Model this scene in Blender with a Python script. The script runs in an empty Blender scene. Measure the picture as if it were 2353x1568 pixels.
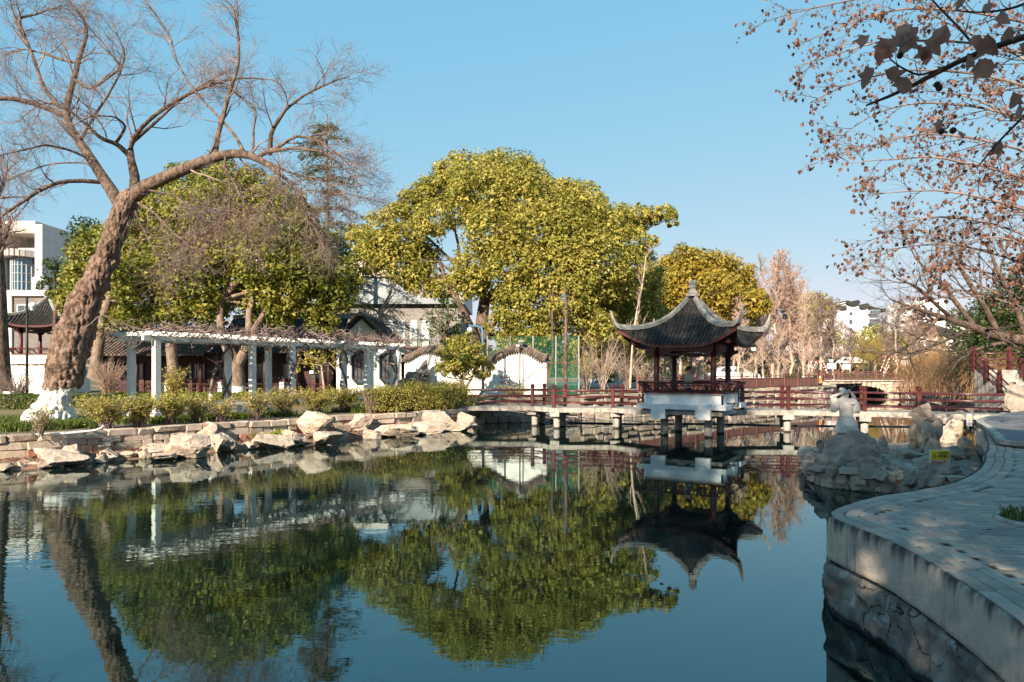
import bpy, bmesh, math, random
import numpy as np
from mathutils import Vector, Matrix, noise, geometry

random.seed(7)
RNG = np.random.default_rng(7)
scene = bpy.context.scene
COL = scene.collection

# ------------------------------------------------------------------ camera
F = 1569.0          # focal length in the pixels of a 2353 px wide picture
HY = 850.0          # row of the horizon in that picture
EYE = 2.6           # eye above the water (water = 0)
cam_d = bpy.data.cameras.new('camera')
cam = bpy.data.objects.new('camera', cam_d)
COL.objects.link(cam)
cam.location = (0, 0, EYE)
cam.rotation_euler = (math.radians(90), 0, 0)
cam_d.sensor_width = 36.0
cam_d.lens = 36.0 * F / 2353.0
cam_d.shift_y = (HY - 784.0) / 2353.0
cam_d.clip_start = 0.1
cam_d.clip_end = 3000
scene.camera = cam

# ------------------------------------------------------------------ sky, sun, exposure
SUN_AZ = math.radians(207)      # clockwise from +Y: behind the camera, to its left
SUN_EL = math.radians(27)
world = bpy.data.worlds.new('World')
scene.world = world
world.use_nodes = True
wn, wl = world.node_tree.nodes, world.node_tree.links
bg = wn['Background']
sky = wn.new('ShaderNodeTexSky')
sky.sky_type = 'NISHITA'
sky.sun_disc = False
sky.sun_elevation = SUN_EL
sky.sun_rotation = SUN_AZ
sky.altitude = 50
sky.air_density = 1.0
sky.dust_density = 0.0
sky.ozone_density = 1.6
# the clear winter sky of the photograph is flatter and more cyan than the model: one tone curve per channel, everywhere alike
sep = wn.new('ShaderNodeSeparateColor')
com = wn.new('ShaderNodeCombineColor')
wl.new(sky.outputs[0], sep.inputs[0])
for i, (g_, a_) in enumerate(((0.68, 0.68), (0.26, 1.53), (0.11, 2.33))):
    pw = wn.new('ShaderNodeMath'); pw.operation = 'POWER'; pw.inputs[1].default_value = g_
    ml = wn.new('ShaderNodeMath'); ml.operation = 'MULTIPLY'; ml.inputs[1].default_value = a_
    wl.new(sep.outputs[i], pw.inputs[0]); wl.new(pw.outputs[0], ml.inputs[0]); wl.new(ml.outputs[0], com.inputs[i])
wl.new(com.outputs[0], bg.inputs[0])
bg.inputs[1].default_value = 0.13

sun_d = bpy.data.lights.new('sun', 'SUN')
sun_d.energy = 5.0
sun_d.angle = math.radians(0.53)
sun_d.color = (1.0, 0.84, 0.66)
sun = bpy.data.objects.new('sun', sun_d)
COL.objects.link(sun)
LDIR = Vector((-math.sin(SUN_AZ) * math.cos(SUN_EL), -math.cos(SUN_AZ) * math.cos(SUN_EL), -math.sin(SUN_EL)))
sun.rotation_euler = LDIR.to_track_quat('-Z', 'Y').to_euler()
sun.location = (-40, -40, 40)

vs = scene.view_settings
vs.view_transform = 'Standard'
vs.look = 'None'
vs.exposure = 1.22
vs.gamma = 1.0
vs.use_curve_mapping = False
cy = scene.cycles
cy.use_denoising = True
cy.max_bounces = 6
cy.diffuse_bounces = 3
cy.glossy_bounces = 3
cy.transmission_bounces = 3
cy.transparent_max_bounces = 6
cy.caustics_reflective = False
cy.caustics_refractive = False
cy.sample_clamp_indirect = 6

# ------------------------------------------------------------------ helpers
def P(px, py, d):
    """point seen at (px, py) of a 2353 px wide picture at depth d"""
    return Vector(((px - 1176.5) / F * d, d, EYE - (py - HY) / F * d))

def tag(o, label=None, cat=None, group=None, kind=None):
    if label: o['label'] = label
    if cat: o['category'] = cat
    if group: o['group'] = group
    if kind: o['kind'] = kind
    elif cat: o['kind'] = 'thing'
    return o

def empty(name, loc, label=None, cat=None, group=None, rz=0.0):
    o = bpy.data.objects.new(name, None)
    o.empty_display_size = 0.2
    o.location = loc
    o.rotation_euler = (0, 0, rz)
    COL.objects.link(o)
    return tag(o, label, cat, group)

def link(name, me, mat=None, parent=None, smooth=False, loc=None, local=False):
    """mesh -> object; world-space vertices stay put under a parent unless local"""
    o = bpy.data.objects.new(name, me)
    COL.objects.link(o)
    if mat is not None and not me.materials:
        me.materials.append(mat)
    if smooth and len(me.polygons):
        me.polygons.foreach_set('use_smooth', np.ones(len(me.polygons), dtype=bool))
    if loc is not None:
        o.location = loc
    if parent is not None:
        o.parent = parent
        if not local:
            o.matrix_parent_inverse = (Matrix.Translation(parent.location) @ parent.rotation_euler.to_matrix().to_4x4()).inverted()
    return o

def npmesh(name, V, Fa):
    me = bpy.data.meshes.new(name)
    V = np.ascontiguousarray(V, dtype=np.float32)
    Fa = np.ascontiguousarray(Fa, dtype=np.int32)
    k = Fa.shape[1]
    me.vertices.add(len(V)); me.vertices.foreach_set('co', V.ravel())
    me.loops.add(Fa.size); me.loops.foreach_set('vertex_index', Fa.ravel())
    me.polygons.add(len(Fa)); me.polygons.foreach_set('loop_start', np.arange(len(Fa), dtype=np.int32) * k)
    me.update(calc_edges=True)
    return me

class MB:
    """collects simple solids into one mesh"""
    def __init__(s): s.v = []; s.f = []
    def add(s, V, Fc):
        n = len(s.v); s.v.extend([tuple(p) for p in V]); s.f.extend([tuple(i + n for i in f) for f in Fc]); return s
    def box(s, c, size, rz=0.0, taper=1.0):
        x, y, z = size[0] / 2, size[1] / 2, size[2] / 2
        ca, sa = math.cos(rz), math.sin(rz)
        V = []
        for dz, t in ((-z, 1.0), (z, taper)):
            for dx, dy in ((-x, -y), (x, -y), (x, y), (-x, y)):
                V.append((c[0] + (dx * ca - dy * sa) * t, c[1] + (dx * sa + dy * ca) * t, c[2] + dz))
        return s.add(V, [(3, 2, 1, 0), (4, 5, 6, 7), (0, 1, 5, 4), (1, 2, 6, 5), (2, 3, 7, 6), (3, 0, 4, 7)])
    def beam(s, a, b, w, h, up=(0, 0, 1)):
        a, b, up = Vector(a), Vector(b), Vector(up)
        t = (b - a).normalized(); sd = t.cross(up)
        if sd.length < 1e-4: sd = t.cross(Vector((1, 0, 0)))
        sd.normalize(); u = sd.cross(t)
        V = []
        for p in (a, b):
            for i, j in ((-1, -1), (1, -1), (1, 1), (-1, 1)):
                V.append(p + sd * (i * w / 2) + u * (j * h / 2))
        return s.add(V, [(0, 1, 2, 3), (7, 6, 5, 4), (4, 5, 1, 0), (5, 6, 2, 1), (6, 7, 3, 2), (7, 4, 0, 3)])
    def tube(s, pts, r, n=8, cap=True):
        pts = [Vector(p) for p in pts]
        rr = r if isinstance(r, (list, tuple)) else [r] * len(pts)
        V = []; Fc = []
        ref = None
        for i, p in enumerate(pts):
            t = (pts[min(i + 1, len(pts) - 1)] - pts[max(i - 1, 0)]).normalized()
            if ref is None:
                ref = Vector((0, 0, 1)) if abs(t.z) < 0.9 else Vector((1, 0, 0))
            a = t.cross(ref).normalized(); b = t.cross(a); ref = a.cross(t)
            for k in range(n):
                an = 2 * math.pi * k / n
                V.append(p + (a * math.cos(an) + b * math.sin(an)) * rr[i])
        for i in range(len(pts) - 1):
            for k in range(n):
                k2 = (k + 1) % n
                Fc.append((i * n + k, i * n + k2, (i + 1) * n + k2, (i + 1) * n + k))
        if cap:
            Fc.append(tuple(range(n - 1, -1, -1))); Fc.append(tuple(range((len(pts) - 1) * n, len(pts) * n)))
        return s.add(V, Fc)
    def lathe(s, c, prof, n=16):
        V = []; Fc = []
        for r, z in prof:
            for k in range(n):
                a = 2 * math.pi * k / n
                V.append((c[0] + r * math.cos(a), c[1] + r * math.sin(a), c[2] + z))
        for i in range(len(prof) - 1):
            for k in range(n):
                k2 = (k + 1) % n
                Fc.append((i * n + k, i * n + k2, (i + 1) * n + k2, (i + 1) * n + k))
        Fc.append(tuple(range(n - 1, -1, -1))); Fc.append(tuple(range((len(prof) - 1) * n, len(prof) * n)))
        return s.add(V, Fc)
    def prism(s, poly, a, b):
        """closed polygon of 3D points 'poly' swept by vectors a..b"""
        a, b = Vector(a), Vector(b); n = len(poly)
        V = [Vector(p) + a for p in poly] + [Vector(p) + b for p in poly]
        Fc = [tuple(range(n)), tuple(range(2 * n - 1, n - 1, -1))]
        Fc += [((i + 1) % n, i, n + i, n + (i + 1) % n) for i in range(n)]
        return s.add(V, Fc)
    def build(s, name, mat, parent=None, smooth=False, fix=True, local=False, loc=None):
        me = bpy.data.meshes.new(name)
        me.from_pydata([tuple(p) for p in s.v], [], s.f)
        if fix:
            bm = bmesh.new(); bm.from_mesh(me); bmesh.ops.recalc_face_normals(bm, faces=bm.faces); bm.to_mesh(me); bm.free()
        me.update()
        return link(name, me, mat, parent, smooth, loc=loc, local=local)

def smooth_by_angle(o, deg=40):
    me = o.data
    me.polygons.foreach_set('use_smooth', np.ones(len(me.polygons), dtype=bool))
    try: me.set_sharp_from_angle(angle=math.radians(deg))
    except Exception: pass
    return o

def copy_tree(o, parent=None):
    c = o.copy(); COL.objects.link(c)
    if parent is not None: c.parent = parent
    for ch in list(o.children): copy_tree(ch, c)
    return c

def fbm(v, o=4, s=1.0):
    return noise.fractal(Vector(v) * s, 1.0, 2.0, o)

# ------------------------------------------------------------------ materials
def _new(name):
    m = bpy.data.materials.new(name); m.use_nodes = True
    nt = m.node_tree; return m, nt.nodes, nt.links, nt.nodes['Principled BSDF']

def rgba(c): return (c[0], c[1], c[2], 1)

def MT(name, col, rough=0.8, col2=None, ns=4.0, cr=(0.35, 0.65), bump=0.0, bs=30.0, bdist=0.02, spec=0.3, rnd=0.0,
       isl=0.0, wet=None, white=None, stretch=None, obj=False, col3=None, ns3=1.0, cr3=(0.5, 0.7), bdet=6):
    """plain procedural surface: two or three noise-mixed colours, bump, per-object or per-island variation;
    wet=(z, colour): dark stain line at the water; white=(z): lime wash up to a height"""
    m, N, L, b = _new(name)
    geo = N.new('ShaderNodeNewGeometry')
    if obj:
        tc = N.new('ShaderNodeTexCoord'); vec = tc.outputs['Object']
    else:
        vec = geo.outputs['Position']
    if stretch:
        mp = N.new('ShaderNodeMapping'); mp.inputs['Scale'].default_value = stretch
        L.new(vec, mp.inputs[0]); vec = mp.outputs[0]
    def nz(sc, det=5, rg=0.6):
        n = N.new('ShaderNodeTexNoise'); n.inputs['Scale'].default_value = sc
        n.inputs['Detail'].default_value = det; n.inputs['Roughness'].default_value = rg
        L.new(vec, n.inputs['Vector']); return n.outputs[0]
    def ramp(f, c):
        r = N.new('ShaderNodeMapRange'); r.interpolation_type = 'SMOOTHSTEP'
        r.inputs[1].default_value = c[0]; r.inputs[2].default_value = c[1]
        L.new(f, r.inputs[0]); return r.outputs[0]
    def mix(f, a, c2):
        x = N.new('ShaderNodeMix'); x.data_type = 'RGBA'
        if hasattr(f, 'links'): L.new(f, x.inputs[0])
        else: x.inputs[0].default_value = f
        for s, i in ((a, 6), (c2, 7)):
            if hasattr(s, 'links'): L.new(s, x.inputs[i])
            else: x.inputs[i].default_value = rgba(s)
        return x.outputs[2]
    out = col
    if col2 is not None: out = mix(ramp(nz(ns), cr), out, col2)
    if col3 is not None: out = mix(ramp(nz(ns3), cr3), out, col3)
    def vary(src, sock, amt):
        h = N.new('ShaderNodeHueSaturation')
        r = N.new('ShaderNodeMapRange'); r.inputs[3].default_value = 1 - amt; r.inputs[4].default_value = 1 + amt
        L.new(sock, r.inputs[0]); L.new(r.outputs[0], h.inputs['Value'])
        r2 = N.new('ShaderNodeMapRange'); r2.inputs[3].default_value = 0.5 - amt * 0.045; r2.inputs[4].default_value = 0.5 + amt * 0.045
        mm = N.new('ShaderNodeMath'); mm.operation = 'FRACT'; m2 = N.new('ShaderNodeMath'); m2.operation = 'MULTIPLY'; m2.inputs[1].default_value = 7.31
        L.new(sock, m2.inputs[0]); L.new(m2.outputs[0], mm.inputs[0]); L.new(mm.outputs[0], r2.inputs[0]); L.new(r2.outputs[0], h.inputs['Hue'])
        if hasattr(src, 'links'): L.new(src, h.inputs['Color'])
        else: h.inputs['Color'].default_value = rgba(src)
        return h.outputs[0]
    if rnd:
        oi = N.new('ShaderNodeObjectInfo'); out = vary(out, oi.outputs['Random'], rnd)
    if isl:
        out = vary(out, geo.outputs['Random Per Island'], isl)
    if wet or white:
        sx = N.new('ShaderNodeSeparateXYZ'); L.new(geo.outputs['Position'], sx.inputs[0])
        n2 = N.new('ShaderNodeTexNoise'); n2.inputs['Scale'].default_value = 9.0; n2.inputs['Detail'].default_value = 4
        L.new(geo.outputs['Position'], n2.inputs['Vector'])
        amp = N.new('ShaderNodeMath'); amp.operation = 'MULTIPLY_ADD'; amp.inputs[1].default_value = 0.10 if wet else 0.45
        L.new(n2.outputs[0], amp.inputs[0]); L.new(sx.outputs[2], amp.inputs[2])
        z0 = (wet or white)[0]
        e = N.new('ShaderNodeMapRange'); e.inputs[1].default_value = z0 + (0.05 if wet else 0.2); e.inputs[2].default_value = z0 + (0.085 if wet else 0.27)
        e.inputs[3].default_value = 1; e.inputs[4].default_value = 0
        L.new(amp.outputs[0], e.inputs[0])
        f = e.outputs[0]
        if white:
            n3 = ramp(nz(14.0, 6), (0.66, 0.72)); mm = N.new('ShaderNodeMath'); mm.operation = 'SUBTRACT'; mm.use_clamp = True
            L.new(f, mm.inputs[0]); L.new(n3, mm.inputs[1]); f = mm.outputs[0]
        out = mix(f, out, (wet or white)[1])
    if hasattr(out, 'links'): L.new(out, b.inputs['Base Color'])
    else: b.inputs['Base Color'].default_value = rgba(out)
    b.inputs['Roughness'].default_value = rough
    b.inputs['Specular IOR Level'].default_value = spec
    if bump:
        bp = N.new('ShaderNodeBump'); bp.inputs['Strength'].default_value = bump; bp.inputs['Distance'].default_value = bdist
        L.new(nz(bs, bdet, 0.65), bp.inputs['Height']); L.new(bp.outputs[0], b.inputs['Normal'])
    return m

def LEAF(name, cols, trans=0.35, rough=0.5, big=0.35, bsc=0.35):
    """foliage: colours drawn per leaf, a slow noise over the crown, light through the leaf"""
    m, N, L, b = _new(name)
    geo = N.new('ShaderNodeNewGeometry')
    r = N.new('ShaderNodeValToRGB'); r.color_ramp.interpolation = 'LINEAR'
    el = r.color_ramp.elements
    for i, c in enumerate(cols):
        p = i / (len(cols) - 1)
        e = el[i] if i < 2 else el.new(p)
        e.position = p; e.color = rgba(c)
    for i, c in enumerate(cols):
        el[i].position = i / (len(cols) - 1); el[i].color = rgba(c)
    n = N.new('ShaderNodeTexNoise'); n.inputs['Scale'].default_value = bsc; n.inputs['Detail'].default_value = 3
    L.new(geo.outputs['Position'], n.inputs['Vector'])
    a = N.new('ShaderNodeMath'); a.operation = 'MULTIPLY_ADD'; a.inputs[1].default_value = 1 - big
    L.new(geo.outputs['Random Per Island'], a.inputs[0])
    c2 = N.new('ShaderNodeMath'); c2.operation = 'MULTIPLY_ADD'; c2.inputs[1].default_value = big * 2.4; c2.inputs[2].default_value = -big * 0.7
    L.new(n.outputs[0], c2.inputs[0]); L.new(c2.outputs[0], a.inputs[2])
    L.new(a.outputs[0], r.inputs[0])
    L.new(r.outputs[0], b.inputs['Base Color'])
    b.inputs['Roughness'].default_value = rough
    b.inputs['Specular IOR Level'].default_value = 0.35
    t = N.new('ShaderNodeBsdfTranslucent'); L.new(r.outputs[0], t.inputs[0])
    mx = N.new('ShaderNodeMixShader'); mx.inputs[0].default_value = trans
    L.new(b.outputs[0], mx.inputs[1]); L.new(t.outputs[0], mx.inputs[2])
    L.new(mx.outputs[0], N['Material Output'].inputs[0])
    return m

LIME = (0.80, 0.78, 0.74)
m_twig = MT('twig_bark', (0.15, 0.10, 0.085), 0.85, (0.29, 0.215, 0.19), 2.0, isl=0.3)
m_twig_dark = MT('dark_twig_bark', (0.085, 0.062, 0.05), 0.85, (0.15, 0.11, 0.09), 3.0, isl=0.25)
m_twig_pale = MT('pale_twig_bark', (0.42, 0.30, 0.23), 0.85, (0.55, 0.42, 0.34), 2.0, isl=0.25)
m_twig_pink = MT('pinkish_twig_bark', (0.33, 0.21, 0.155), 0.85, (0.46, 0.32, 0.245), 1.0, isl=0.3)
m_bark = MT('furrowed_bark', (0.065, 0.043, 0.032), 0.9, (0.20, 0.14, 0.105), 9.0, bump=1.0, bs=16, bdist=0.06, stretch=(1, 1, 0.35), isl=0.1)
m_burl = MT('burly_bark', (0.075, 0.048, 0.036), 0.92, (0.33, 0.225, 0.17), 8.0, (0.32, 0.68), bump=1.0, bs=18, bdist=0.09, stretch=(1, 1, 0.6), white=(1.93, LIME))
m_bark_lime = MT('bark_with_lime_wash', (0.14, 0.10, 0.075), 0.9, (0.27, 0.20, 0.15), 8.0, bump=0.8, bs=18, bdist=0.04, stretch=(1, 1, 0.4), white=(1.65, LIME))
m_bark_far = MT('plane_bark_with_lime_wash', (0.33, 0.24, 0.18), 0.9, (0.55, 0.43, 0.34), 2.0, bump=0.5, bs=6, bdist=0.05, white=(2.05, LIME))
m_plaster = MT('white_plaster', (0.80, 0.78, 0.74), 0.9, (0.70, 0.68, 0.63), 1.3, (0.45, 0.8), bump=0.15, bs=12, bdist=0.01, col3=(0.60, 0.57, 0.50), ns3=0.9, cr3=(0.66, 0.85))
m_white = MT('white_paint', (0.82, 0.82, 0.80), 0.7, (0.66, 0.66, 0.63), 5.0, (0.5, 0.8), bump=0.15, bs=40, bdist=0.005, col3=(0.45, 0.43, 0.38), ns3=7.0, cr3=(0.64, 0.8))
m_pergola = MT('weathered_white_concrete', (0.78, 0.76, 0.72), 0.85, (0.62, 0.60, 0.55), 4.0, (0.45, 0.75), bump=0.3, bs=35, bdist=0.008, col3=(0.34, 0.31, 0.27), ns3=5.5, cr3=(0.62, 0.78), rnd=0.06)
m_red = MT('dark_red_paint', (0.085, 0.017, 0.018), 0.42, (0.060, 0.012, 0.014), 6.0, bump=0.08, bs=40, bdist=0.004, spec=0.4)
m_rail = MT('maroon_enamel', (0.095, 0.022, 0.022), 0.28, (0.07, 0.018, 0.018), 8.0, bump=0.05, bs=50, bdist=0.003, spec=0.5, rnd=0.08)
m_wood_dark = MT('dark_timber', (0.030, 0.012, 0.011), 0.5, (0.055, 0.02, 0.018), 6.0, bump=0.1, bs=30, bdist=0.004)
m_fence = MT('brown_fence_paint', (0.135, 0.058, 0.050), 0.6, (0.18, 0.085, 0.07), 3.0, rnd=0.08)
m_tile = MT('grey_clay_tile', (0.024, 0.023, 0.022), 0.85, (0.062, 0.058, 0.052), 6.0, (0.4, 0.7), bump=0.4, bs=40, bdist=0.01, rnd=0.22, col3=(0.10, 0.088, 0.072), ns3=2.2, cr3=(0.62, 0.78))
m_tile_brown = MT('brown_tile', (0.10, 0.075, 0.06), 0.9, (0.20, 0.15, 0.12), 3.0, bump=0.4, bs=40, bdist=0.01, rnd=0.25)  # plain brown tile; on the low left roof it holds warm light
m_ridge = MT('ridge_mortar', (0.33, 0.31, 0.28), 0.9, (0.16, 0.155, 0.145), 5.0, (0.42, 0.66), bump=0.5, bs=28, bdist=0.012)
m_concrete = MT('weathered_concrete', (0.40, 0.37, 0.33), 0.9, (0.24, 0.215, 0.185), 5.0, (0.42, 0.68), bump=0.4, bs=30, bdist=0.01, col3=(0.15, 0.14, 0.125), ns3=3.1, cr3=(0.58, 0.72), stretch=(1, 1, 0.5), wet=(0.05, (0.05, 0.045, 0.035)))
m_rawconc = MT('raw_concrete', (0.30, 0.25, 0.20), 0.95, (0.19, 0.16, 0.13), 4.0, bump=0.3, bs=25, bdist=0.01)
m_rock = MT('pale_limestone', (0.42, 0.335, 0.26), 0.9, (0.53, 0.44, 0.355), 3.5, bump=1.0, bs=11, bdist=0.07, col3=(0.25, 0.195, 0.145), ns3=3.3, cr3=(0.52, 0.70), wet=(0.0, (0.075, 0.058, 0.04)), rnd=0.10)
m_rock_grey = MT('grey_limestone', (0.30, 0.25, 0.20), 0.9, (0.40, 0.345, 0.285), 4.0, bump=0.9, bs=14, bdist=0.05, col3=(0.16, 0.135, 0.11), ns3=3.0, cr3=(0.52, 0.72), wet=(0.0, (0.055, 0.045, 0.035)), rnd=0.2)
m_statue_rock = MT('rough_granite', (0.27, 0.205, 0.165), 0.9, (0.36, 0.29, 0.24), 5.0, bump=0.7, bs=40, bdist=0.015, col3=(0.24, 0.19, 0.155), ns3=2.0)
m_statue = MT('pale_granite', (0.60, 0.565, 0.52), 0.75, (0.50, 0.47, 0.43), 60.0, bump=0.12, bs=120, bdist=0.003, col3=(0.40, 0.375, 0.345), ns3=5.0, cr3=(0.55, 0.8))
m_sand = MT('sandstone_block', (0.41, 0.315, 0.235), 0.92, (0.52, 0.43, 0.34), 4.0, bump=0.7, bs=25, bdist=0.015, col3=(0.27, 0.20, 0.15), ns3=3.4, cr3=(0.55, 0.75), rnd=0.28, wet=(0.0, (0.09, 0.07, 0.05)))
m_redsand = MT('red_sandstone_block', (0.36, 0.165, 0.115), 0.92, (0.44, 0.24, 0.17), 4.0, bump=0.7, bs=25, bdist=0.015, rnd=0.2, wet=(0.0, (0.09, 0.06, 0.045)))
m_rubble = MT('rubble_stone', (0.44, 0.36, 0.285), 0.92, (0.33, 0.265, 0.21), 2.0, bump=0.8, bs=9, bdist=0.05, rnd=0.25, wet=(0.0, (0.08, 0.06, 0.045)))
m_mortar = MT('old_mortar', (0.29, 0.235, 0.18), 0.95, (0.19, 0.15, 0.115), 5.0, bump=0.6, bs=22, bdist=0.02, wet=(0.0, (0.06, 0.048, 0.036)))
m_paver = MT('grey_paver', (0.29, 0.25, 0.205), 0.85, (0.35, 0.285, 0.23), 3.0, bump=0.35, bs=90, bdist=0.004, rnd=0.16, isl=0.16, col3=(0.18, 0.175, 0.16), ns3=1.1, cr3=(0.5, 0.7))
m_joint = MT('paver_joint_dirt', (0.045, 0.04, 0.032), 0.95, (0.07, 0.06, 0.045), 8.0)
m_soil = MT('leaf_littered_soil', (0.17, 0.11, 0.08), 0.95, (0.27, 0.16, 0.11), 9.0, bump=0.8, bs=30, bdist=0.03, col3=(0.11, 0.09, 0.05), ns3=3.0)
m_lawn = MT('park_ground', (0.085, 0.095, 0.035), 0.95, (0.14, 0.115, 0.065), 0.8, bump=0.5, bs=18, bdist=0.03, col3=(0.19, 0.16, 0.12), ns3=0.12, cr3=(0.52, 0.6))
m_brick = None
# ------------------------------------------------------------------ ground with the pond cut out
LEFT_WALL = [(-2.0, 31.6), (-2.4, 30.9), (-4.4, 28.0), (-6.6, 26.0), (-8.3, 23.7), (-10.0, 21.9), (-11.5, 20.3), (-12.6, 18.9), (-14.0, 17.8), (-20, 15.0), (-45, 13.0)]
PATH_EDGE = [(-45, 9.0), (-20, 6.0), (-11, 1.5), (-6, -1.2), (-1.2, -0.6), (0.6, 0.9), (2.0, 2.2), (2.8, 3.2), (3.19, 4.25), (3.42, 5.34), (3.53, 6.39), (3.47, 7.1), (3.50, 7.55), (3.82, 7.98), (4.55, 8.6), (5.4, 9.1), (6.2, 9.65), (7.25, 10.7), (8.3, 12.0), (9.0, 13.0), (9.9, 14.2), (12.1, 17.5), (13.5, 19.8), (16.4, 22.9), (18.6, 25.0)]
RIGHT_BANK = [(20.2, 27.5), (23.0, 33.0), (28.8, 43.5), (33.0, 53.0), (36.4, 64.0), (36.6, 75.0), (42, 95)]
FAR_BANK = [(34, 95), (30.0, 75.0), (30.0, 64.0), (27.6, 58.5), (24.4, 53.7), (19.0, 49.2), (14.0, 44.8), (8.6, 39.5), (4.0, 35.6), (1.2, 34.1), (-0.6, 33.6)]

def smooth_line(pts, n):
    """Catmull-Rom through pts, n samples per span"""
    out = []
    m = len(pts)
    for i in range(m - 1):
        p0, p1, p2, p3 = [Vector(pts[max(0, min(m - 1, i + k))]).to_3d() if len(pts[0]) == 2 else Vector(pts[max(0, min(m - 1, i + k))]) for k in (-1, 0, 1, 2)]
        for j in range(n):
            t = j / n
            out.append(0.5 * ((2 * p1) + (p2 - p0) * t + (2 * p0 - 5 * p1 + 4 * p2 - p3) * t * t + (3 * p1 - p0 - 3 * p2 + p3) * t ** 3))
    out.append(Vector(pts[-1]).to_3d() if len(pts[0]) == 2 else Vector(pts[-1]))
    return out

PE = smooth_line(PATH_EDGE, 6)
pond = [Vector((p.x, p.y, 0.97)) for p in PE]
pond += [Vector((x, y, 1.0)) for x, y in RIGHT_BANK]
pond += [Vector((x, y, 1.32)) for x, y in FAR_BANK]
pond += [Vector((x, y, 0.82)) for x, y in LEFT_WALL]
outer = [Vector((-700, -300, 1.0)), Vector((700, -300, 1.0)), Vector((700, 1400, 1.0)), Vector((-700, 1400, 1.0))]
# a ring of extra points keeps the land level near the shore
ring = [Vector((-45, -12, 0.97)), Vector((45, -12, 0.97)), Vector((52, 30, 1.0)), Vector((60, 110, 1.3)), Vector((10, 110, 1.3)), Vector((-20, 70, 0.95)), Vector((-60, 50, 0.9))]
tris = []
vs_all = []
def fill(loops):
    base = len(vs_all)
    for lp in loops: vs_all.extend(lp)
    for t in geometry.tessellate_polygon([[Vector((p.x, p.y, 0)) for p in lp] for lp in loops]):
        tris.append(tuple(base + i for i in t))
ring_c = ring
fill([outer, ring_c])
fill([ring_c, pond])
TRI = [(vs_all[a], vs_all[b], vs_all[c]) for a, b, c in tris]
me = bpy.data.meshes.new('ground')
me.from_pydata([tuple(v) for v in vs_all], [], tris)
bm = bmesh.new(); bm.from_mesh(me); bmesh.ops.remove_doubles(bm, verts=bm.verts, dist=0.001)
for f in bm.faces:
    if f.normal.z < 0: f.normal_flip()
bm.to_mesh(me); bm.free(); me.update()
tag(link('ground', me, m_lawn), 'park ground of grass and bare soil round the pond', kind='structure')

def gz(x, y):
    p = Vector((x, y, 0))
    for a, b, c in TRI:
        d = (b.y - c.y) * (a.x - c.x) + (c.x - b.x) * (a.y - c.y)
        if abs(d) < 1e-9: continue
        l1 = ((b.y - c.y) * (x - c.x) + (c.x - b.x) * (y - c.y)) / d
        l2 = ((c.y - a.y) * (x - c.x) + (a.x - c.x) * (y - c.y)) / d
        l3 = 1 - l1 - l2
        if l1 >= -1e-6 and l2 >= -1e-6 and l3 >= -1e-6:
            return l1 * a.z + l2 * b.z + l3 * c.z
    return 0.9

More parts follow.
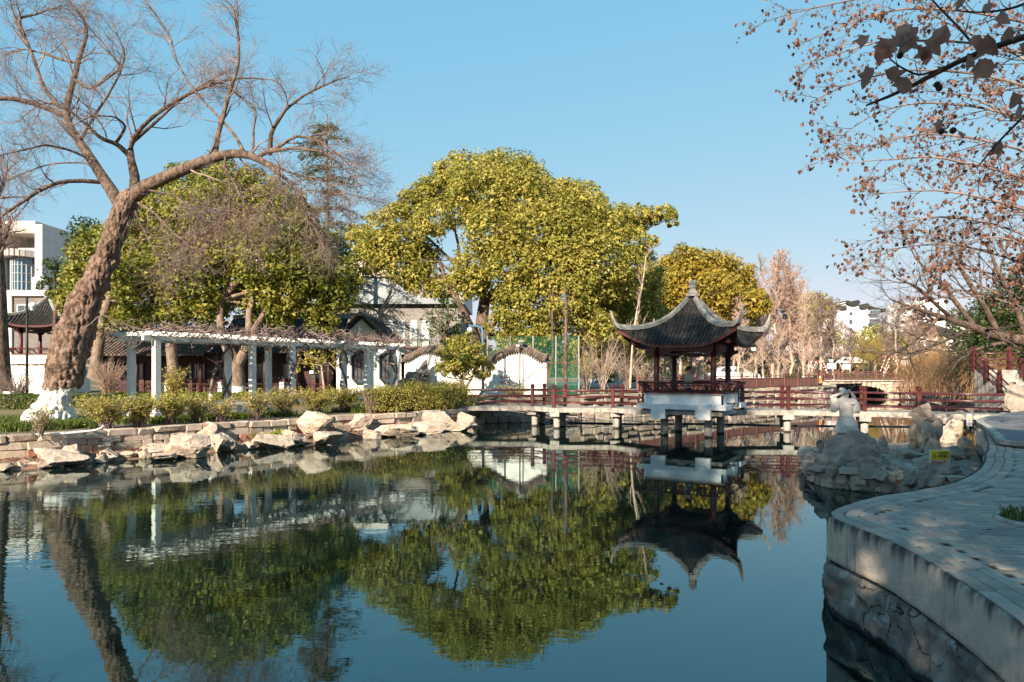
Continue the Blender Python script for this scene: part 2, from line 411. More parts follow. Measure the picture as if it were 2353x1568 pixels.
# ------------------------------------------------------------------ water
def water_mat():
    m, N, L, b = _new('pond_water')
    geo = N.new('ShaderNodeNewGeometry')
    def nz(sc, st, det=2):
        mp = N.new('ShaderNodeMapping'); mp.inputs['Scale'].default_value = st; L.new(geo.outputs['Position'], mp.inputs[0])
        n = N.new('ShaderNodeTexNoise'); n.inputs['Scale'].default_value = sc; n.inputs['Detail'].default_value = det
        L.new(mp.outputs[0], n.inputs['Vector']); return n.outputs[0]
    a = nz(3.2, (0.55, 1.15, 1), 3); c = nz(11.0, (0.6, 1.1, 1), 2)
    ad = N.new('ShaderNodeMath'); ad.operation = 'MULTIPLY_ADD'; ad.inputs[1].default_value = 0.22
    L.new(c, ad.inputs[0]); L.new(a, ad.inputs[2])
    # calm to the right, a breeze on the left half and in streaks
    sx = N.new('ShaderNodeSeparateXYZ'); L.new(geo.outputs['Position'], sx.inputs[0])
    big = nz(0.16, (1, 1.6, 1), 2)
    mr = N.new('ShaderNodeMapRange'); mr.inputs[1].default_value = 0.40; mr.inputs[2].default_value = 0.68; mr.inputs[3].default_value = 0.25; mr.inputs[4].default_value = 1.0
    L.new(big, mr.inputs[0])
    mr2 = N.new('ShaderNodeMapRange'); mr2.inputs[1].default_value = -6; mr2.inputs[2].default_value = 2.0; mr2.inputs[3].default_value = 1.0; mr2.inputs[4].default_value = 0.35
    L.new(sx.outputs[0], mr2.inputs[0])
    mu = N.new('ShaderNodeMath'); mu.operation = 'MULTIPLY'; L.new(mr.outputs[0], mu.inputs[0]); L.new(mr2.outputs[0], mu.inputs[1])
    mu2 = N.new('ShaderNodeMath'); mu2.operation = 'MULTIPLY'; mu2.inputs[1].default_value = 0.13; L.new(mu.outputs[0], mu2.inputs[0])
    bp = N.new('ShaderNodeBump'); bp.inputs['Distance'].default_value = 0.03
    L.new(mu2.outputs[0], bp.inputs['Strength']); L.new(ad.outputs[0], bp.inputs['Height'])
    g = N.new('ShaderNodeBsdfGlossy'); g.inputs['Roughness'].default_value = 0.015; g.inputs['Color'].default_value = (0.74, 0.93, 0.97, 1)
    d = N.new('ShaderNodeBsdfDiffuse'); d.inputs['Color'].default_value = (0.004, 0.010, 0.009, 1)
    fr = N.new('ShaderNodeFresnel'); fr.inputs['IOR'].default_value = 2.35
    cr = N.new('ShaderNodeValToRGB'); cr.color_ramp.elements[0].position = 0.22; cr.color_ramp.elements[0].color = (0.66, 0.97, 1.0, 1)
    cr.color_ramp.elements[1].position = 0.75; cr.color_ramp.elements[1].color = (0.97, 0.98, 0.97, 1)
    L.new(fr.outputs[0], cr.inputs[0]); L.new(cr.outputs[0], g.inputs['Color'])
    mx = N.new('ShaderNodeMixShader')
    for n in (g, fr): L.new(bp.outputs[0], n.inputs['Normal'])
    L.new(fr.outputs[0], mx.inputs[0]); L.new(d.outputs[0], mx.inputs[1]); L.new(g.outputs[0], mx.inputs[2])
    L.new(mx.outputs[0], N['Material Output'].inputs[0])
    N.remove(b)
    return m
mb = MB(); mb.add([(-60, -8, 0), (60, -8, 0), (60, 120, 0), (-60, 120, 0)], [(0, 1, 2, 3)])
tag(mb.build('water', water_mat(), fix=False), 'still green pond water mirroring trees and sky', kind='structure')

# ------------------------------------------------------------------ near quay: concrete coping band over rough stonework
def N_noise_col(N, L, geo):
    n = N.new('ShaderNodeTexNoise'); n.inputs['Scale'].default_value = 4.0; n.inputs['Detail'].default_value = 5; L.new(geo.outputs['Position'], n.inputs['Vector']); return n.outputs['Color']
def quay_mat():
    m, N, L, b = _new('stained_quay')
    geo = N.new('ShaderNodeNewGeometry'); sx = N.new('ShaderNodeSeparateXYZ'); L.new(geo.outputs['Position'], sx.inputs[0])
    def nz(sc, st=(1, 1, 1), det=5, rg=0.6):
        mp = N.new('ShaderNodeMapping'); mp.inputs['Scale'].default_value = st; L.new(geo.outputs['Position'], mp.inputs[0])
        n = N.new('ShaderNodeTexNoise'); n.inputs['Scale'].default_value = sc; n.inputs['Detail'].default_value = det; n.inputs['Roughness'].default_value = rg
        L.new(mp.outputs[0], n.inputs['Vector']); return n.outputs[0]
    def mr(s, a, c, o0=0.0, o1=1.0):
        r = N.new('ShaderNodeMapRange'); r.interpolation_type = 'SMOOTHSTEP'
        r.inputs[1].default_value = a; r.inputs[2].default_value = c; r.inputs[3].default_value = o0; r.inputs[4].default_value = o1
        L.new(s, r.inputs[0]); return r.outputs[0]
    def math_(op, a, c):
        x = N.new('ShaderNodeMath'); x.operation = op; x.use_clamp = False
        for i, s in enumerate((a, c)):
            if hasattr(s, 'links'): L.new(s, x.inputs[i])
            else: x.inputs[i].default_value = s
        return x.outputs[0]
    def mix(f, a, c):
        x = N.new('ShaderNodeMix'); x.data_type = 'RGBA'; L.new(f, x.inputs[0])
        for s, i in ((a, 6), (c, 7)):
            if hasattr(s, 'links'): L.new(s, x.inputs[i])
            else: x.inputs[i].default_value = rgba(s)
        return x.outputs[2]
    Z = sx.outputs[2]
    conc = mix(mr(nz(4.0), 0.35, 0.7), (0.66, 0.56, 0.46), (0.48, 0.41, 0.345))
    # runs of algae and soot from the top edge, with ragged lower ends
    drip = math_('ADD', Z, math_('MULTIPLY', nz(5.5, (1, 1, 0.06), 4), 0.62))
    conc = mix(mr(drip, 1.17, 1.36), conc, (0.07, 0.068, 0.06))
    conc = mix(math_('MULTIPLY', mr(nz(9.0, (1, 1, 0.05), 3), 0.58, 0.70), 0.55), conc, (0.17, 0.17, 0.16))
    rough = mix(mr(nz(3.2), 0.36, 0.66), (0.15, 0.14, 0.125), (0.34, 0.305, 0.26))
    rough = mix(math_('MULTIPLY', mr(nz(2.4, (1, 1, 1.6), 6), 0.54, 0.68), mr(Z, 0.12, 0.26)), rough, (0.66, 0.65, 0.62))
    vo = N.new('ShaderNodeTexVoronoi'); vo.feature = 'DISTANCE_TO_EDGE'; vo.inputs['Scale'].default_value = 2.1
    wob = N.new('ShaderNodeVectorMath'); wob.operation = 'MULTIPLY_ADD'; wob.inputs[1].default_value = (0.5, 0.5, 0.5); L.new(N_noise_col(N, L, geo), wob.inputs[0]); L.new(geo.outputs['Position'], wob.inputs[2]); L.new(wob.outputs[0], vo.inputs['Vector'])
    crack = math_('MULTIPLY', mr(vo.outputs['Distance'], 0.035, 0.006), mr(nz(1.7), 0.46, 0.56))
    rough = mix(crack, rough, (0.03, 0.03, 0.027))
    rough = mix(mr(math_('ADD', Z, math_('MULTIPLY', nz(7.0), 0.12)), 0.14, 0.10), rough, (0.030, 0.030, 0.027))
    col = mix(mr(Z, 0.515, 0.53), rough, conc)
    col = mix(math_('MULTIPLY', mr(math_('ABSOLUTE', math_('SUBTRACT', math_('ADD', Z, math_('MULTIPLY', nz(6.0), 0.05)), 0.545), 0.0), 0.03, 0.008), 1.0), col, (0.03, 0.032, 0.028))
    L.new(col, b.inputs['Base Color']); b.inputs['Roughness'].default_value = 0.9; b.inputs['Specular IOR Level'].default_value = 0.25
    bp = N.new('ShaderNodeBump'); bp.inputs['Strength'].default_value = 0.9; bp.inputs['Distance'].default_value = 0.03
    L.new(nz(22.0, (1, 1, 1), 9, 0.75), bp.inputs['Height']); L.new(bp.outputs[0], b.inputs['Normal'])
    return m

def edge_frames(line):
    fr = []
    for i, p in enumerate(line):
        t = (line[min(i + 1, len(line) - 1)] - line[max(i - 1, 0)]).normalized()
        fr.append((p, t, Vector((-t.y, t.x, 0))))      # normal to the left of travel
    return fr

QE = smooth_line([p for p in PATH_EDGE if p[1] > -2 and p[1] < 26], 40)
# resample at even steps
def even(line, step):
    out = [line[0].copy()]; acc = 0.0
    for a, b in zip(line, line[1:]):
        d = (b - a).length; 
        if d < 1e-9: continue
        t = step - acc
        while t <= d:
            out.append(a.lerp(b, t / d)); t += step
        acc = (acc + d) % step if True else acc
    return out
QE = even(QE, 0.05)
prof = [(0.0, 1.0), (0.015, 0.97), (0.02, 0.9), (0.02, 0.8), (0.02, 0.7), (0.02, 0.6), (0.018, 0.555), (0.0, 0.535), (-0.035, 0.52), (-0.02, 0.49), (0.0, 0.46), (0.01, 0.42), (0.012, 0.38), (0.014, 0.34), (0.016, 0.30), (0.018, 0.26), (0.022, 0.22), (0.03, 0.18), (0.04, 0.14), (0.05, 0.10), (0.055, 0.05), (0.06, 0.0), (0.06, -0.1), (0.06, -0.4)]
V = []; Fc = []
nk = len(prof)
for i, (p, t, nrm) in enumerate(edge_frames(QE)):
    for o, z in prof:
        q = p + nrm * o; q.z = z
        if z < 0.5:
            cell = noise.voronoi(Vector((q.x, q.y, z * 1.7)) * 2.3)[0]
            q += nrm * (0.075 * fbm(q, 5, 2.6) + 0.11 * min(0.35, (cell[1] - cell[0])) - 0.03)
        elif z < 0.97:
            q += nrm * 0.006 * fbm(q, 3, 6.0)
        else:
            q.z += 0.004 * fbm(q, 3, 9.0)
        V.append(q)
for i in range(len(QE) - 1):
    for k in range(nk - 1):
        Fc.append((i * nk + k, i * nk + k + 1, (i + 1) * nk + k + 1, (i + 1) * nk + k))
mb = MB(); mb.add(V, Fc)
quay = mb.build('quay_wall', quay_mat(), smooth=True, fix=False)
tag(quay, 'curved quay wall, stained concrete band over rough stone, below the paved path', 'wall')

# ------------------------------------------------------------------ paved path
def path_poly():
    a = [Vector((p.x, p.y, 0)) for p in QE]
    return a + [Vector((26, 25, 0)), Vector((26, -3, 0)), Vector((-2, -3, 0))]
PP = path_poly()
mb = MB()
tr = geometry.tessellate_polygon([PP])
mb.v = [(p.x, p.y, 0.986) for p in PP]; mb.f = [tuple(t) for t in tr]
pav = mb.build('path', m_joint)
tag(pav, 'grey brick-paved lakeside path in the shade', kind='structure')
for p in pav.data.polygons:
    if p.normal.z < 0: p.flip()

QA = np.array([(p.x, p.y) for p in QE])
def edge_dist(x, y):
    return float(np.min(np.hypot(QA[:, 0] - x, QA[:, 1] - y)))
PPa = np.array([(p.x, p.y) for p in PP])
def inside(x, y):
    c = False; j = len(PPa) - 1
    for i in range(len(PPa)):
        xi, yi = PPa[i]; xj, yj = PPa[j]
        if (yi > y) != (yj > y) and x < (xj - xi) * (y - yi) / (yj - yi) + xi: c = not c
        j = i
    return c
def in_frame(x, y, z=1.0):
    if y < 1: return False
    px = 1176.5 + x / y * F; py = HY + (EYE - z) / y * F
    return -40 < px < 2420 and py < 1640
bricks = []
BL, BW, GAP = 0.24, 0.12, 0.007
ang = math.radians(-7)
ca, sa = math.cos(ang), math.sin(ang)
rr_, cc_ = np.meshgrid(np.arange(-20, 260), np.arange(-40, 120), indexing='ij')
uu = (cc_ + 0.5 * (rr_ % 2)) * BL; vv = rr_ * BW
bx_ = (uu * ca - vv * sa).ravel(); by_ = (vv * ca + uu * sa).ravel()
ok = (by_ < 24.5) & (by_ > 3.0) & (bx_ > 2.5) & (bx_ < 20)
bx_, by_ = bx_[ok], by_[ok]
pxs = 1176.5 + bx_ / by_ * F; pys = HY + (EYE - 1.0) / by_ * F
ok = (pxs < 2420) & (pys < 1640); bx_, by_ = bx_[ok], by_[ok]
dist = np.full(len(bx_), 1e9)
for qx, qy in QA: dist = np.minimum(dist, np.hypot(bx_ - qx, by_ - qy))
ins = np.zeros(len(bx_), dtype=bool); j = len(PPa) - 1
for i in range(len(PPa)):
    xi, yi = PPa[i]; xj, yj = PPa[j]
    if yi != yj:
        ins ^= ((yi > by_) != (yj > by_)) & (bx_ < (xj - xi) * (by_ - yi) / (yj - yi) + xi)
    j = i
ok = ins & (dist > 0.405)
bricks = [(float(x), float(y), ang, BL - GAP, BW - GAP, -0.004) for x, y in zip(bx_[ok], by_[ok])]
# border: three rows of bricks laid along the edge
for row in range(3):
    off = 0.085 + 0.135 * row
    ln = even([p - f[2] * off for p, f in zip(QE, edge_frames(QE))], 0.25)
    for i in range(len(ln) - 1):
        a, b = ln[i], ln[i + 1]
        m_ = (a + b) / 2
        if not in_frame(m_.x, m_.y): continue
        bricks.append((m_.x, m_.y, math.atan2(b.y - a.y, b.x - a.x), (b - a).length - 0.006, 0.126, 0.002))
bricks.sort(key=lambda q: math.hypot(q[0], q[1]) + (100 if not (1176.5 + q[0] / q[1] * F < 2345 and HY + 1.6 / q[1] * F < 1560) else 0))
def brick_geo(L_, W_):
    h = 0.016; c = 0.008
    V = [(-L_ / 2, -W_ / 2, -h), (L_ / 2, -W_ / 2, -h), (L_ / 2, W_ / 2, -h), (-L_ / 2, W_ / 2, -h)]
    V += [(-L_ / 2, -W_ / 2, -c * 0.6), (L_ / 2, -W_ / 2, -c * 0.6), (L_ / 2, W_ / 2, -c * 0.6), (-L_ / 2, W_ / 2, -c * 0.6)]
    V += [(-L_ / 2 + c, -W_ / 2 + c, 0), (L_ / 2 - c, -W_ / 2 + c, 0), (L_ / 2 - c, W_ / 2 - c, 0), (-L_ / 2 + c, W_ / 2 - c, 0)]
    Fq = []
    for k in (0, 4):
        for i in range(4): Fq.append((k + i, k + (i + 1) % 4, k + 4 + (i + 1) % 4, k + 4 + i))
    Fq.append((8, 9, 10, 11))
    return np.array(V), np.array(Fq)
bv, bf = brick_geo(BL - GAP, BW - GAP)
bme = npmesh('paving_brick', bv, bf); bme.materials.append(m_paver)
Va = []; Fa = []
for i, (x, y, a, L_, W_, dz_) in enumerate(bricks):
    z = 1.0 + dz_ + random.uniform(-0.002, 0.002)
    if i < 300:
        o = bpy.data.objects.new('paving_brick', bme); COL.objects.link(o)
        o.location = (x, y, z); o.scale = (L_ / (BL - GAP), W_ / (BW - GAP), 1)
        o.rotation_euler = (random.uniform(-.006, .006), random.uniform(-.006, .006), a)
        o.parent = pav
    else:
        tx, ty = random.uniform(-.006, .006), random.uniform(-.006, .006)
        q = bv * np.array([L_ / (BL - GAP), W_ / (BW - GAP), 1.0])
        c_, s_ = math.cos(a), math.sin(a)
        w = np.stack([x + q[:, 0] * c_ - q[:, 1] * s_, y + q[:, 0] * s_ + q[:, 1] * c_, z + q[:, 2] + q[:, 0] * tx + q[:, 1] * ty], 1)
        Fa.append(bf + len(Va) * len(bv)); Va.append(w)
if Va:
    o = link('paving_bricks', npmesh('paving_bricks', np.concatenate(Va), np.concatenate(Fa)), m_paver, pav)
    tag(o, kind='stuff')

# ------------------------------------------------------------------ masonry: walls of separate stones
def block_meshes(n, mat, jit=0.09, bev=0.09, seed=1):
    r = random.Random(seed); out = []
    for i in range(n):
        bm = bmesh.new(); bmesh.ops.create_cube(bm, size=1.0)
        bmesh.ops.bevel(bm, geom=list(bm.edges), offset=bev, segments=1, affect='EDGES')
        for v in bm.verts:
            v.co += Vector((r.uniform(-jit, jit), r.uniform(-jit, jit), r.uniform(-jit, jit))) * 0.6
        m = bpy.data.meshes.new('stone'); bm.to_mesh(m); bm.free(); m.materials.append(mat); out.append(m)
    return out
BLK_SAND = block_meshes(6, m_sand, 0.06, 0.06, 1)
BLK_RED = block_meshes(3, m_redsand, 0.06, 0.06, 2)
BLK_RUB = block_meshes(8, m_rubble, 0.16, 0.16, 3)
BLK_PALE = block_meshes(8, m_rock, 0.14, 0.14, 4)
BLK_GREY = block_meshes(8, m_rock_grey, 0.16, 0.16, 5)

def stone(me_, parent, loc, size, rz, tilt=0.0):
    o = bpy.data.objects.new('stone', me_); COL.objects.link(o)
    o.location = loc; o.scale = size; o.rotation_euler = (tilt, random.uniform(-.03, .03), rz); o.parent = parent
    o.matrix_parent_inverse = Matrix.Translation(parent.location).inverted()
    return o

def masonry(parent, line, courses, picks, lw, depth=0.3, inset=0.0, rough=0.0, side=1):
    """courses: list of (z0, z1); picks: list of mesh lists with weights; lw: stone length range"""
    fr = even(line, 0.02)
    n = len(fr)
    for (z0, z1) in courses:
        i = int(random.uniform(0, 10))
        while i < n - 4:
            L_ = random.uniform(*lw); j = min(n - 1, i + int(L_ / 0.02))
            a, b = fr[i], fr[j]
            if (b - a).length < 0.08: break
            t = (b - a).normalized(); nm = Vector((-t.y, t.x, 0)) * side
            mid = (a + b) / 2
            px = 1176.5 + mid.x / max(mid.y, 1) * F
            if -250 < px < 2500:
                ms = random.choices([p[0] for p in picks], [p[1] for p in picks])[0]
                dz = random.uniform(-rough, rough)
                loc = Vector((mid.x, mid.y, (z0 + z1) / 2 + dz)) + nm * (random.uniform(-0.02, 0.025) + random.uniform(-1, 1) * rough - depth * 0.42 - inset)
                stone(random.choice(ms), parent, loc, ((b - a).length - 0.006, depth, (z1 - z0) - 0.008 + rough), math.atan2(t.y, t.x) + random.uniform(-.02, .02))
            i = j
def backing(name, line, z0, z1, off, thick, mat, parent=None, side=1):
    V = []; Fc = []
    ln = [Vector(p).to_3d() for p in line] if len(line[0]) == 2 else line
    for p, t, nm in edge_frames(ln):
        nm = nm * side
        for o, z in ((off, z0), (off, z1), (off - thick, z1), (off - thick, z0)):
            q = p + nm * o; q.z = z; V.append(q)
    for i in range(len(ln) - 1):
        for k in range(4):
            k2 = (k + 1) % 4
            Fc.append((i * 4 + k, i * 4 + k2, (i + 1) * 4 + k2, (i + 1) * 4 + k))
    Fc.append((0, 1, 2, 3)); e = (len(ln) - 1) * 4; Fc.append((e + 3, e + 2, e + 1, e))
    mb = MB(); mb.add(V, Fc); return mb.build(name, mat, parent)

# left bank: coursed sandstone (water lies to the left of travel when walking from the far end towards the left)
lw_line = [Vector((x, y, 0)) for x, y in reversed(LEFT_WALL)]       # from the left towards the footbridge
lw_s = smooth_line([(p.x, p.y) for p in lw_line], 8)
lwall = empty('retaining_wall', (-8.3, 23.7, 0), 'retaining wall of pale and reddish sandstone blocks along the shrub-lined left bank', 'wall')
backing('mortar_core', lw_s, -0.4, 0.74, -0.05, 0.5, m_mortar, lwall, side=-1)
masonry(lwall, lw_s, [(-0.05, 0.22), (0.22, 0.46)], [(BLK_SAND, 5), (BLK_RED, 3), (BLK_RUB, 3)], (0.22, 0.85), 0.34, side=-1, rough=0.03)
masonry(lwall, lw_s, [(0.46, 0.66)], [(BLK_SAND, 5), (BLK_RED, 2), (BLK_RUB, 3)], (0.3, 1.0), 0.36, side=-1, rough=0.03)
masonry(lwall, lw_s, [(0.66, 0.84)], [(BLK_SAND, 5), (BLK_PALE, 2), (BLK_RUB, 2)], (0.45, 1.3), 0.42, inset=-0.03, side=-1, rough=0.022)
# soil shelf between that wall and the boulders
V = []; Fc = []
sh = smooth_line([(p.x, p.y) for p in lw_line], 10)
for i, (p, t, nm) in enumerate(edge_frames(sh)):
    nm = -nm
    for o, z in ((-0.1, 0.26), (0.2, 0.22), (0.42, 0.14), (0.62, 0.05), (0.8, -0.06), (1.4, -0.35)):
        q = p + nm * o; q.z = z + 0.06 * fbm((q.x, q.y, 0), 4, 2.2); V.append(q)
for i in range(len(sh) - 1):
    for k in range(5): Fc.append((i * 6 + k, i * 6 + k + 1, (i + 1) * 6 + k + 1, (i + 1) * 6 + k))
mb = MB(); mb.add(V, Fc)
tag(mb.build('shore_soil', m_soil, smooth=True), 'leaf-littered earth ledge at the foot of the left bank wall', kind='structure')

# short wall under the landing of the footbridge and the far bank's rubble wall
fb = [(-2.35, 31.3), (-1.6, 32.6), (-0.6, 33.4), (1.2, 33.9), (4.0, 35.4), (8.6, 39.3), (14.0, 44.6), (19.0, 49.0), (24.4, 53.5), (27.6, 58.3), (29.6, 63.6)]
fb_s = smooth_line(fb, 8)
fwall = empty('rubble_bank_wall', (12, 43, 0), 'rough pale rubble stone wall of the far bank below the brown slatted fence', 'wall')
backing('mortar_core', fb_s, -0.4, 1.24, -0.10, 0.5, m_mortar, fwall, side=-1)
near = [p for p in fb_s if p.y < 35.2]; far = [p for p in fb_s if p.y >= 34.9]
masonry(fwall, near, [(-0.05, 0.3), (0.3, 0.6), (0.6, 0.84)], [(BLK_SAND, 3), (BLK_RUB, 2)], (0.4, 0.9), 0.4, side=-1, rough=0.02)
masonry(fwall, far, [(-0.1, 0.36), (0.36, 0.8), (0.8, 1.12)], [(BLK_RUB, 4), (BLK_PALE, 3)], (0.5, 1.3), 0.5, side=-1, rough=0.06)
masonry(fwall, far, [(1.12, 1.30)], [(BLK_RUB, 3), (BLK_SAND, 2)], (0.8, 1.7), 0.6, inset=-0.08, side=-1, rough=0.02)
# right bank: dark shaded rubble
rb_s = smooth_line([(18.7, 25.3)] + RIGHT_BANK[:5], 8)
rwall = empty('shaded_bank_wall', (24, 36, 0), 'shaded grey rubble stone bank under the brown shrubs at right', 'wall')
backing('mortar_core', rb_s, -0.4, 0.98, -0.12, 0.5, m_mortar, rwall)
masonry(rwall, rb_s, [(-0.1, 0.38), (0.38, 0.74), (0.74, 1.02)], [(BLK_GREY, 3), (BLK_RUB, 1)], (0.4, 1.1), 0.5, rough=0.07)
# ------------------------------------------------------------------ zigzag footbridge
DECK = 0.92
bridge = empty('footbridge', (3.5, 30.8, 0), 'low zigzag concrete footbridge with maroon post-and-rail sides leading to the pavilion', 'bridge')

def offset_line(pts, d):
    """offset an open 2D polyline to its left by d with mitred corners"""
    out = []
    for i, p in enumerate(pts):
        p = Vector(p)
        if i == 0: t = (Vector(pts[1]) - p).normalized(); out.append(p + Vector((-t.y, t.x)) * d); continue
        if i == len(pts) - 1: t = (p - Vector(pts[i - 1])).normalized(); out.append(p + Vector((-t.y, t.x)) * d); continue
        t0 = (p - Vector(pts[i - 1])).normalized(); t1 = (Vector(pts[i + 1]) - p).normalized()
        n0 = Vector((-t0.y, t0.x)); n1 = Vector((-t1.y, t1.x)); m_ = (n0 + n1).normalized()
        out.append(p + m_ * (d / max(0.3, m_.dot(n0))))
    return out
LEFT_LINE = [(-2.7, 32.1), (1.25, 32.1), (2.15, 30.75), (4.75, 30.75), (6.0, 29.0)]
RIGHT_LINE = [(8.55, 28.35), (9.4, 29.0), (11.6, 29.0), (14.4, 28.0), (16.2, 27.2), (18.9, 25.5)]
RAIL_W = 0.56
post_proto = None
mb = MB()
mb.box((0, 0, 0.41), (0.145, 0.145, 0.82))
mb.box((0, 0, 0.835), (0.12, 0.12, 0.03))
mb.lathe((0, 0, 0.85), [(0.075, 0.0), (0.1, 0.03), (0.1, 0.15), (0.08, 0.175)], 4)
bm_ = mb.build('post', m_rail)
post_me = bm_.data
bpy.data.objects.remove(bm_)
bmx = bmesh.new(); bmx.from_mesh(post_me); bmesh.ops.bevel(bmx, geom=[e for e in bmx.edges if e.calc_length() > 0.1], offset=0.008, segments=1, affect='EDGES'); bmx.to_mesh(post_me); bmx.free()
pile_me = None
def place_post(p, rz, z=DECK):
    o = bpy.data.objects.new('post', post_me); COL.objects.link(o); o.location = (p[0], p[1], z - 0.005); o.rotation_euler = (0, 0, rz); o.parent = bridge
    o.matrix_parent_inverse = Matrix.Translation(bridge.location).inverted()
def rails(pts, posts_at_ends=(True, True), z=DECK):
    pts = [Vector(p) for p in pts]
    for i in range(len(pts)):
        a = pts[max(0, i - 1)]; b = pts[min(len(pts) - 1, i + 1)]
        if (i == 0 and not posts_at_ends[0]) or (i == len(pts) - 1 and not posts_at_ends[1]): continue
        rz = math.atan2((b - a).y, (b - a).x); place_post(pts[i], rz, z)
    for a, b in zip(pts, pts[1:]):
        for h in (0.20, 0.47, 0.74):
            k = MB(); k.tube([(a.x, a.y, z + h), ((a.x + b.x) / 2, (a.y + b.y) / 2, z + h - 0.008), (b.x, b.y, z + h)], 0.032, 8)
            k.build('rail', m_rail, bridge, smooth=True)
def deck(line, name='deck_slab'):
    L_ = offset_line(line, RAIL_W + 0.16); R_ = offset_line(line, -RAIL_W - 0.16)
    for i in range(len(line) - 1):
        q = [L_[i], L_[i + 1], R_[i + 1], R_[i]]
        c = sum(q, Vector((0, 0))) / 4
        q = [c + (p - c) * 0.999 for p in q]
        k = MB(); k.prism([(p.x, p.y, 0) for p in q], (0, 0, DECK - 0.20), (0, 0, DECK - 0.04 - 0.002 * i))
        o = k.build('deck_slab', m_concrete, bridge)
        k = MB(); q2 = [c + (p - c) * 1.004 for p in q]
        k.prism([(p.x, p.y, 0) for p in q2], (0, 0, DECK - 0.04 - 0.001 * i), (0, 0, DECK - 0.001 * i)); k.build('deck_top', m_concrete, bridge)
def pier(p, rz, zc=DECK - 0.2, span=0.86, cap=(0.42, 1.5, 0.19), r=0.145):
    k = MB(); k.box((p[0], p[1], zc - cap[2] / 2 + 0.001), cap, rz); k.build('pile_cap', m_concrete, bridge)
    for s in (-1, 1):
        x = p[0] - math.sin(rz) * span / 2 * s; y = p[1] + math.cos(rz) * span / 2 * s
        k = MB(); k.tube([(x, y, -0.8), (x, y, 0.0), (x, y, 0.3), (x, y, zc - cap[2] + 0.01)], [r, r, r * 1.02, r], 18); k.build('pile', m_concrete, bridge, smooth=True)
deck(LEFT_LINE); deck(RIGHT_LINE)
for s in (1, -1):
    a = offset_line(LEFT_LINE, s * RAIL_W)
    b = offset_line(RIGHT_LINE, s * RAIL_W)
    def sub(pts, maxl=2.9):
        out = [pts[0]]
        for p, q in zip(pts, pts[1:]):
            n = max(1, round((q - p).length / maxl))
            for k in range(1, n + 1): out.append(p.lerp(q, k / n))
        return out
    rails(sub(a)); 
    rails(sub(b, 3.1), (True, False))
def dirz(a, b): return math.atan2(b[1] - a[1], b[0] - a[0])
pier(LEFT_LINE[1], dirz((0, 0), (1, -0.5))); pier(LEFT_LINE[2], dirz((0, 0), (1, -0.4))); pier(LEFT_LINE[3], dirz((0, 0), (1, -0.3)))
pier(RIGHT_LINE[2], dirz(RIGHT_LINE[1], RIGHT_LINE[3])); pier((14.4, 28.0), dirz(RIGHT_LINE[2], RIGHT_LINE[4])); pier((16.9, 26.75), dirz(RIGHT_LINE[4], RIGHT_LINE[5]))
# electric cable looped at the near posts
k = MB(); q = offset_line(RIGHT_LINE, -RAIL_W)[3]
k.tube([(q.x, q.y - 0.05, DECK + 0.12), (q.x + 0.02, q.y - 0.13, DECK - 0.02), (q.x + 0.1, q.y - 0.16, DECK - 0.12), (q.x + 0.35, q.y - 0.22, DECK - 0.15)], 0.016, 6); k.build('cable', m_wood_dark, bridge)

# ------------------------------------------------------------------ waterside pavilion
PC = Vector((7.28, 27.5, 0)); PA = math.radians(-31)
pv = empty('pavilion', PC, 'square waterside pavilion with grey tiled upturned roof on dark red columns and white plinth', 'pavilion', rz=PA)
def pvb(mb, name, mat, smooth=False, parent=None):
    return mb.build(name, mat, parent or pv, smooth, local=True)
def rot90(p, k):
    x, y = p[0], p[1]
    for _ in range(k): x, y = -y, x
    return (x, y) + tuple(p[2:])
# plinth -------------------------------------------------------------
k = MB()                                         # floor
k.box((0, 0, 0.93), (3.1, 3.1, 0.14)); pvb(k, 'floor', m_concrete)
for side in range(4):                            # 0 = right(+x) 1 = back 2 = left 3 = front
    def tr_(p): return rot90(p, side)
    def rbox(c, size, name, mat):
        k = MB(); k.box((0, 0, 0), size)
        k.v = [rot90((v[0] + c[0], v[1] + c[1], v[2] + c[2]), side) for v in k.v]; return pvb(k, name, mat)
    segs = [(-1.5, 1.5)] if side in (1, 3) else [(-1.48, -0.62), (0.62, 1.48)]
    for a, b in segs:
        d = 0.002 * side
        rbox((1.35 - d, (a + b) / 2, 1.455), (0.30, b - a, 0.39), 'parapet', m_white)
        rbox((1.36 - d, (a + b) / 2, 1.665), (0.40, b - a + 0.06, 0.035), 'coping', m_concrete)
        rbox((1.50 - d, (a + b) / 2 * 1.12, 1.18), (0.44, (b - a) * 1.145 if side in (1, 3) else b - a, 0.19), 'plinth_step', m_white)
for s in (-1, 1):
    k = MB(); k.box((s * 0.87, 0, 0.915), (0.56, 2.9, 0.35)); pvb(k, 'cross_beam', m_rawconc)
    for e in (-1, 1):
        k = MB(); k.box((s * 0.87, e * 1.60, 0.90), (0.575, 0.24, 0.375)); pvb(k, 'beam_end', m_white)
        k = MB(); k.tube([(s * 0.87, e * 0.92, -0.8), (s * 0.87, e * 0.92, 0.76)], 0.15, 18); pvb(k, 'pile', m_concrete, True)
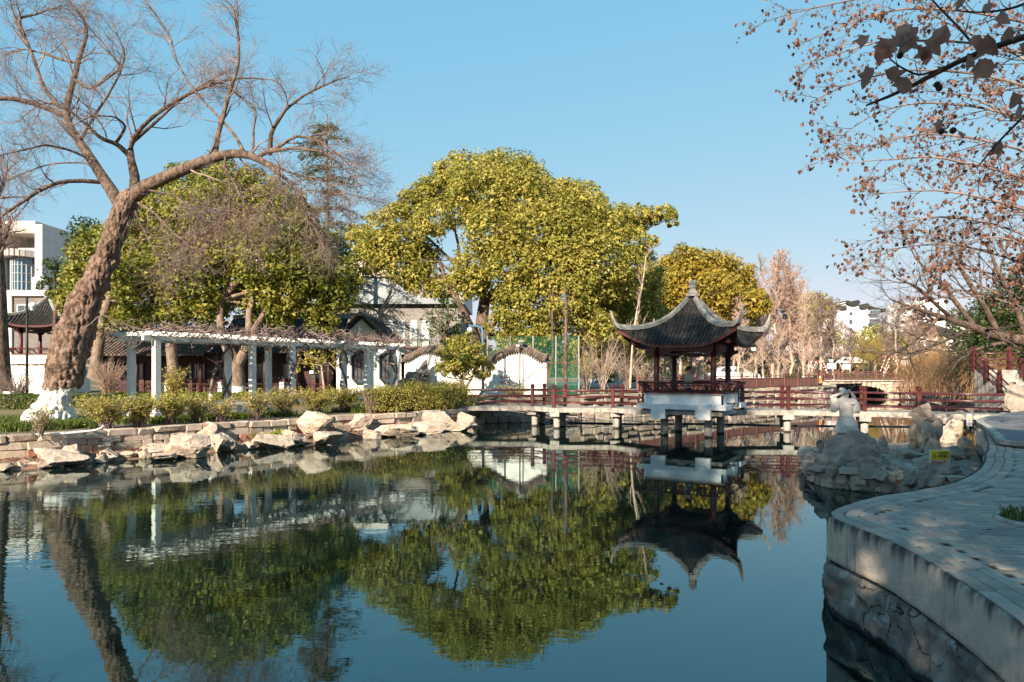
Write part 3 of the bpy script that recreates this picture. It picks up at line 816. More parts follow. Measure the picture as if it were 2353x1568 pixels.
# columns and beams --------------------------------------------------
HC = 1.12
for i in range(4):
    x, y = rot90((HC, HC), i)
    k = MB(); k.tube([(x, y, 0.99), (x, y, 2.0), (x, y, 3.62)], [0.115, 0.115, 0.105], 16); pvb(k, 'column', m_red, True)
    k = MB(); k.lathe((x, y, 1.0), [(0.2, 0), (0.2, 0.08), (0.15, 0.16)], 12); pvb(k, 'column_base', m_concrete)
for i in range(4):
    def place(mb, name, mat, smooth=False):
        mb.v = [rot90(v, i) for v in mb.v]; return pvb(mb, name, mat, smooth)
    k = MB(); k.box((HC, 0, 3.46), (0.13, 2 * HC + 0.50, 0.24)); place(k, 'architrave', m_red)
    k = MB(); k.box((HC, 0, 3.20), (0.05, 2 * HC - 0.9, 0.10)); place(k, 'lattice_rail', m_wood_dark)
    # carved corner braces
    for s in (-1, 1):
        k = MB(); k.prism([(HC, s * (HC - 0.1), 3.34), (HC, s * (HC - 0.62), 3.34), (HC, s * (HC - 0.50), 3.26), (HC, s * (HC - 0.30), 3.22), (HC, s * (HC - 0.18), 3.10), (HC, s * (HC - 0.1), 3.08)], (-0.03, 0, 0), (0.03, 0, 0)); place(k, 'corner_brace', m_red)
        k = MB(); k.prism([(HC, s * (HC + 0.1), 3.34), (HC, s * (HC + 0.42), 3.40), (HC, s * (HC + 0.40), 3.26), (HC, s * (HC + 0.22), 3.20), (HC, s * (HC + 0.1), 3.05)], (-0.05, 0, 0), (0.05, 0, 0)); place(k, 'corner_brace', m_red)
    # hip rafter with carved end
    k = MB(); k.beam((0.9, 0.9, 3.72), (1.86, 1.86, 3.66), 0.15, 0.17); place(k, 'hip_rafter', m_red)
    k = MB(); k.beam((0.9, 0.9, 3.86), (2.08, 2.08, 4.02), 0.12, 0.12); place(k, 'hip_rafter', m_red)
    # bench with outward leaning back
    segs = [(-1.42, 1.42)] if i in (1, 3) else [(-1.42, -0.66), (0.66, 1.42)]
    for a, b in segs:
        k = MB(); k.box((1.26, (a + b) / 2, 1.70), (0.40, b - a, 0.045)); place(k, 'bench_seat', m_red)
        k = MB(); k.tube([(1.74, a - 0.1, 2.10), (1.74, b + 0.1, 2.10)], 0.038, 8); place(k, 'bench_rail', m_red, True)
        k = MB(); k.tube([(1.685, a - 0.06, 2.00), (1.685, b + 0.06, 2.00)], 0.022, 6); place(k, 'bench_rail', m_red, True)
        k = MB(); k.tube([(1.44, a, 1.74), (1.44, b, 1.74)], 0.028, 6); place(k, 'bench_rail', m_red, True)
        n = max(3, int((b - a) / 0.105))
        for j in range(n + 1):
            y = a + (b - a) * j / n; off = 0.028 * (-1 if j % 2 else 1)
            k = MB(); k.tube([(1.44, y - off, 1.73), (1.50, y - off, 1.84), (1.62, y + off, 1.96), (1.685, y + off, 2.0), (1.73, y + off, 2.09)], 0.014, 5); place(k, 'baluster', m_red)
        for y in (a, b):
            k = MB(); k.beam((1.42, y, 1.72), (1.76, y, 2.12), 0.05, 0.07, (1, 0, 0)); place(k, 'bench_end', m_red)
# ceiling
# roof ---------------------------------------------------------------
HE, ZE, ZA = 1.98, 3.60, 5.70
def roof_pt(c, r, dz=0.0):
    """side facing +x: c = lateral place, r = distance of the row from the centre"""
    v = 1 - r / HE
    u = abs(c) / max(r, 1e-4); u = min(u, 1.0)
    w = max(0.0, 1 - max(v, 0)) ** 2.2
    g = 0.52 * v + 0.48 * max(v, 0) ** 2.6 if v > 0 else 0.52 * v
    z = ZE + (ZA - ZE) * g + 0.60 * (u ** 3.4) * w + dz
    ex = 1 + 0.135 * (u ** 5) * w
    return (r * ex, c * ex, z)
def side_sheet(i, dz, name, mat, rmax=HE, nr=14, nc=20, rmin=0.10):
    V = []; Fc = []
    for a in range(nr + 1):
        r = rmax + (rmin - rmax) * a / nr
        for b in range(nc + 1):
            V.append(rot90(roof_pt(r * (-1 + 2 * b / nc), r, dz), i))
    for a in range(nr):
        for b in range(nc):
            q = a * (nc + 1) + b; Fc.append((q, q + 1, q + nc + 2, q + nc + 1))
    k = MB(); k.add(V, Fc); return pvb(k, name, mat, True)
NROW = 25
drip_me = None
for i in range(4):
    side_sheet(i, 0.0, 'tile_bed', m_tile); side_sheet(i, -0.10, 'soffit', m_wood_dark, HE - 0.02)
    # eave board
    V = []; Fc = []; n = 28
    for b in range(n + 1):
        c = HE * (-1 + 2 * b / n)
        for rr_, dz in ((HE + 0.02, -0.025), (HE - 0.03, -0.025), (HE - 0.03, -0.15), (HE + 0.02, -0.15)):
            q = roof_pt(c * rr_ / HE, rr_, dz); V.append(rot90(q, i))
    for b in range(n):
        for kk in range(4): Fc.append((b * 4 + kk, b * 4 + (kk + 1) % 4, b * 4 + 4 + (kk + 1) % 4, b * 4 + 4 + kk))
    k = MB(); k.add(V, Fc); pvb(k, 'eave_board', m_red)
    for j in range(NROW):
        uu_ = -1 + 2 * (j + 0.5) / NROW
        c0 = uu_ * HE * 0.985
        # round ridge of cover tiles climbing from the eave to the hip, stepped at each tile
        V = []; Fc = []; hw = 0.058
        r0 = HE + 0.05; r1 = max(abs(c0) + 0.06, 0.16)
        if r0 - r1 < 0.10: continue
        n = max(2, int((r0 - r1) / 0.085)); ring_n = 5
        for a in range(n):
            ra = r0 + (r1 - r0) * a / n; rb = r0 + (r1 - r0) * (a + 1.12) / n
            if rb < r1: rb = r1
            for rr_, lift in ((ra, 0.026), (rb, 0.002)):
                rcl = max(rr_, abs(c0) + 0.001)
                for kk in range(ring_n):
                    an = math.pi * kk / (ring_n - 1)
                    p = roof_pt(c0, rcl); hh = math.sin(an) * hw * 1.15 + lift
                    V.append(rot90((p[0], p[1] + math.cos(an) * hw, p[2] + hh), i))
            b0 = len(V) - 2 * ring_n
            for kk in range(ring_n - 1): Fc.append((b0 + kk, b0 + kk + 1, b0 + ring_n + kk + 1, b0 + ring_n + kk))
            Fc.append(tuple(b0 + kk for kk in range(ring_n)))
        k = MB(); k.add(V, Fc); pvb(k, 'tile_row', m_tile)
        # drip tile hanging between two rows at the eave
        cm = (-1 + 2 * (j + 1.0) / NROW) * HE * 0.985
        if j < NROW - 1:
            p = roof_pt(cm * (HE + 0.05) / HE, HE + 0.05)
            w = 0.062
            k = MB(); k.prism([(p[0], p[1] - w, p[2] + 0.035), (p[0], p[1] + w, p[2] + 0.035), (p[0], p[1] + w * 0.9, p[2] - 0.02), (p[0], p[1] + w * 0.4, p[2] - 0.075), (p[0], p[1], p[2] - 0.09), (p[0], p[1] - w * 0.4, p[2] - 0.075), (p[0], p[1] - w * 0.9, p[2] - 0.02)], (-0.008, 0, 0), (0.012, 0, 0))
            k.v = [rot90(v, i) for v in k.v]; pvb(k, 'drip_tile', m_tile)
    # hip ridge sweeping up into a horn
    pts = []
    for a in range(15):
        r = 0.16 + (HE * 0.99 - 0.16) * a / 14
        p = roof_pt(r * 0.9999, r); pts.append((Vector((p[0], p[1], p[2] + 0.05)), 0.11 + 0.035 * a / 14, 0.17 + 0.07 * a / 14))
    e = pts[-1][0]; d = Vector((1, 1, 0)).normalized()
    for s_, z_, w_, h_ in ((0.12, 0.06, 0.12, 0.20), (0.22, 0.16, 0.09, 0.15), (0.30, 0.32, 0.065, 0.11), (0.36, 0.50, 0.045, 0.075), (0.40, 0.66, 0.026, 0.04)):
        pts.append((e + d * s_ + Vector((0, 0, z_)), w_, h_))
    V = []; Fc = []
    for a, (p, w_, h_) in enumerate(pts):
        t = (pts[min(a + 1, len(pts) - 1)][0] - pts[max(a - 1, 0)][0]).normalized(); sd = Vector((-1, 1, 0)).normalized(); up = sd.cross(t); up = up if up.z > 0 else -up
        for sx_, sz_ in ((-1, -0.6), (1, -0.6), (1.0, 0.6), (0.55, 1.0), (-0.55, 1.0), (-1.0, 0.6)):
            q = p + sd * (sx_ * w_ * 0.8) + up * (sz_ * h_ * 0.55) + Vector((0, 0, 0.012 * fbm(p * 3 + Vector((sx_, sz_, i)), 3)))
            V.append(rot90(tuple(q), i))
    for a in range(len(pts) - 1):
        for kk in range(6): Fc.append((a * 6 + kk, a * 6 + (kk + 1) % 6, a * 6 + 6 + (kk + 1) % 6, a * 6 + 6 + kk))
    Fc.append((5, 4, 3, 2, 1, 0)); Fc.append(tuple(range((len(pts) - 1) * 6, len(pts) * 6)))
    k = MB(); k.add(V, Fc); pvb(k, 'hip_ridge', m_ridge)
k = MB(); k.lathe((0, 0, 5.60), [(0.27, -0.05), (0.22, 0.10), (0.15, 0.20), (0.13, 0.26), (0.17, 0.30), (0.17, 0.36), (0.13, 0.38), (0.14, 0.42), (0.165, 0.50), (0.17, 0.58), (0.15, 0.60)], 10); pvb(k, 'finial', m_ridge)
# ------------------------------------------------------------------ branch and leaf tools
def tubes(Pn, Rn, sides):
    """Pn (N,K,3), Rn (N,K) -> vertices, quads"""
    N_, K, _ = Pn.shape
    T = np.gradient(Pn, axis=1); T /= (np.linalg.norm(T, axis=2, keepdims=True) + 1e-9)
    ref = np.zeros_like(T); ref[..., 2] = 1.0
    vert = np.abs(T[..., 2]).mean(axis=1) > 0.8
    ref[vert] = (1.0, 0.0, 0.0)
    A = np.cross(T, ref); A /= (np.linalg.norm(A, axis=2, keepdims=True) + 1e-9)
    B = np.cross(T, A)
    an = np.arange(sides) * 2 * np.pi / sides
    V = Pn[:, :, None, :] + Rn[:, :, None, None] * (A[:, :, None, :] * np.cos(an)[None, None, :, None] + B[:, :, None, :] * np.sin(an)[None, None, :, None])
    idx = np.arange(N_ * K * sides).reshape(N_, K, sides)
    nx = np.roll(idx, -1, axis=2)
    Fq = np.stack([idx[:, :-1], nx[:, :-1], nx[:, 1:], idx[:, 1:]], axis=-1).reshape(-1, 4)
    return V.reshape(-1, 3), Fq

def join(parts):
    Vs = []; Fs = []; n = 0
    for V, Fq in parts:
        Vs.append(V); Fs.append(Fq + n); n += len(V)
    return np.concatenate(Vs), np.concatenate(Fs)

def resample(pts, K):
    pts = np.asarray(pts, float)
    d = np.concatenate([[0], np.cumsum(np.linalg.norm(np.diff(pts[:, :3], axis=0), axis=1))])
    s = np.linspace(0, d[-1], K)
    return np.stack([np.interp(s, d, pts[:, i]) for i in range(pts.shape[1])], 1)

def grow(Pp, Rp, n, length, ang, K, rng, up=0.0, wig=0.25, rs=0.5, t0=0.15, t1=1.0, rmin=0.004, rmax=9, tip=0.2, lt=0.5, bias=None):
    """n children for each parent polyline (vectorised)"""
    N_, Kp, _ = Pp.shape
    M = N_ * n
    pi = np.repeat(np.arange(N_), n)
    t = t0 + (t1 - t0) * (np.tile((np.arange(n) + 0.5) / n, N_) + rng.uniform(-0.5, 0.5, M) / n)
    t = np.clip(t, 0, 0.999) * (Kp - 1)
    i0 = t.astype(int); fr = (t - i0)[:, None]
    p = Pp[pi, i0] * (1 - fr) + Pp[pi, i0 + 1] * fr
    tan = Pp[pi, i0 + 1] - Pp[pi, i0]; tan /= (np.linalg.norm(tan, axis=1, keepdims=True) + 1e-9)
    r0 = (Rp[pi, i0] * (1 - fr[:, 0]) + Rp[pi, i0 + 1] * fr[:, 0]) * rs
    r0 = np.clip(r0, rmin, rmax)
    rv = rng.normal(size=(M, 3))
    if bias is not None: rv += np.asarray(bias)
    rv -= tan * (rv * tan).sum(1, keepdims=True); rv /= (np.linalg.norm(rv, axis=1, keepdims=True) + 1e-9)
    a = rng.uniform(ang[0], ang[1], M)[:, None]
    d = tan * np.cos(a) + rv * np.sin(a)
    L_ = rng.uniform(length[0], length[1], M) * (1 - lt * t / (Kp - 1))
    st = (L_ / (K - 1))[:, None]
    out = np.zeros((M, K, 3)); out[:, 0] = p
    for k in range(1, K):
        d = d + rng.normal(size=(M, 3)) * wig; d[:, 2] += up
        d /= (np.linalg.norm(d, axis=1, keepdims=True) + 1e-9)
        out[:, k] = out[:, k - 1] + d * st
    R = r0[:, None] * np.linspace(1, tip, K)[None, :]
    return out, R

def branch_obj(name, groups, mat, parent, smooth=True):
    """groups: list of (P, R, sides)"""
    V, Fq = join([tubes(p, r, s) for p, r, s in groups])
    return link(name, npmesh(name, V, Fq), mat, parent, smooth)

def leaf_tris(C, Nrm, size, rng, asp=0.75, jit=0.4):
    M = len(C)
    n = Nrm + rng.normal(size=(M, 3)) * jit; n /= (np.linalg.norm(n, axis=1, keepdims=True) + 1e-9)
    a = np.cross(n, rng.normal(size=(M, 3))); a /= (np.linalg.norm(a, axis=1, keepdims=True) + 1e-9)
    b = np.cross(n, a)
    s = (size * rng.lognormal(0, 0.28, M))[:, None]
    V = np.stack([C - a * s * 0.55, C + a * s * 0.25 + b * s * 0.5 * asp, C + a * s * 0.45 - b * s * 0.45 * asp], 1).reshape(-1, 3)
    return V, np.arange(M * 3).reshape(M, 3)

def leaf_quads(C, Nrm, size, rng, asp=0.6, jit=0.35):
    """one diamond leaf per centre; Nrm: preferred normals"""
    M = len(C)
    n = Nrm + rng.normal(size=(M, 3)) * jit; n /= (np.linalg.norm(n, axis=1, keepdims=True) + 1e-9)
    a = np.cross(n, rng.normal(size=(M, 3))); a /= (np.linalg.norm(a, axis=1, keepdims=True) + 1e-9)
    b = np.cross(n, a)
    s = (size * rng.uniform(0.65, 1.35, M))[:, None]
    V = np.stack([C - a * s * 0.5, C + b * s * 0.5 * asp - n * s * 0.08, C + a * s * 0.5, C - b * s * 0.5 * asp - n * s * 0.08], 1).reshape(-1, 3)
    Fq = np.arange(M * 4).reshape(M, 4)
    return V, Fq

def crown_points(lobes, rng, per_area=26, sub=9, shell=0.55):
    """lobes: (centre(3), radii(3)). Leaf centres and outward normals on clumps spread over each lobe."""
    Cs = []; Ns = []
    for c, r in lobes:
        c = np.asarray(c); r = np.asarray(r)
        area = 4 * np.pi * ((r[0] * r[1]) ** 1.6 / 3 + (r[0] * r[2]) ** 1.6 / 3 + (r[1] * r[2]) ** 1.6 / 3) ** (1 / 1.6)
        ns = max(4, int(sub * area / 12))
        u = rng.normal(size=(ns, 3)); u /= np.linalg.norm(u, axis=1, keepdims=True)
        cc = c + u * r * rng.uniform(0.35, 1.0, (ns, 1)) ** 0.5
        sr = np.mean(r) * rng.uniform(0.26, 0.50, ns)
        n = int(area * per_area)
        pick = rng.integers(0, ns, n)
        w = rng.normal(size=(n, 3)); w /= np.linalg.norm(w, axis=1, keepdims=True)
        rad = rng.uniform(shell, 1.0, n) ** 0.6
        p = cc[pick] + w * (sr[pick] * rad)[:, None] * np.array([1, 1, 0.78])
        nf = n // 3                               # loose inner leaves close the gaps
        wf = rng.normal(size=(nf, 3)); wf /= np.linalg.norm(wf, axis=1, keepdims=True)
        p[:nf] = c + wf * r * rng.uniform(0.2, 0.98, (nf, 1)) ** 0.45
        Cs.append(p); Ns.append(w * 0.7 + (p - c) / (np.abs(p - c).max() + 1e-6) * 0.4 + np.array([0, 0, 0.45]))
    return np.concatenate(Cs), np.concatenate(Ns)

def px_lobes(lst, d, rng, spread=2.5, flat=0.9, zdeep=0.9):
    """lobes given as (px, py, radius px) seen at depth about d"""
    out = []
    for q in lst:
        px, py, rp = q[:3]; rp *= 1.24; dd = d + (q[3] if len(q) > 3 else rng.uniform(-spread, spread))
        r = rp / F * dd
        out.append((np.array(P(px, py, dd)), np.array([r, r * zdeep, r * flat])))
    return out

def px_line(pts, K):
    """[(px, py, depth, width px)] -> polyline, radii"""
    q = np.array([list(P(a[0], a[1], a[2])) + [a[3] * a[2] / F / 2] for a in pts])
    # smooth a little
    r = resample(q, K)
    for _ in range(2): r[1:-1] = (r[:-2] + 2 * r[1:-1] + r[2:]) / 4
    return r[:, :3], r[:, 3]

def inner_limbs(base, lobes, rng, r0=0.3, mid=None, K=12, nmax=14):
    """limbs from a fork to the lobes of a crown"""
    Pn = []; Rn = []
    sel = lobes if len(lobes) <= nmax else [lobes[i] for i in rng.choice(len(lobes), nmax, replace=False)]
    for c, r in sel:
        e = c + rng.normal(size=3) * r * 0.2
        b = np.asarray(base)
        m_ = b + (e - b) * 0.5 + np.array([0, 0, 0.12 * np.linalg.norm(e - b)]) * rng.uniform(-0.6, 1.0) + rng.normal(size=3) * 0.25
        ts = np.linspace(0, 1, K)[:, None]
        Pn.append((1 - ts) ** 2 * b + 2 * ts * (1 - ts) * m_ + ts ** 2 * e); Rn.append(r0 * rng.uniform(0.5, 1.0) * np.linspace(1, 0.15, K) ** 1.2)
    return np.array(Pn), np.array(Rn)

def leafy_tree(name, label, cat, group, trunk, lobes, leafmat, barkmat, rng, leaf=0.17, per_area=26, sub=9, fork=None, limb_r=0.16, twigs=3, extra_trunks=()):
    """trunk: [(px,py,depth,width)] from the ground up"""
    tp, tr_ = px_line(trunk, 16)
    root = empty(name, tuple(tp[0]), label, cat, group)
    g = [(tp[None], tr_[None], 12)]
    for ex in extra_trunks:
        a, b = px_line(ex, 14); g.append((a[None], b[None], 10))
    branch_obj('trunk', g, barkmat, root)
    lp, lr = inner_limbs(tp[-1] if fork is None else fork, lobes, rng, limb_r)
    g = [(lp, lr, 6)]
    if twigs:
        sp, sr = grow(lp, lr, twigs, (0.8, 2.2), (0.4, 1.0), 6, rng, up=0.05, wig=0.2, rs=0.5, t0=0.4, rmin=0.012); g.append((sp, sr, 4))
    branch_obj('limbs', g, barkmat, root)
    C, Nn = crown_points(lobes, rng, per_area, sub)
    V, Fq = leaf_tris(C, Nn, leaf, rng)
    o = link('crown', npmesh('crown', V, Fq), leafmat, root)
    return root

def bare_tree(name, label, cat, group, trunk, rng, mat, barkmat, n=(9, 7, 6), L=((2.5, 4.5), (1.0, 2.0), (0.4, 0.9)), ang=((0.4, 0.9), (0.4, 0.9), (0.3, 0.9)), up=(0.06, 0.04, 0.02), wig=(0.12, 0.16, 0.2), t0=0.3, rmin=(0.03, 0.012, 0.006), extra=(), rs=(0.55, 0.5, 0.5), lt=0.5):
    tp, tr_ = px_line(trunk, 16)
    root = empty(name, tuple(tp[0]), label, cat, group)
    stems = [(tp, tr_)] + [px_line(e, 16) for e in extra]
    Pp = np.array([s[0] for s in stems]); Rp = np.array([s[1] for s in stems])
    branch_obj('trunk', [(Pp, Rp, 10)], barkmat, root)
    g = []
    K = (10, 7, 4)
    for lv in range(len(n)):
        Pp, Rp = grow(Pp, Rp, n[lv], L[lv], ang[lv], K[lv], rng, up=up[lv], wig=wig[lv], rs=rs[lv], t0=t0 if lv == 0 else 0.15, rmin=rmin[lv], lt=lt)
        g.append((Pp, Rp, (6, 4, 3)[lv]))
    branch_obj('branches', g, mat, root)
    return root, Pp, Rp

# ------------------------------------------------------------------ the old leaning tree on the left bank
rng = np.random.default_rng(11)
D0 = 23.3
def zz(lst, d0=D0):        # traced in a zoom where 1 unit = 0.415 px
    return [(x * 0.415, y * 0.415, d0 + dd, w) for x, y, dd, w in lst]
old = empty('old_leaning_tree', P(118, 968, 23.0), 'huge leaning bare tree with burly trunk and whitewashed base on the left bank', 'tree')
trunk_px = [(114, 985, 23.0, 108), (118, 962, 23.0, 86), (127, 930, 23.1, 66), (134, 903, 23.1, 64), (148, 868, 23.2, 78), (157, 825, 23.2, 80), (173, 765, 23.3, 80), (194, 703, 23.3, 66), (224, 635, 23.3, 54), (247, 583, 23.3, 48), (265, 535, 23.3, 44), (280, 490, 23.3, 46), (296, 460, 23.3, 46), (308, 446, 23.3, 36)]
NR = 210
tp, tr_ = px_line(trunk_px, NR)
SD = 96
V, Fq = tubes(tp[None], tr_[None], SD)
V = V.reshape(NR, SD, 3)
cen = tp[:, None, :]
dirs = V - cen; rad = np.linalg.norm(dirs, axis=2, keepdims=True); dirs = dirs / rad
for a in range(NR):
    f_b = 1.0 if a < 150 else max(0.3, 1.0 - (a - 150) / 42)
    base = max(0.0, 1 - a / 26.0)
    for b in range(SD):
        p = Vector(V[a, b])
        q = Vector((p.x * 2.3, p.y * 2.3, p.z * 1.5))
        lump = noise.fractal(q, 1.0, 2.0, 3)
        cell = noise.voronoi(Vector((p.x * 5.5, p.y * 5.5, p.z * 3.6)))[0]
        knob = 0.055 * (0.55 - min(1.0, cell[0] * 1.3)) * f_b
        ridge = 0.03 * (1.0 - 2.2 * abs(noise.noise(Vector((p.x * 10 + lump, p.y * 10, p.z * 2.0))))) + 0.018 * (1.0 - 2.2 * abs(noise.noise(Vector((p.x * 24, p.y * 24 + lump, p.z * 9.0)))))
        an = 2 * math.pi * b / SD
        root_ = base * base * 0.42 * max(0, math.sin(an * 2.5 + 0.7)) + base * 0.1
        V[a, b] += dirs[a, b] * (-0.045 + 0.10 * lump * f_b + knob * 1.7 + ridge * 1.6 + root_)
branch_obj_me = npmesh('trunk', V.reshape(-1, 3), Fq)
link('trunk', branch_obj_me, m_burl, old, True)
limbs = [
    # right-hand limb arching over the arbour
    zz([(740, 1090, 0, 38), (780, 1040, -0.2, 38), (870, 1005, -0.3, 33), (1000, 945, -0.6, 30), (1120, 895, -0.9, 28), (1230, 855, -1.0, 24), (1340, 838, -1.2, 23), (1430, 868, -1.4, 20), (1490, 905, -1.5, 15), (1540, 960, -1.6, 11), (1620, 1015, -1.8, 8), (1685, 1080, -2.0, 6), (1725, 1180, -2.1, 5), (1765, 1290, -2.2, 3)]),
    zz([(1190, 860, -1.0, 16), (1200, 770, -1.0, 13), (1245, 600, -0.9, 11), (1275, 490, -0.8, 10), (1305, 430, -0.8, 9), (1320, 330, -0.6, 8), (1310, 150, -0.4, 6), (1300, 60, -0.3, 5), (1200, -20, -0.2, 3)]),
    zz([(1345, 835, -1.2, 10), (1310, 760, -1.1, 8), (1240, 680, -0.9, 7), (1170, 610, -0.7, 6), (1090, 520, -0.5, 6), (1030, 440, -0.4, 5), (980, 350, -0.2, 5), (940, 200, 0, 4), (860, 90, 0.2, 4), (790, -10, 0.3, 3)]),
    zz([(1490, 860, -1.5, 13), (1500, 810, -1.6, 13), (1495, 740, -1.7, 11), (1540, 660, -1.8, 10), (1580, 590, -1.9, 8), (1690, 505, -2.1, 6), (1800, 450, -2.3, 4), (1920, 400, -2.5, 2)]),
    zz([(1440, 860, -1.4, 12), (1530, 820, -1.7, 11), (1600, 765, -2.0, 7), (1660, 752, -2.2, 6), (1780, 790, -2.4, 5), (1900, 900, -2.6, 3)]),
    zz([(1500, 840, -1.6, 10), (1570, 826, -1.9, 8), (1660, 822, -2.2, 7), (1800, 850, -2.6, 5), (1880, 910, -2.8, 4), (1980, 1020, -3.0, 2)]),
    zz([(1400, 840, -1.3, 8), (1408, 700, -1.1, 6), (1432, 635, -1.0, 5), (1390, 585, -0.8, 5), (1300, 510, -0.6, 4), (1180, 440, -0.2, 2)]),
    zz([(1250, 850, -1.0, 6), (1240, 930, -1.6, 5), (1272, 1000, -1.8, 5), (1282, 1100, -2.0, 4), (1272, 1200, -2.0, 4), (1200, 1290, -2.0, 2)]),
    zz([(1242, 920, -1.5, 5), (1300, 1010, -1.9, 4), (1340, 1100, -2.1, 4), (1362, 1200, -2.2, 3), (1385, 1340, -2.3, 2)]),
    zz([(1545, 950, -1.6, 6), (1550, 1030, -2.0, 4), (1490, 1115, -2.2, 3), (1460, 1200, -2.3, 2)]),
    zz([(1620, 1015, -1.8, 6), (1690, 1110, -2.2, 5), (1700, 1200, -2.4, 4), (1790, 1330, -2.6, 2)]),
    zz([(1490, 900, -1.5, 8), (1600, 960, -1.9, 6), (1750, 1000, -2.3, 5), (1900, 1080, -2.6, 3), (2030, 1120, -2.8, 2)]),
    # middle limb
    zz([(745, 1080, 0.1, 30), (755, 1000, 0.2, 26), (738, 930, 0.3, 22), (712, 860, 0.4, 18), (720, 790, 0.5, 14), (762, 722, 0.4, 11), (880, 620, 0.2, 9), (1000, 540, 0, 8), (1110, 490, -0.2, 8), (1200, 455, -0.4, 7), (1300, 435, -0.6, 6), (1440, 430, -0.8, 4), (1560, 460, -1.0, 2)]),
    zz([(730, 790, 0.5, 10), (850, 690, 0.9, 8), (980, 565, 1.2, 7), (1100, 480, 1.4, 5), (1260, 380, 1.6, 3)]),
    zz([(712, 860, 0.4, 14), (650, 795, 0.1, 12), (560, 770, -0.3, 10), (480, 690, -0.6, 8), (380, 610, -0.9, 6), (260, 560, -1.2, 4), (120, 640, -1.5, 2)]),
    zz([(640, 795, 0.1, 9), (700, 700, -0.4, 6), (640, 640, -0.8, 5), (520, 640, -1.2, 4), (400, 700, -1.6, 2)]),
    # left stem
    zz([(660, 1130, 0.2, 34), (630, 1070, 0.3, 32), (560, 980, 0.5, 27), (490, 860, 0.7, 24), (440, 790, 0.9, 22), (390, 720, 1.0, 20), (352, 640, 1.1, 18), (370, 560, 1.2, 16), (400, 470, 1.3, 14), (430, 350, 1.4, 12), (442, 280, 1.5, 11), (480, 220, 1.5, 9), (490, 150, 1.6, 8), (430, 80, 1.7, 6), (370, -10, 1.8, 4)]),
    zz([(355, 640, 1.1, 15), (260, 598, 0.8, 14), (150, 560, 0.5, 13), (60, 540, 0.2, 12), (-20, 542, 0, 11), (-200, 600, -0.4, 8)]),
    zz([(335, 595, 1.1, 12), (250, 500, 1.3, 10), (210, 400, 1.5, 9), (170, 280, 1.7, 8), (100, 170, 1.9, 6), (60, 60, 2.1, 5), (40, -40, 2.2, 3)]),
    zz([(440, 790, 0.9, 9), (520, 640, 0.4, 7), (600, 520, 0.0, 6), (660, 400, -0.3, 5), (700, 300, -0.6, 4), (640, 180, -0.8, 3)]),
    zz([(410, 440, 1.3, 9), (500, 500, 1.0, 8), (650, 400, 0.8, 7), (690, 390, 0.6, 6), (620, 300, 0.4, 5), (500, 160, 0.2, 3), (440, 60, 0, 2)]),
    zz([(430, 350, 1.4, 8), (340, 330, 1.6, 7), (240, 290, 1.8, 5), (150, 270, 2.0, 4), (40, 300, 2.2, 2)]),
    zz([(170, 280, 1.7, 6), (100, 100, 1.5, 6), (240, 60, 1.3, 5), (340, 30, 1.1, 3)]),
    zz([(580, 1010, 0.5, 12), (430, 1000, 0.0, 11), (320, 1005, -0.4, 10), (180, 1075, -0.9, 9), (0, 1180, -1.5, 7), (-120, 1240, -1.8, 4)]),
    zz([(500, 880, 0.7, 8), (380, 830, 0.2, 6), (240, 800, -0.4, 5), (100, 830, -1.0, 4), (-40, 860, -1.4, 2)]),
    zz([(560, 980, 0.5, 7), (480, 900, 1.0, 5), (330, 900, 1.5, 4), (190, 930, 1.9, 3), (20, 1010, 2.3, 2)]),
    # low twiggy boughs on the right of the trunk
    zz([(760, 1120, 0, 9), (860, 1180, -0.8, 6), (950, 1280, -1.4, 5), (1080, 1380, -1.9, 4), (1180, 1440, -2.2, 2)]),
    zz([(745, 1160, 0, 6), (800, 1290, -0.6, 5), (860, 1400, -1.0, 4), (980, 1500, -1.4, 2)]),
    zz([(800, 1050, -0.2, 6), (960, 1080, -0.9, 5), (1100, 1180, -1.4, 4), (1200, 1290, -1.8, 2)]),
]
LP = []; LR = []
for l in limbs:
    a, b = px_line(l, 26)
    a = a + 0.035 * np.cumsum(rng.normal(size=a.shape), axis=0) * np.linspace(0.2, 1, 26)[:, None] * 0.35
    LP.append(a); LR.append(b)
LP = np.array(LP); LR = np.array(LR) * 0.86
thick = [i for i in range(len(limbs)) if LR[i].max() > 0.09]
o = branch_obj('limbs', [(LP, LR, 12)], m_bark, old)
B1, R1 = grow(LP, LR, 9, (1.1, 2.7), (0.5, 1.2), 9, rng, up=0.05, wig=0.17, rs=0.42, t0=0.18, rmin=0.012, rmax=0.04)
B2, R2 = grow(np.concatenate([LP[:, 13:], ]), LR[:, 13:], 6, (0.9, 2.0), (0.4, 1.0), 9, rng, up=-0.03, wig=0.16, rs=0.6, t0=0.2, rmin=0.012, rmax=0.028)
B3, R3 = grow(B1, R1, 7, (0.5, 1.3), (0.4, 1.0), 6, rng, up=0.03, wig=0.18, rs=0.5, t0=0.2, rmin=0.0055, rmax=0.012)
B4, R4 = grow(B2, R2, 7, (0.5, 1.3), (0.4, 1.0), 6, rng, up=-0.02, wig=0.18, rs=0.5, t0=0.15, rmin=0.0055, rmax=0.012)
B5, R5 = grow(np.concatenate([B3, B4]), np.concatenate([R3, R4]), 6, (0.3, 0.8), (0.4, 1.0), 4, rng, up=0.02, wig=0.2, rs=0.6, t0=0.25, rmin=0.0042, rmax=0.006)
branch_obj('branches', [(B1, R1, 5), (B2, R2, 5)], m_twig, old)
branch_obj('twigs', [(B3, R3, 3), (B4, R4, 3), (B5, R5, 3)], m_twig, old)
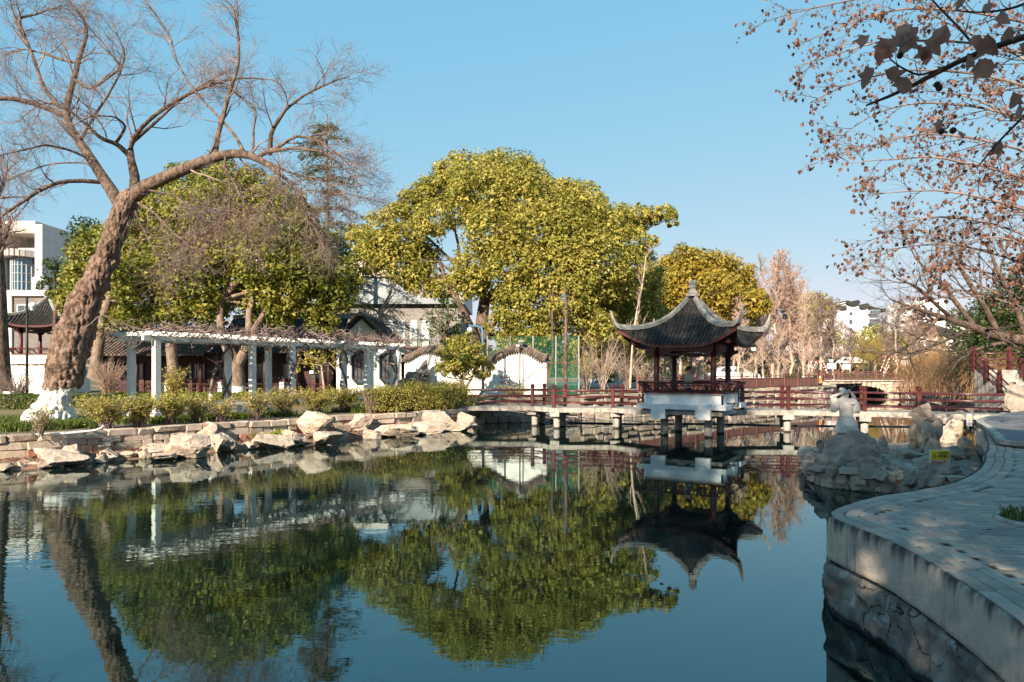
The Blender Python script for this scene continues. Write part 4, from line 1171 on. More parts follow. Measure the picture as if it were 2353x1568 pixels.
# sprouts on the trunk
rng2 = np.random.default_rng(5)
S1, SR1 = grow(tp[None, 50:140], tr_[None, 50:140] * 0.02, 34, (0.3, 0.7), (0.6, 1.3), 5, rng2, up=0.16, wig=0.12, rs=0.9, rmin=0.006, bias=(-1.6, -0.5, 0))
S1 += (S1[:, 1:2] - S1[:, 0:1]) * 2.2
branch_obj('sprouts', [(S1, SR1, 3)], m_twig, old)
# ------------------------------------------------------------------ boulders
def rock_mesh(name, seed, size, mat, sub=3, cuts=9, rough=0.16, pits=0.0):
    r = random.Random(seed)
    bm = bmesh.new(); bmesh.ops.create_icosphere(bm, subdivisions=sub, radius=1.0)
    planes = []
    for i in range(cuts):
        n = Vector((r.gauss(0, 1), r.gauss(0, 1), r.gauss(0, 0.75))).normalized(); planes.append((n, r.uniform(0.42, 0.80)))
    off = Vector((r.uniform(0, 90), r.uniform(0, 90), r.uniform(0, 90)))
    for v in bm.verts:
        c = v.co.copy()
        for n, d in planes:
            e = c.dot(n) - d
            if e > 0: c -= n * e
        k = noise.fractal(c * 1.4 + off, 1.0, 2.0, 4) * rough
        w = noise.voronoi(c * 2.6 + off)[0]
        k -= 0.10 * max(0.0, 0.16 - (w[1] - w[0])) / 0.16          # cracks between lumps
        k += 0.05 * noise.fractal(c * 4.5 + off, 0.8, 2.0, 3)
        if pits:
            w = noise.voronoi(c * 2.1 + off * 1.3)[0]
            k -= pits * max(0, 0.42 - w[0])
        c = c * (1.18 + k)
        v.co = Vector((c.x * size[0], c.y * size[1], c.z * size[2]))
    me = bpy.data.meshes.new(name); bm.to_mesh(me); bm.free()
    me.materials.append(mat)
    return me
def rock(name, label, px, py_base, px_w, px_h, seed, d=None, zbase=0.0, mat=None, cat='rock', group=None, cuts=9, rough=0.16, pits=0.0, deep=0.8, rz=0.0, sink=0.12, tilt=0.0, sub=3):
    """a rock whose foot is seen at (px, py_base): width and height in picture pixels"""
    if d is None: d = F * (EYE - zbase) / (py_base - HY)
    w = px_w / F * d; h = px_h / F * d * (1 + sink)
    me = rock_mesh(name, seed, (w / 2 * 1.08, w / 2 * deep, h / 2 * 1.1), mat or m_rock, cuts=cuts, rough=rough, pits=pits, sub=sub)
    o = link(name, me, None, smooth=True)
    b = P(px, py_base, d)
    o.location = (b.x, b.y + w / 2 * deep * 0.55, zbase + h / 2 - h * sink)
    o.rotation_euler = (random.uniform(-.1, .1), tilt, rz)
    smooth_by_angle(o, 26)
    return tag(o, label, cat, group)
SHORE = 'boulders along the left shore'
shore = [
    ('tall pierced pinnacle boulder standing below the leaning tree', 62, 1050, 58, 82, 0.5, 4, 0.16),
    ('low flat boulder at the far left edge of the shore', 22, 1046, 70, 34, 0.9, 5, 0.1),
    ('long low boulder sloping into the water below the pinnacle rock', 118, 1075, 108, 46, 0.7, 6, 0.1),
    ('small half-sunk boulder at the foot of the pinnacle rock', 55, 1076, 52, 22, 0.8, 7, 0.1),
    ('cracked boulder left of the blocky white one at the water', 152, 1068, 72, 42, 0.7, 8, 0.12),
    ('blocky white boulder with overhanging left corner', 205, 1058, 74, 52, 0.8, 9, 0.1),
    ('tall rounded boulder leaning against the wall, left of the twin one', 236, 1040, 44, 62, 0.6, 10, 0.12),
    ('tall double-humped pale boulder right of the blocky white one', 283, 1050, 62, 66, 0.7, 11, 0.12),
    ('dark shaded boulder in the water between the two white ones', 235, 1062, 40, 28, 0.9, 12, 0.14),
    ('low ledge boulder at the water, third hump of the shore', 352, 1052, 92, 34, 0.7, 13, 0.1),
    ('flat boulder lying in front of the ledge', 372, 1060, 70, 22, 0.8, 14, 0.1),
    ('big domed boulder with a scooped hollow in its face', 425, 1055, 100, 52, 0.7, 15, 0.12),
    ('split boulder with a dark right flank', 510, 1040, 58, 46, 0.8, 17, 0.14),
    ('wedge-shaped white boulder below the ground-cover patch', 606, 1033, 98, 42, 0.6, 18, 0.1),
    ('rounded boulder touching the wedge-shaped one', 672, 1027, 70, 40, 0.7, 19, 0.1),
    ('long low white boulder, first right of the rounded pair', 742, 1024, 84, 38, 0.6, 20, 0.1),
    ('big rectangular grey block set high on the bank wall', 706, 994, 96, 44, 0.5, 21, 0.05),
    ('squarish boulder stacked on top of a rounder one', 823, 988, 52, 34, 0.7, 22, 0.08),
    ('round boulder under the squarish stacked one', 808, 1012, 60, 34, 0.8, 23, 0.1),
    ('low rounded boulder right of the stacked pair', 855, 1010, 52, 24, 0.8, 24, 0.1),
    ('long smooth white boulder in the right half of the shore', 905, 1006, 90, 34, 0.6, 25, 0.08),
    ('flat pale slab boulder beside the long smooth one', 972, 1000, 90, 28, 0.7, 26, 0.08),
    ('upright pale slab against the wall near the footbridge', 1010, 992, 78, 46, 0.4, 27, 0.08),
    ('last low boulder of the shore, tapering towards the footbridge', 1052, 992, 84, 24, 0.6, 28, 0.1),
    ('rough boulder wedged at the corner of the footbridge landing', 1078, 985, 40, 42, 0.7, 29, 0.14),
    ('small boulder behind the domed one', 455, 1036, 46, 24, 0.8, 30, 0.12),
]
for i, (lb, x, y, w, h, dp, sd, rg) in enumerate(shore):
    setb = 'set high' in lb or 'stacked on' in lb
    dd = None
    if 'set high' in lb: dd = 24.2
    if 'stacked on' in lb: dd = 26.4
    pin = 'pinnacle boulder' in lb
    rock('boulder', lb, x, y, w * 1.14, h * 0.96, 100 + sd, d=dd, zbase=0.0 if not setb else EYE - (y - HY) / F * dd, group=SHORE, rough=rg * (1.6 if pin else 1), deep=dp, pits=0.25 if pin else 0.08, tilt=0.12 if pin else random.uniform(-.08, .08), rz=random.uniform(-.3, .3), cuts=15, sub=4)
# the overhanging boulder resting on two others
rock('boulder', 'pale boulder perched across two others with a shadowed hollow beneath', 464, 1017, 72, 44, 155, d=21.9, zbase=EYE - (1017 - HY) / F * 21.9, group=SHORE, deep=0.7, rough=0.12, tilt=0.2)
rs_ = random.Random(4)
_sb = sorted((q[1], q[0]) for q in shore)
_ord = ['nearest', 'second', 'third', 'fourth', 'fifth', 'sixth', 'seventh', 'eighth', 'ninth', 'tenth']
_cnt = {}
def shore_lab(x):
    lb = min(_sb, key=lambda q: abs(q[0] - x))[1]
    short = ' '.join(lb.replace(',', '').split()[:9]); n = _cnt.get(short, 0); _cnt[short] = n + 1
    return ('small stone wedged beside the ' + short) if n == 0 else (_ord[n] + ' small stone by the ' + short)
WL = [(0, 1085), (150, 1075), (300, 1058), (480, 1042), (650, 1028), (800, 1012), (950, 1000), (1090, 988)]
for i in range(62):
    x = 8 + i * 17.4 + rs_.uniform(-8, 8); y = float(np.interp(x, [q[0] for q in WL], [q[1] for q in WL])) - rs_.uniform(0, 14)
    sc_ = (y - 850) / 200
    rock('shore_stone', shore_lab(x), x, y, rs_.uniform(24, 46) * sc_, rs_.uniform(12, 24) * sc_, 1200 + i, group='small stones of the left shore', deep=0.8, rough=0.14, rz=rs_.uniform(-1, 1), sub=3, cuts=10, mat=m_rock if i % 3 else m_rubble)
# ground-cover leaves between the stones
rg_ = np.random.default_rng(3)
n = 2200
t = rg_.uniform(0, 1, n); c0 = np.array(P(570, 1010, 23.3)); c1 = np.array(P(652, 991, 24.0))
C = c0 + (c1 - c0) * t[:, None] + rg_.normal(size=(n, 3)) * np.array([0.14, 0.16, 0.035]); C[:, 2] = 0.34 + 0.10 * t + rg_.normal(size=n) * 0.03
V, Fq = leaf_quads(C, np.tile([0, -0.3, 1.0], (n, 1)), 0.085, rg_, 0.8)
m_cover = LEAF('ground_cover_leaves', [(0.10, 0.16, 0.02), (0.20, 0.26, 0.03), (0.30, 0.32, 0.05)], 0.3)
tag(link('ground_cover', npmesh('ground_cover', V, Fq), m_cover), 'bright yellow-green ground cover spilling between boulders and wall', 'plant', kind='stuff')
# white pipe lying on the wall at far left
k = MB(); k.tube([P(-30, 1003, 18.6), P(60, 1001, 18.6), P(150, 996, 18.8), P(215, 990, 19.2), P(232, 985, 19.3), P(238, 978, 19.4)], 0.03, 8)
k.tube([P(-30, 1010, 18.6), P(40, 1008, 18.6), P(62, 1006, 18.6)], 0.025, 8)
tag(k.build('water_pipe', m_white, smooth=True), 'thin white pipe lying along the wall top below the leaning tree', 'pipe')

# ------------------------------------------------------------------ grass, shrubs, hedges
m_grass = LEAF('grass_blades', [(0.05, 0.085, 0.012), (0.10, 0.14, 0.02), (0.19, 0.20, 0.035)], 0.25)
def bank_pt(s, back):
    """s: 0..1 along the visible left bank, back: metres behind the wall line"""
    q = BK[min(len(BK) - 1, max(0, int(s * (len(BK) - 1))))]
    return q[0] + q[2] * back          # normal points inland
BK = [(p, t, nm) for p, t, nm in edge_frames(even(smooth_line([(-18, 15.8), (-14.0, 17.8), (-12.6, 18.9), (-11.5, 20.3), (-10.0, 21.9), (-8.3, 23.7), (-6.6, 26.0), (-4.4, 28.0), (-2.4, 30.9)], 12), 0.05))]
rg_ = np.random.default_rng(21)
def blades(pts, rng, h=0.28, w=0.012, lean=0.5):
    M = len(pts)
    a = rng.uniform(0, 2 * np.pi, M); d = np.stack([np.cos(a), np.sin(a), np.zeros(M)], 1)
    sd = np.stack([-np.sin(a), np.cos(a), np.zeros(M)], 1)
    hh = (h * rng.uniform(0.6, 1.3, M))[:, None]; ln = lean * rng.uniform(0.3, 1.2, M)[:, None]
    p0 = pts; p1 = pts + np.array([0, 0, 1]) * hh * 0.7 + d * hh * ln * 0.35; p2 = pts + np.array([0, 0, 1]) * hh * 0.85 + d * hh * ln
    V = np.stack([p0 - sd * w, p0 + sd * w, p1 + sd * w * 0.8, p1 - sd * w * 0.8, p2 + sd * w * 0.15, p2 - sd * w * 0.15], 1).reshape(-1, 3)
    i = np.arange(M)[:, None] * 6
    return V, np.concatenate([i + np.array([[0, 1, 2, 3]]), i + np.array([[3, 2, 4, 5]])])
pts = []
for _ in range(15000):
    s = rg_.uniform(0, 1); b = rg_.uniform(1.5, 2.7) + 0.25 * math.sin(s * 37)
    q = bank_pt(s, b); 
    if fbm((q.x, q.y, 3), 3, 0.9) < -0.12: continue
    pts.append((q.x, q.y, gz(-10, 25)))
pts = np.array(pts); pts[:, :2] += rg_.normal(size=(len(pts), 2)) * 0.05
V, Fq = blades(pts, rg_, 0.24, 0.012, 0.8)
pl = []
for _ in range(8000):
    x = rg_.uniform(-19, -12.6); y = rg_.uniform(19.3, 24.6)
    q = min(((p[0] - Vector((x, y, 0))).length for p in BK[::12]))
    if q < 0.8 or fbm((x, y, 5), 3, 0.8) < -0.15: continue
    pl.append((x, y, 0.82))
V2, F2 = blades(np.array(pl), rg_, 0.20, 0.012, 0.9)
V, Fq = join([(V, Fq), (V2, F2)])
tag(link('grass', npmesh('grass', V, Fq), m_grass), 'tufty dark green grass on the left bank behind the shrubs', 'grass', kind='stuff')

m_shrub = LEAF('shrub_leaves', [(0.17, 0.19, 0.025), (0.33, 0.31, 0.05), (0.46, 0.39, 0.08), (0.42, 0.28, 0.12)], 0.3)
def shrub(label, px, py, w, h, rng, foot=0.09, d=None, z=0.83, stems=26, leaves=900, name='shrub', group='shrubs along the left bank', mat=None, twig=None, lsize=0.06, spread=0.85, leafmat=None):
    if d is None: d = F * (EYE - z) / (py - HY)
    b = P(px, py, d); b.z = z
    root = empty(name, b, label, 'shrub', group)
    W = w / F * d / 2; H = h / F * d
    K = 7
    an = rng.uniform(0, 2 * np.pi, stems); rr = W * spread * np.sqrt(rng.uniform(0.05, 1, stems))
    e = np.stack([b.x + np.cos(an) * rr, b.y + np.sin(an) * rr * 0.8, b.z + H * rng.uniform(0.65, 1.0, stems)], 1)
    st = np.array([b.x, b.y, b.z - 0.03]) + rng.normal(size=(stems, 3)) * np.array([foot, foot * 0.9, 0])
    ts = np.linspace(0, 1, K)[None, :, None]
    Pn = st[:, None] * (1 - ts) + e[:, None] * ts
    Pn[:, :, :2] = st[:, None, :2] + (e[:, None, :2] - st[:, None, :2]) * ts ** 1.7
    Pn[:, 1:-1] += rng.normal(size=(stems, K - 2, 3)) * 0.025
    Rn = np.linspace(0.013, 0.005, K)[None].repeat(stems, 0)
    T1, TR = grow(Pn, Rn, 7, (0.15 * H + 0.1, 0.5 * H), (0.4, 1.1), 5, rng, up=0.02, wig=0.22, rs=0.6, t0=0.35, rmin=0.0045)
    branch_obj('stems', [(Pn, Rn, 4), (T1, TR, 3)], twig or m_twig, root)
    tips = T1.reshape(-1, 3)
    if leaves:
        C = tips[rng.integers(0, len(tips), leaves)] + rng.normal(size=(leaves, 3)) * 0.035
        V, Fq = leaf_quads(C, np.tile([0, -0.2, 0.6], (leaves, 1)), lsize, rng, 0.6, 0.8)
        link('foliage', npmesh('foliage', V, Fq), leafmat or m_shrub, root)
    return root
rg_ = np.random.default_rng(31)
SHR = [
    ('twiggy shrub in front of the whitewashed base of the leaning tree', 92, 988, 44, 62, 160, 14),
    ('broad tangled shrub just right of the leaning tree', 245, 972, 120, 72, 1500, 40),
    ('leafy shrub in front of the first white arbour post', 318, 968, 78, 66, 1300, 26),
    ('bushy shrub in front of the second white arbour post', 392, 964, 86, 70, 1500, 30),
    ('thin shrub with pale stems between the second and third arbour posts', 452, 958, 66, 58, 700, 24),
    ('sparse shrub below the bench slab of the arbour', 506, 958, 76, 54, 500, 26),
    ('shrub with fanned bare stems left of the big grey bank block', 590, 950, 70, 62, 800, 30),
    ('shrub with many straight pale stems above the big grey bank block', 652, 944, 86, 58, 900, 34),
    ('leafy shrub right of the straight-stemmed one', 728, 938, 92, 56, 1600, 30),
    ('rounded shrub at the start of the clipped hedge', 792, 934, 84, 54, 1600, 30),
]
for lb, x, y, w, h, lv, st in SHR: shrub(lb, x, y + 13, w * 1.5, h * 0.92 + 8, rg_, stems=int(st * 1.5), leaves=int(lv * 2.2))
def hedge(name, label, line, w, h, z, n, mat, core, size=0.07, group=None, ragged=0.05, stems=0):
    """line: list of (x,y); leaf-covered box with a dark twiggy core"""
    ln = even([Vector((x, y, 0)) for x, y in line], 0.1)
    root = empty(name, (ln[0].x, ln[0].y, z), label, 'hedge', group)
    fr = edge_frames(ln)
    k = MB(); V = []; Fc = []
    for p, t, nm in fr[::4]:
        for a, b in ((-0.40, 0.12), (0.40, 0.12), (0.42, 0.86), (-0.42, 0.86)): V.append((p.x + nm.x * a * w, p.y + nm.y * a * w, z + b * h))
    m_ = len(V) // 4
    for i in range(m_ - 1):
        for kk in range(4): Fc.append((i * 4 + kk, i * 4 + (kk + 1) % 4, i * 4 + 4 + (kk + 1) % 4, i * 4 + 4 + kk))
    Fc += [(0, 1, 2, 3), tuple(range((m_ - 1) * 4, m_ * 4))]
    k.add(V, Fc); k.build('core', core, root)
    idx = rg_.integers(0, len(fr), n)
    pp = np.array([fr[i][0] for i in idx]); nn = np.array([fr[i][2] for i in idx])
    side = rg_.uniform(0, 1, n)
    a = np.where(side < 0.5, rg_.uniform(-0.5, 0.5, n), np.where(side < 0.8, -0.5, 0.5)); b = np.where(side < 0.5, 1.0, rg_.uniform(0.12, 1.0, n))
    wob = np.array([noise.fractal(Vector((p[0] * 1.3, p[1] * 1.3, bb)), 1, 2, 3) for p, bb in zip(pp, b)]) * ragged * 2
    C = pp + nn * (a * w + np.sign(a) * wob * 0.5 * (side >= 0.5))[:, None]; C[:, 2] = z + b * h + wob * (b > 0.9)
    C += rg_.normal(size=(n, 3)) * ragged * 0.5
    Nn = np.where((side < 0.5)[:, None], np.array([0, 0, 1.0]), nn * np.sign(a)[:, None] + np.array([0, 0, 0.4]))
    V, Fq = leaf_quads(C, Nn, size, rg_, 0.6, 0.6)
    link('foliage', npmesh('foliage', V, Fq), mat, root)
    if stems:
        st = np.array([fr[i][0] for i in rg_.integers(0, len(fr), stems)]) + rg_.normal(size=(stems, 3)) * np.array([0.15, 0.12, 0]); st[:, 2] = z - 0.02
        Pn = st[:, None] + np.linspace(0, 1, 5)[None, :, None] * (np.array([0, 0, h * 0.9]) + rg_.normal(size=(stems, 3)) * np.array([0.16, 0.16, 0.1]))[:, None]
        branch_obj('stems', [(Pn, np.full((stems, 5), 0.009), 3)], m_twig, root)
    return root
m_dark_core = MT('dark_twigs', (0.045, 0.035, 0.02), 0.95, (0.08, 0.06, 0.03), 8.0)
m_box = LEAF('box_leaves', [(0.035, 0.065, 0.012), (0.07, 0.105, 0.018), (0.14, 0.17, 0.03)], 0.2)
m_box_y = LEAF('clipped_hedge_leaves', [(0.08, 0.11, 0.02), (0.17, 0.19, 0.035), (0.27, 0.25, 0.05)], 0.25)
def gp(px, py, z=0.85):
    d = F * (EYE - z) / (py - HY); q = P(px, py, d); return (q.x, q.y)
hedge('clipped_hedge', 'long ragged yellow-green hedge running to the footbridge landing', [(-5.75, 27.9), (-4.6, 29.2), (-3.1, 30.9), (-2.3, 32.0)], 1.0, 0.95, 0.82, 17000, m_shrub, m_dark_core, 0.068, ragged=0.22, stems=420)
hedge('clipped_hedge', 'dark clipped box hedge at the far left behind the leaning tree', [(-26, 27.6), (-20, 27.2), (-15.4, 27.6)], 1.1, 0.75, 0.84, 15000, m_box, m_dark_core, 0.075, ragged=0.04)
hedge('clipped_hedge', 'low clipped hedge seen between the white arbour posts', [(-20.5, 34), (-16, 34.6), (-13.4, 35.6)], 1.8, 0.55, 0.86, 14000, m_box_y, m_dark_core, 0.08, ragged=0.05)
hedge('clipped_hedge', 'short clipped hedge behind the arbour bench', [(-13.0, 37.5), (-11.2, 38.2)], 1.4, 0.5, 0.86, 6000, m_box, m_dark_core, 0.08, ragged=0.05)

# ------------------------------------------------------------------ white arbour (pergola)
PB = Vector((-12.5, 24.0, 0)); PD = Vector((0.505, 0.863, 0)); PN = Vector((-0.863, 0.505, 0)); PW = 1.5
perg = empty('pergola', PB + Vector((0, 0, 0.84)), 'long white concrete pergola with square posts and open rafters on the left bank', 'pergola')
prz = math.atan2(PD.y, PD.x)
ZP = 3.62
for s in (0.0, 4.05, 6.1, 10.75, 12.7):
    for row in (0, 1):
        q = PB + PD * s + PN * (PW * row)
        k = MB(); k.box((q.x, q.y, (0.8 + ZP) / 2), (0.21, 0.21, ZP - 0.8), prz)
        o = k.build('post', m_pergola, perg)
        k = MB(); k.box((q.x, q.y, 0.95), (0.30, 0.30, 0.28), prz); k.build('post_base', m_pergola, perg)
for row in (0, 1):
    a = PB + PD * -0.5 + PN * (PW * row); b = PB + PD * 13.2 + PN * (PW * row)
    k = MB(); k.beam((a.x, a.y, ZP + 0.09), (b.x, b.y, ZP + 0.09), 0.14, 0.18); k.build('beam', m_pergola, perg)
raf_me = None
n = 32
for i in range(n):
    s = -0.42 + (13.2 + 0.3) * i / (n - 1)
    q = PB + PD * s + PN * (PW / 2)
    if raf_me is None:
        k = MB(); l = 1.28
        k.prism([(-l, 0, -0.01), (-l + 0.22, 0, -0.075), (l - 0.22, 0, -0.075), (l, 0, -0.01), (l, 0, 0.06), (-l, 0, 0.06)], (0, -0.035, 0), (0, 0.035, 0))
        o = k.build('rafter', m_pergola); raf_me = o.data
    else:
        o = bpy.data.objects.new('rafter', raf_me); COL.objects.link(o)
    o.location = (q.x, q.y, ZP + 0.18 + 0.074); o.rotation_euler = (0, 0, math.atan2(PN.y, PN.x) + random.uniform(-.01, .01)); o.parent = perg
    o.matrix_parent_inverse = Matrix.Translation(perg.location).inverted()
# benches between the posts
for a, b, row, lb in ((0.3, 3.75, 0, 'white slab bench between the two nearest arbour posts'), (4.35, 5.8, 0, 'short white slab bench under the middle of the arbour'), (6.4, 10.45, 0, 'long white slab bench in the farther half of the arbour'), (0.3, 3.75, 1, 'white slab bench on the far side of the arbour')):
    q0 = PB + PD * a + PN * (PW * row); q1 = PB + PD * b + PN * (PW * row)
    bn = empty('stone_bench', (q0.x, q0.y, 0.84), lb, 'bench', 'benches in the arbour')
    k = MB(); k.beam((q0.x, q0.y, 1.25), (q1.x, q1.y, 1.25), 0.36, 0.07); k.build('seat', m_pergola, bn)
    k = MB(); k.beam((q0.x, q0.y, 1.06), (q1.x, q1.y, 1.06), 0.05, 0.06); k.build('stretcher', m_pergola, bn)
    for t in (0.08, 0.5, 0.92):
        q = q0.lerp(q1, t); k = MB(); k.box((q.x, q.y, 1.01), (0.10, 0.30, 0.42), prz); k.build('leg', m_pergola, bn)
# bare wisteria over the arbour
rg_ = np.random.default_rng(41)
def vine(label, s, row, span, seed, top_n=60):
    r = np.random.default_rng(seed)
    q = PB + PD * s + PN * (PW * row)
    root = empty('wisteria_vine', (q.x, q.y, 0.84), label, 'vine', 'bare vines on the arbour')
    st = []; sr = []
    for a in range(3):
        ts = np.linspace(0, 1, 26); ph = r.uniform(0, 6.3); tw = r.uniform(1.2, 2.6) * (1 if a % 2 else -1)
        rad = 0.17 + 0.05 * np.sin(ts * 9 + a)
        x = q.x + np.cos(ph + ts * tw * 6.28) * rad; y = q.y + np.sin(ph + ts * tw * 6.28) * rad
        st.append(np.stack([x, y, 0.82 + ts * 3.15], 1)); sr.append(np.linspace(0.055, 0.032, 26) * r.uniform(0.7, 1.2))
    branch_obj('stem', [(np.array(st), np.array(sr), 8)], m_twig, root)
    K = 12
    a0 = r.uniform(span[0], span[1], top_n); rw = r.uniform(-0.3, PW + 0.3, top_n)
    p0 = np.array([list(PB + PD * float(a) + PN * float(b)) for a, b in zip(a0, rw)]); p0[:, 2] = ZP + 0.33 + r.uniform(0, 0.15, top_n)
    dirn = np.array([list(PD * float(c) + PN * float(e)) for c, e in zip(r.normal(size=top_n), r.normal(size=top_n) * 0.6)]); dirn /= np.linalg.norm(dirn, axis=1, keepdims=True)
    Pn = np.zeros((top_n, K, 3)); Pn[:, 0] = p0; d = dirn.copy()
    for kk in range(1, K):
        d += r.normal(size=d.shape) * 0.35; d[:, 2] -= (Pn[:, kk - 1, 2] - (ZP + 0.36)) * 1.2; d /= np.linalg.norm(d, axis=1, keepdims=True); Pn[:, kk] = Pn[:, kk - 1] + d * 0.2
    Rn = np.linspace(0.026, 0.012, K)[None] * r.uniform(0.6, 1.3, (top_n, 1))
    T1, TR = grow(Pn, Rn, 6, (0.15, 0.5), (0.5, 1.3), 5, r, up=0.14, wig=0.35, rs=0.7, rmin=0.008)
    T2, TR2 = grow(T1, TR, 2, (0.08, 0.2), (0.4, 1.0), 3, r, up=0.1, wig=0.3, rs=0.7, rmin=0.006)
    branch_obj('twigs', [(Pn, Rn, 5), (T1, TR, 4), (T2, TR2, 3)], m_twig, root)
vine('knotted vine twisted round the third front arbour post', 6.1, 0, (3.5, 8.0), 1, 80)
vine('vine climbing a rear arbour post near the nearest end', 4.05, 1, (-0.4, 4.5), 2, 90)
vine('thick dark vine on the rear post before the octagonal windows', 10.75, 1, (7.0, 11.5), 3, 80)
vine('vine twisting up the last arbour post by the octagonal window', 12.7, 0, (10.5, 13.2), 4, 50)
# ------------------------------------------------------------------ building surfaces
def BRICK(name, c1, c2, mortar, bw=0.24, bh=0.065, bump=0.3):
    m, N, L, b = _new(name)
    geo = N.new('ShaderNodeNewGeometry'); sx = N.new('ShaderNodeSeparateXYZ'); L.new(geo.outputs['Position'], sx.inputs[0])
    ad = N.new('ShaderNodeMath'); ad.operation = 'ADD'; L.new(sx.outputs[0], ad.inputs[0]); L.new(sx.outputs[1], ad.inputs[1])
    cx = N.new('ShaderNodeCombineXYZ'); L.new(ad.outputs[0], cx.inputs[0]); L.new(sx.outputs[2], cx.inputs[1])
    t = N.new('ShaderNodeTexBrick'); t.inputs['Scale'].default_value = 1.0
    t.inputs['Brick Width'].default_value = bw; t.inputs['Row Height'].default_value = bh; t.inputs['Mortar Size'].default_value = 0.008
    t.inputs['Color1'].default_value = rgba(c1); t.inputs['Color2'].default_value = rgba(c2); t.inputs['Mortar'].default_value = rgba(mortar)
    L.new(cx.outputs[0], t.inputs['Vector'])
    n = N.new('ShaderNodeTexNoise'); n.inputs['Scale'].default_value = 0.6; n.inputs['Detail'].default_value = 5; L.new(geo.outputs['Position'], n.inputs['Vector'])
    mr = N.new('ShaderNodeMapRange'); mr.inputs[3].default_value = 0.75; mr.inputs[4].default_value = 1.2; L.new(n.outputs[0], mr.inputs[0])
    h = N.new('ShaderNodeHueSaturation'); L.new(t.outputs[0], h.inputs['Color']); L.new(mr.outputs[0], h.inputs['Value'])
    L.new(h.outputs[0], b.inputs['Base Color']); b.inputs['Roughness'].default_value = 0.9
    bp = N.new('ShaderNodeBump'); bp.inputs['Strength'].default_value = bump; bp.inputs['Distance'].default_value = 0.02; bp.invert = True
    L.new(t.outputs['Fac'], bp.inputs['Height']); L.new(bp.outputs[0], b.inputs['Normal'])
    return m
m_greybrick = BRICK('grey_brick', (0.25, 0.235, 0.215), (0.17, 0.16, 0.15), (0.36, 0.34, 0.31), 0.5, 0.13)
m_darkbrick = BRICK('dark_brick', (0.14, 0.12, 0.115), (0.20, 0.17, 0.155), (0.25, 0.23, 0.21), 0.6, 0.16)
m_glass = MT('window_glass', (0.06, 0.085, 0.10), 0.08, spec=0.8)
m_glass_pale = MT('pale_curtained_glass', (0.42, 0.50, 0.46), 0.25, (0.55, 0.60, 0.55), 0.8, spec=0.6)
m_panel = MT('pale_blue_panel', (0.46, 0.50, 0.54), 0.6, (0.38, 0.42, 0.46), 2.0)
m_fascia = MT('grey_metal_fascia', (0.30, 0.335, 0.35), 0.45, (0.24, 0.27, 0.285), 0.5)
m_stonewhite = MT('pale_stone_cladding', (0.62, 0.55, 0.50), 0.8, (0.55, 0.48, 0.43), 1.0)
m_green = MT('green_wire', (0.02, 0.16, 0.08), 0.5)
m_rust = MT('red_oxide_steel', (0.20, 0.065, 0.045), 0.7, (0.28, 0.12, 0.08), 6.0)
m_black = MT('black_metal', (0.018, 0.02, 0.02), 0.45)
m_blue = MT('blue_steel', (0.10, 0.24, 0.38), 0.4)
m_steel = MT('grey_steel', (0.35, 0.36, 0.36), 0.45)
m_lattice = MT('lattice_timber', (0.075, 0.028, 0.025), 0.5)

def row_roof(parent, x0, x1, y0, y1, z0, z1, mat, step=0.24, r=0.075, curve=0.0, n=6):
    """pitched slope from the eave (y0,z0) up to the ridge (y1,z1) between x0 and x1: bed plus one raised row per tile column"""
    def prof(t): return (y0 + (y1 - y0) * t, z0 + (z1 - z0) * (t - curve * math.sin(math.pi * t)))
    V = []; Fc = []
    for i in range(n + 1):
        y, z = prof(i / n); V += [(x0, y, z), (x1, y, z)]
    for i in range(n): Fc.append((2 * i, 2 * i + 1, 2 * i + 3, 2 * i + 2))
    k = MB(); k.add(V, Fc); k.build('tile_bed', mat, parent)
    V = []; Fc = []; ng = 14
    for i in range(ng):
        for t, lift in ((i / ng, 0.03), ((i + 1.05) / ng, 0.0)):
            y, z = prof(min(t, 1))
            for a in range(4):
                an = math.pi * a / 3; V.append((math.cos(an) * r, y, z + math.sin(an) * r + lift))
        b = len(V) - 8
        for a in range(3): Fc.append((b + a, b + a + 1, b + 5 + a, b + 4 + a))
        Fc.append((b, b + 1, b + 2, b + 3))
    k = MB(); k.add(V, Fc); o = k.build('tile_row', mat, parent, fix=False); me = o.data
    cnt = int((x1 - x0) / step)
    for i in range(cnt):
        if i: o = bpy.data.objects.new('tile_row', me); COL.objects.link(o); o.parent = parent; o.matrix_parent_inverse = Matrix.Translation(parent.location).inverted()
        o.location = (x0 + (i + 0.5) * (x1 - x0) / cnt, 0, 0)

# ------------------------------------------------------------------ hall with gable wing
GY = 42.0
hall = empty('garden_hall', (-9.25, GY, 0.86), 'white garden hall with grey tiled roofs, a gable wing and octagonal windows behind the pergola', 'building')
# gable wing wall with openings for two octagonal windows
def octo(cx, cz, w, h): return [(cx + a * w / 2, cz + b * h / 2) for a, b in ((-0.34, -1), (0.34, -1), (1, -0.62), (1, 0.62), (0.34, 1), (-0.34, 1), (-1, 0.62), (-1, -0.62))]
wx0, wx1 = -11.0, -6.6
outline = [(wx0, 0.8), (wx1, 0.8), (wx1, 3.55), (-7.6, 4.15), (-8.4, 4.9), (-9.25, 5.75), (-10.1, 4.9), (-10.7, 4.3), (wx0, 4.0)]
ows = [octo(-9.33, 2.72, 0.95, 1.85), octo(-7.62, 2.72, 0.95, 1.85)]
loops = [[Vector((x, z, 0)) for x, z in outline]] + [[Vector((x, z, 0)) for x, z in o_] for o_ in ows]
flat = [p for lp in loops for p in lp]
k = MB(); k.v = [(p.x, GY, p.y) for p in flat]; k.f = [tuple(t) for t in geometry.tessellate_polygon(loops)]; k.build('wall', m_plaster, hall)
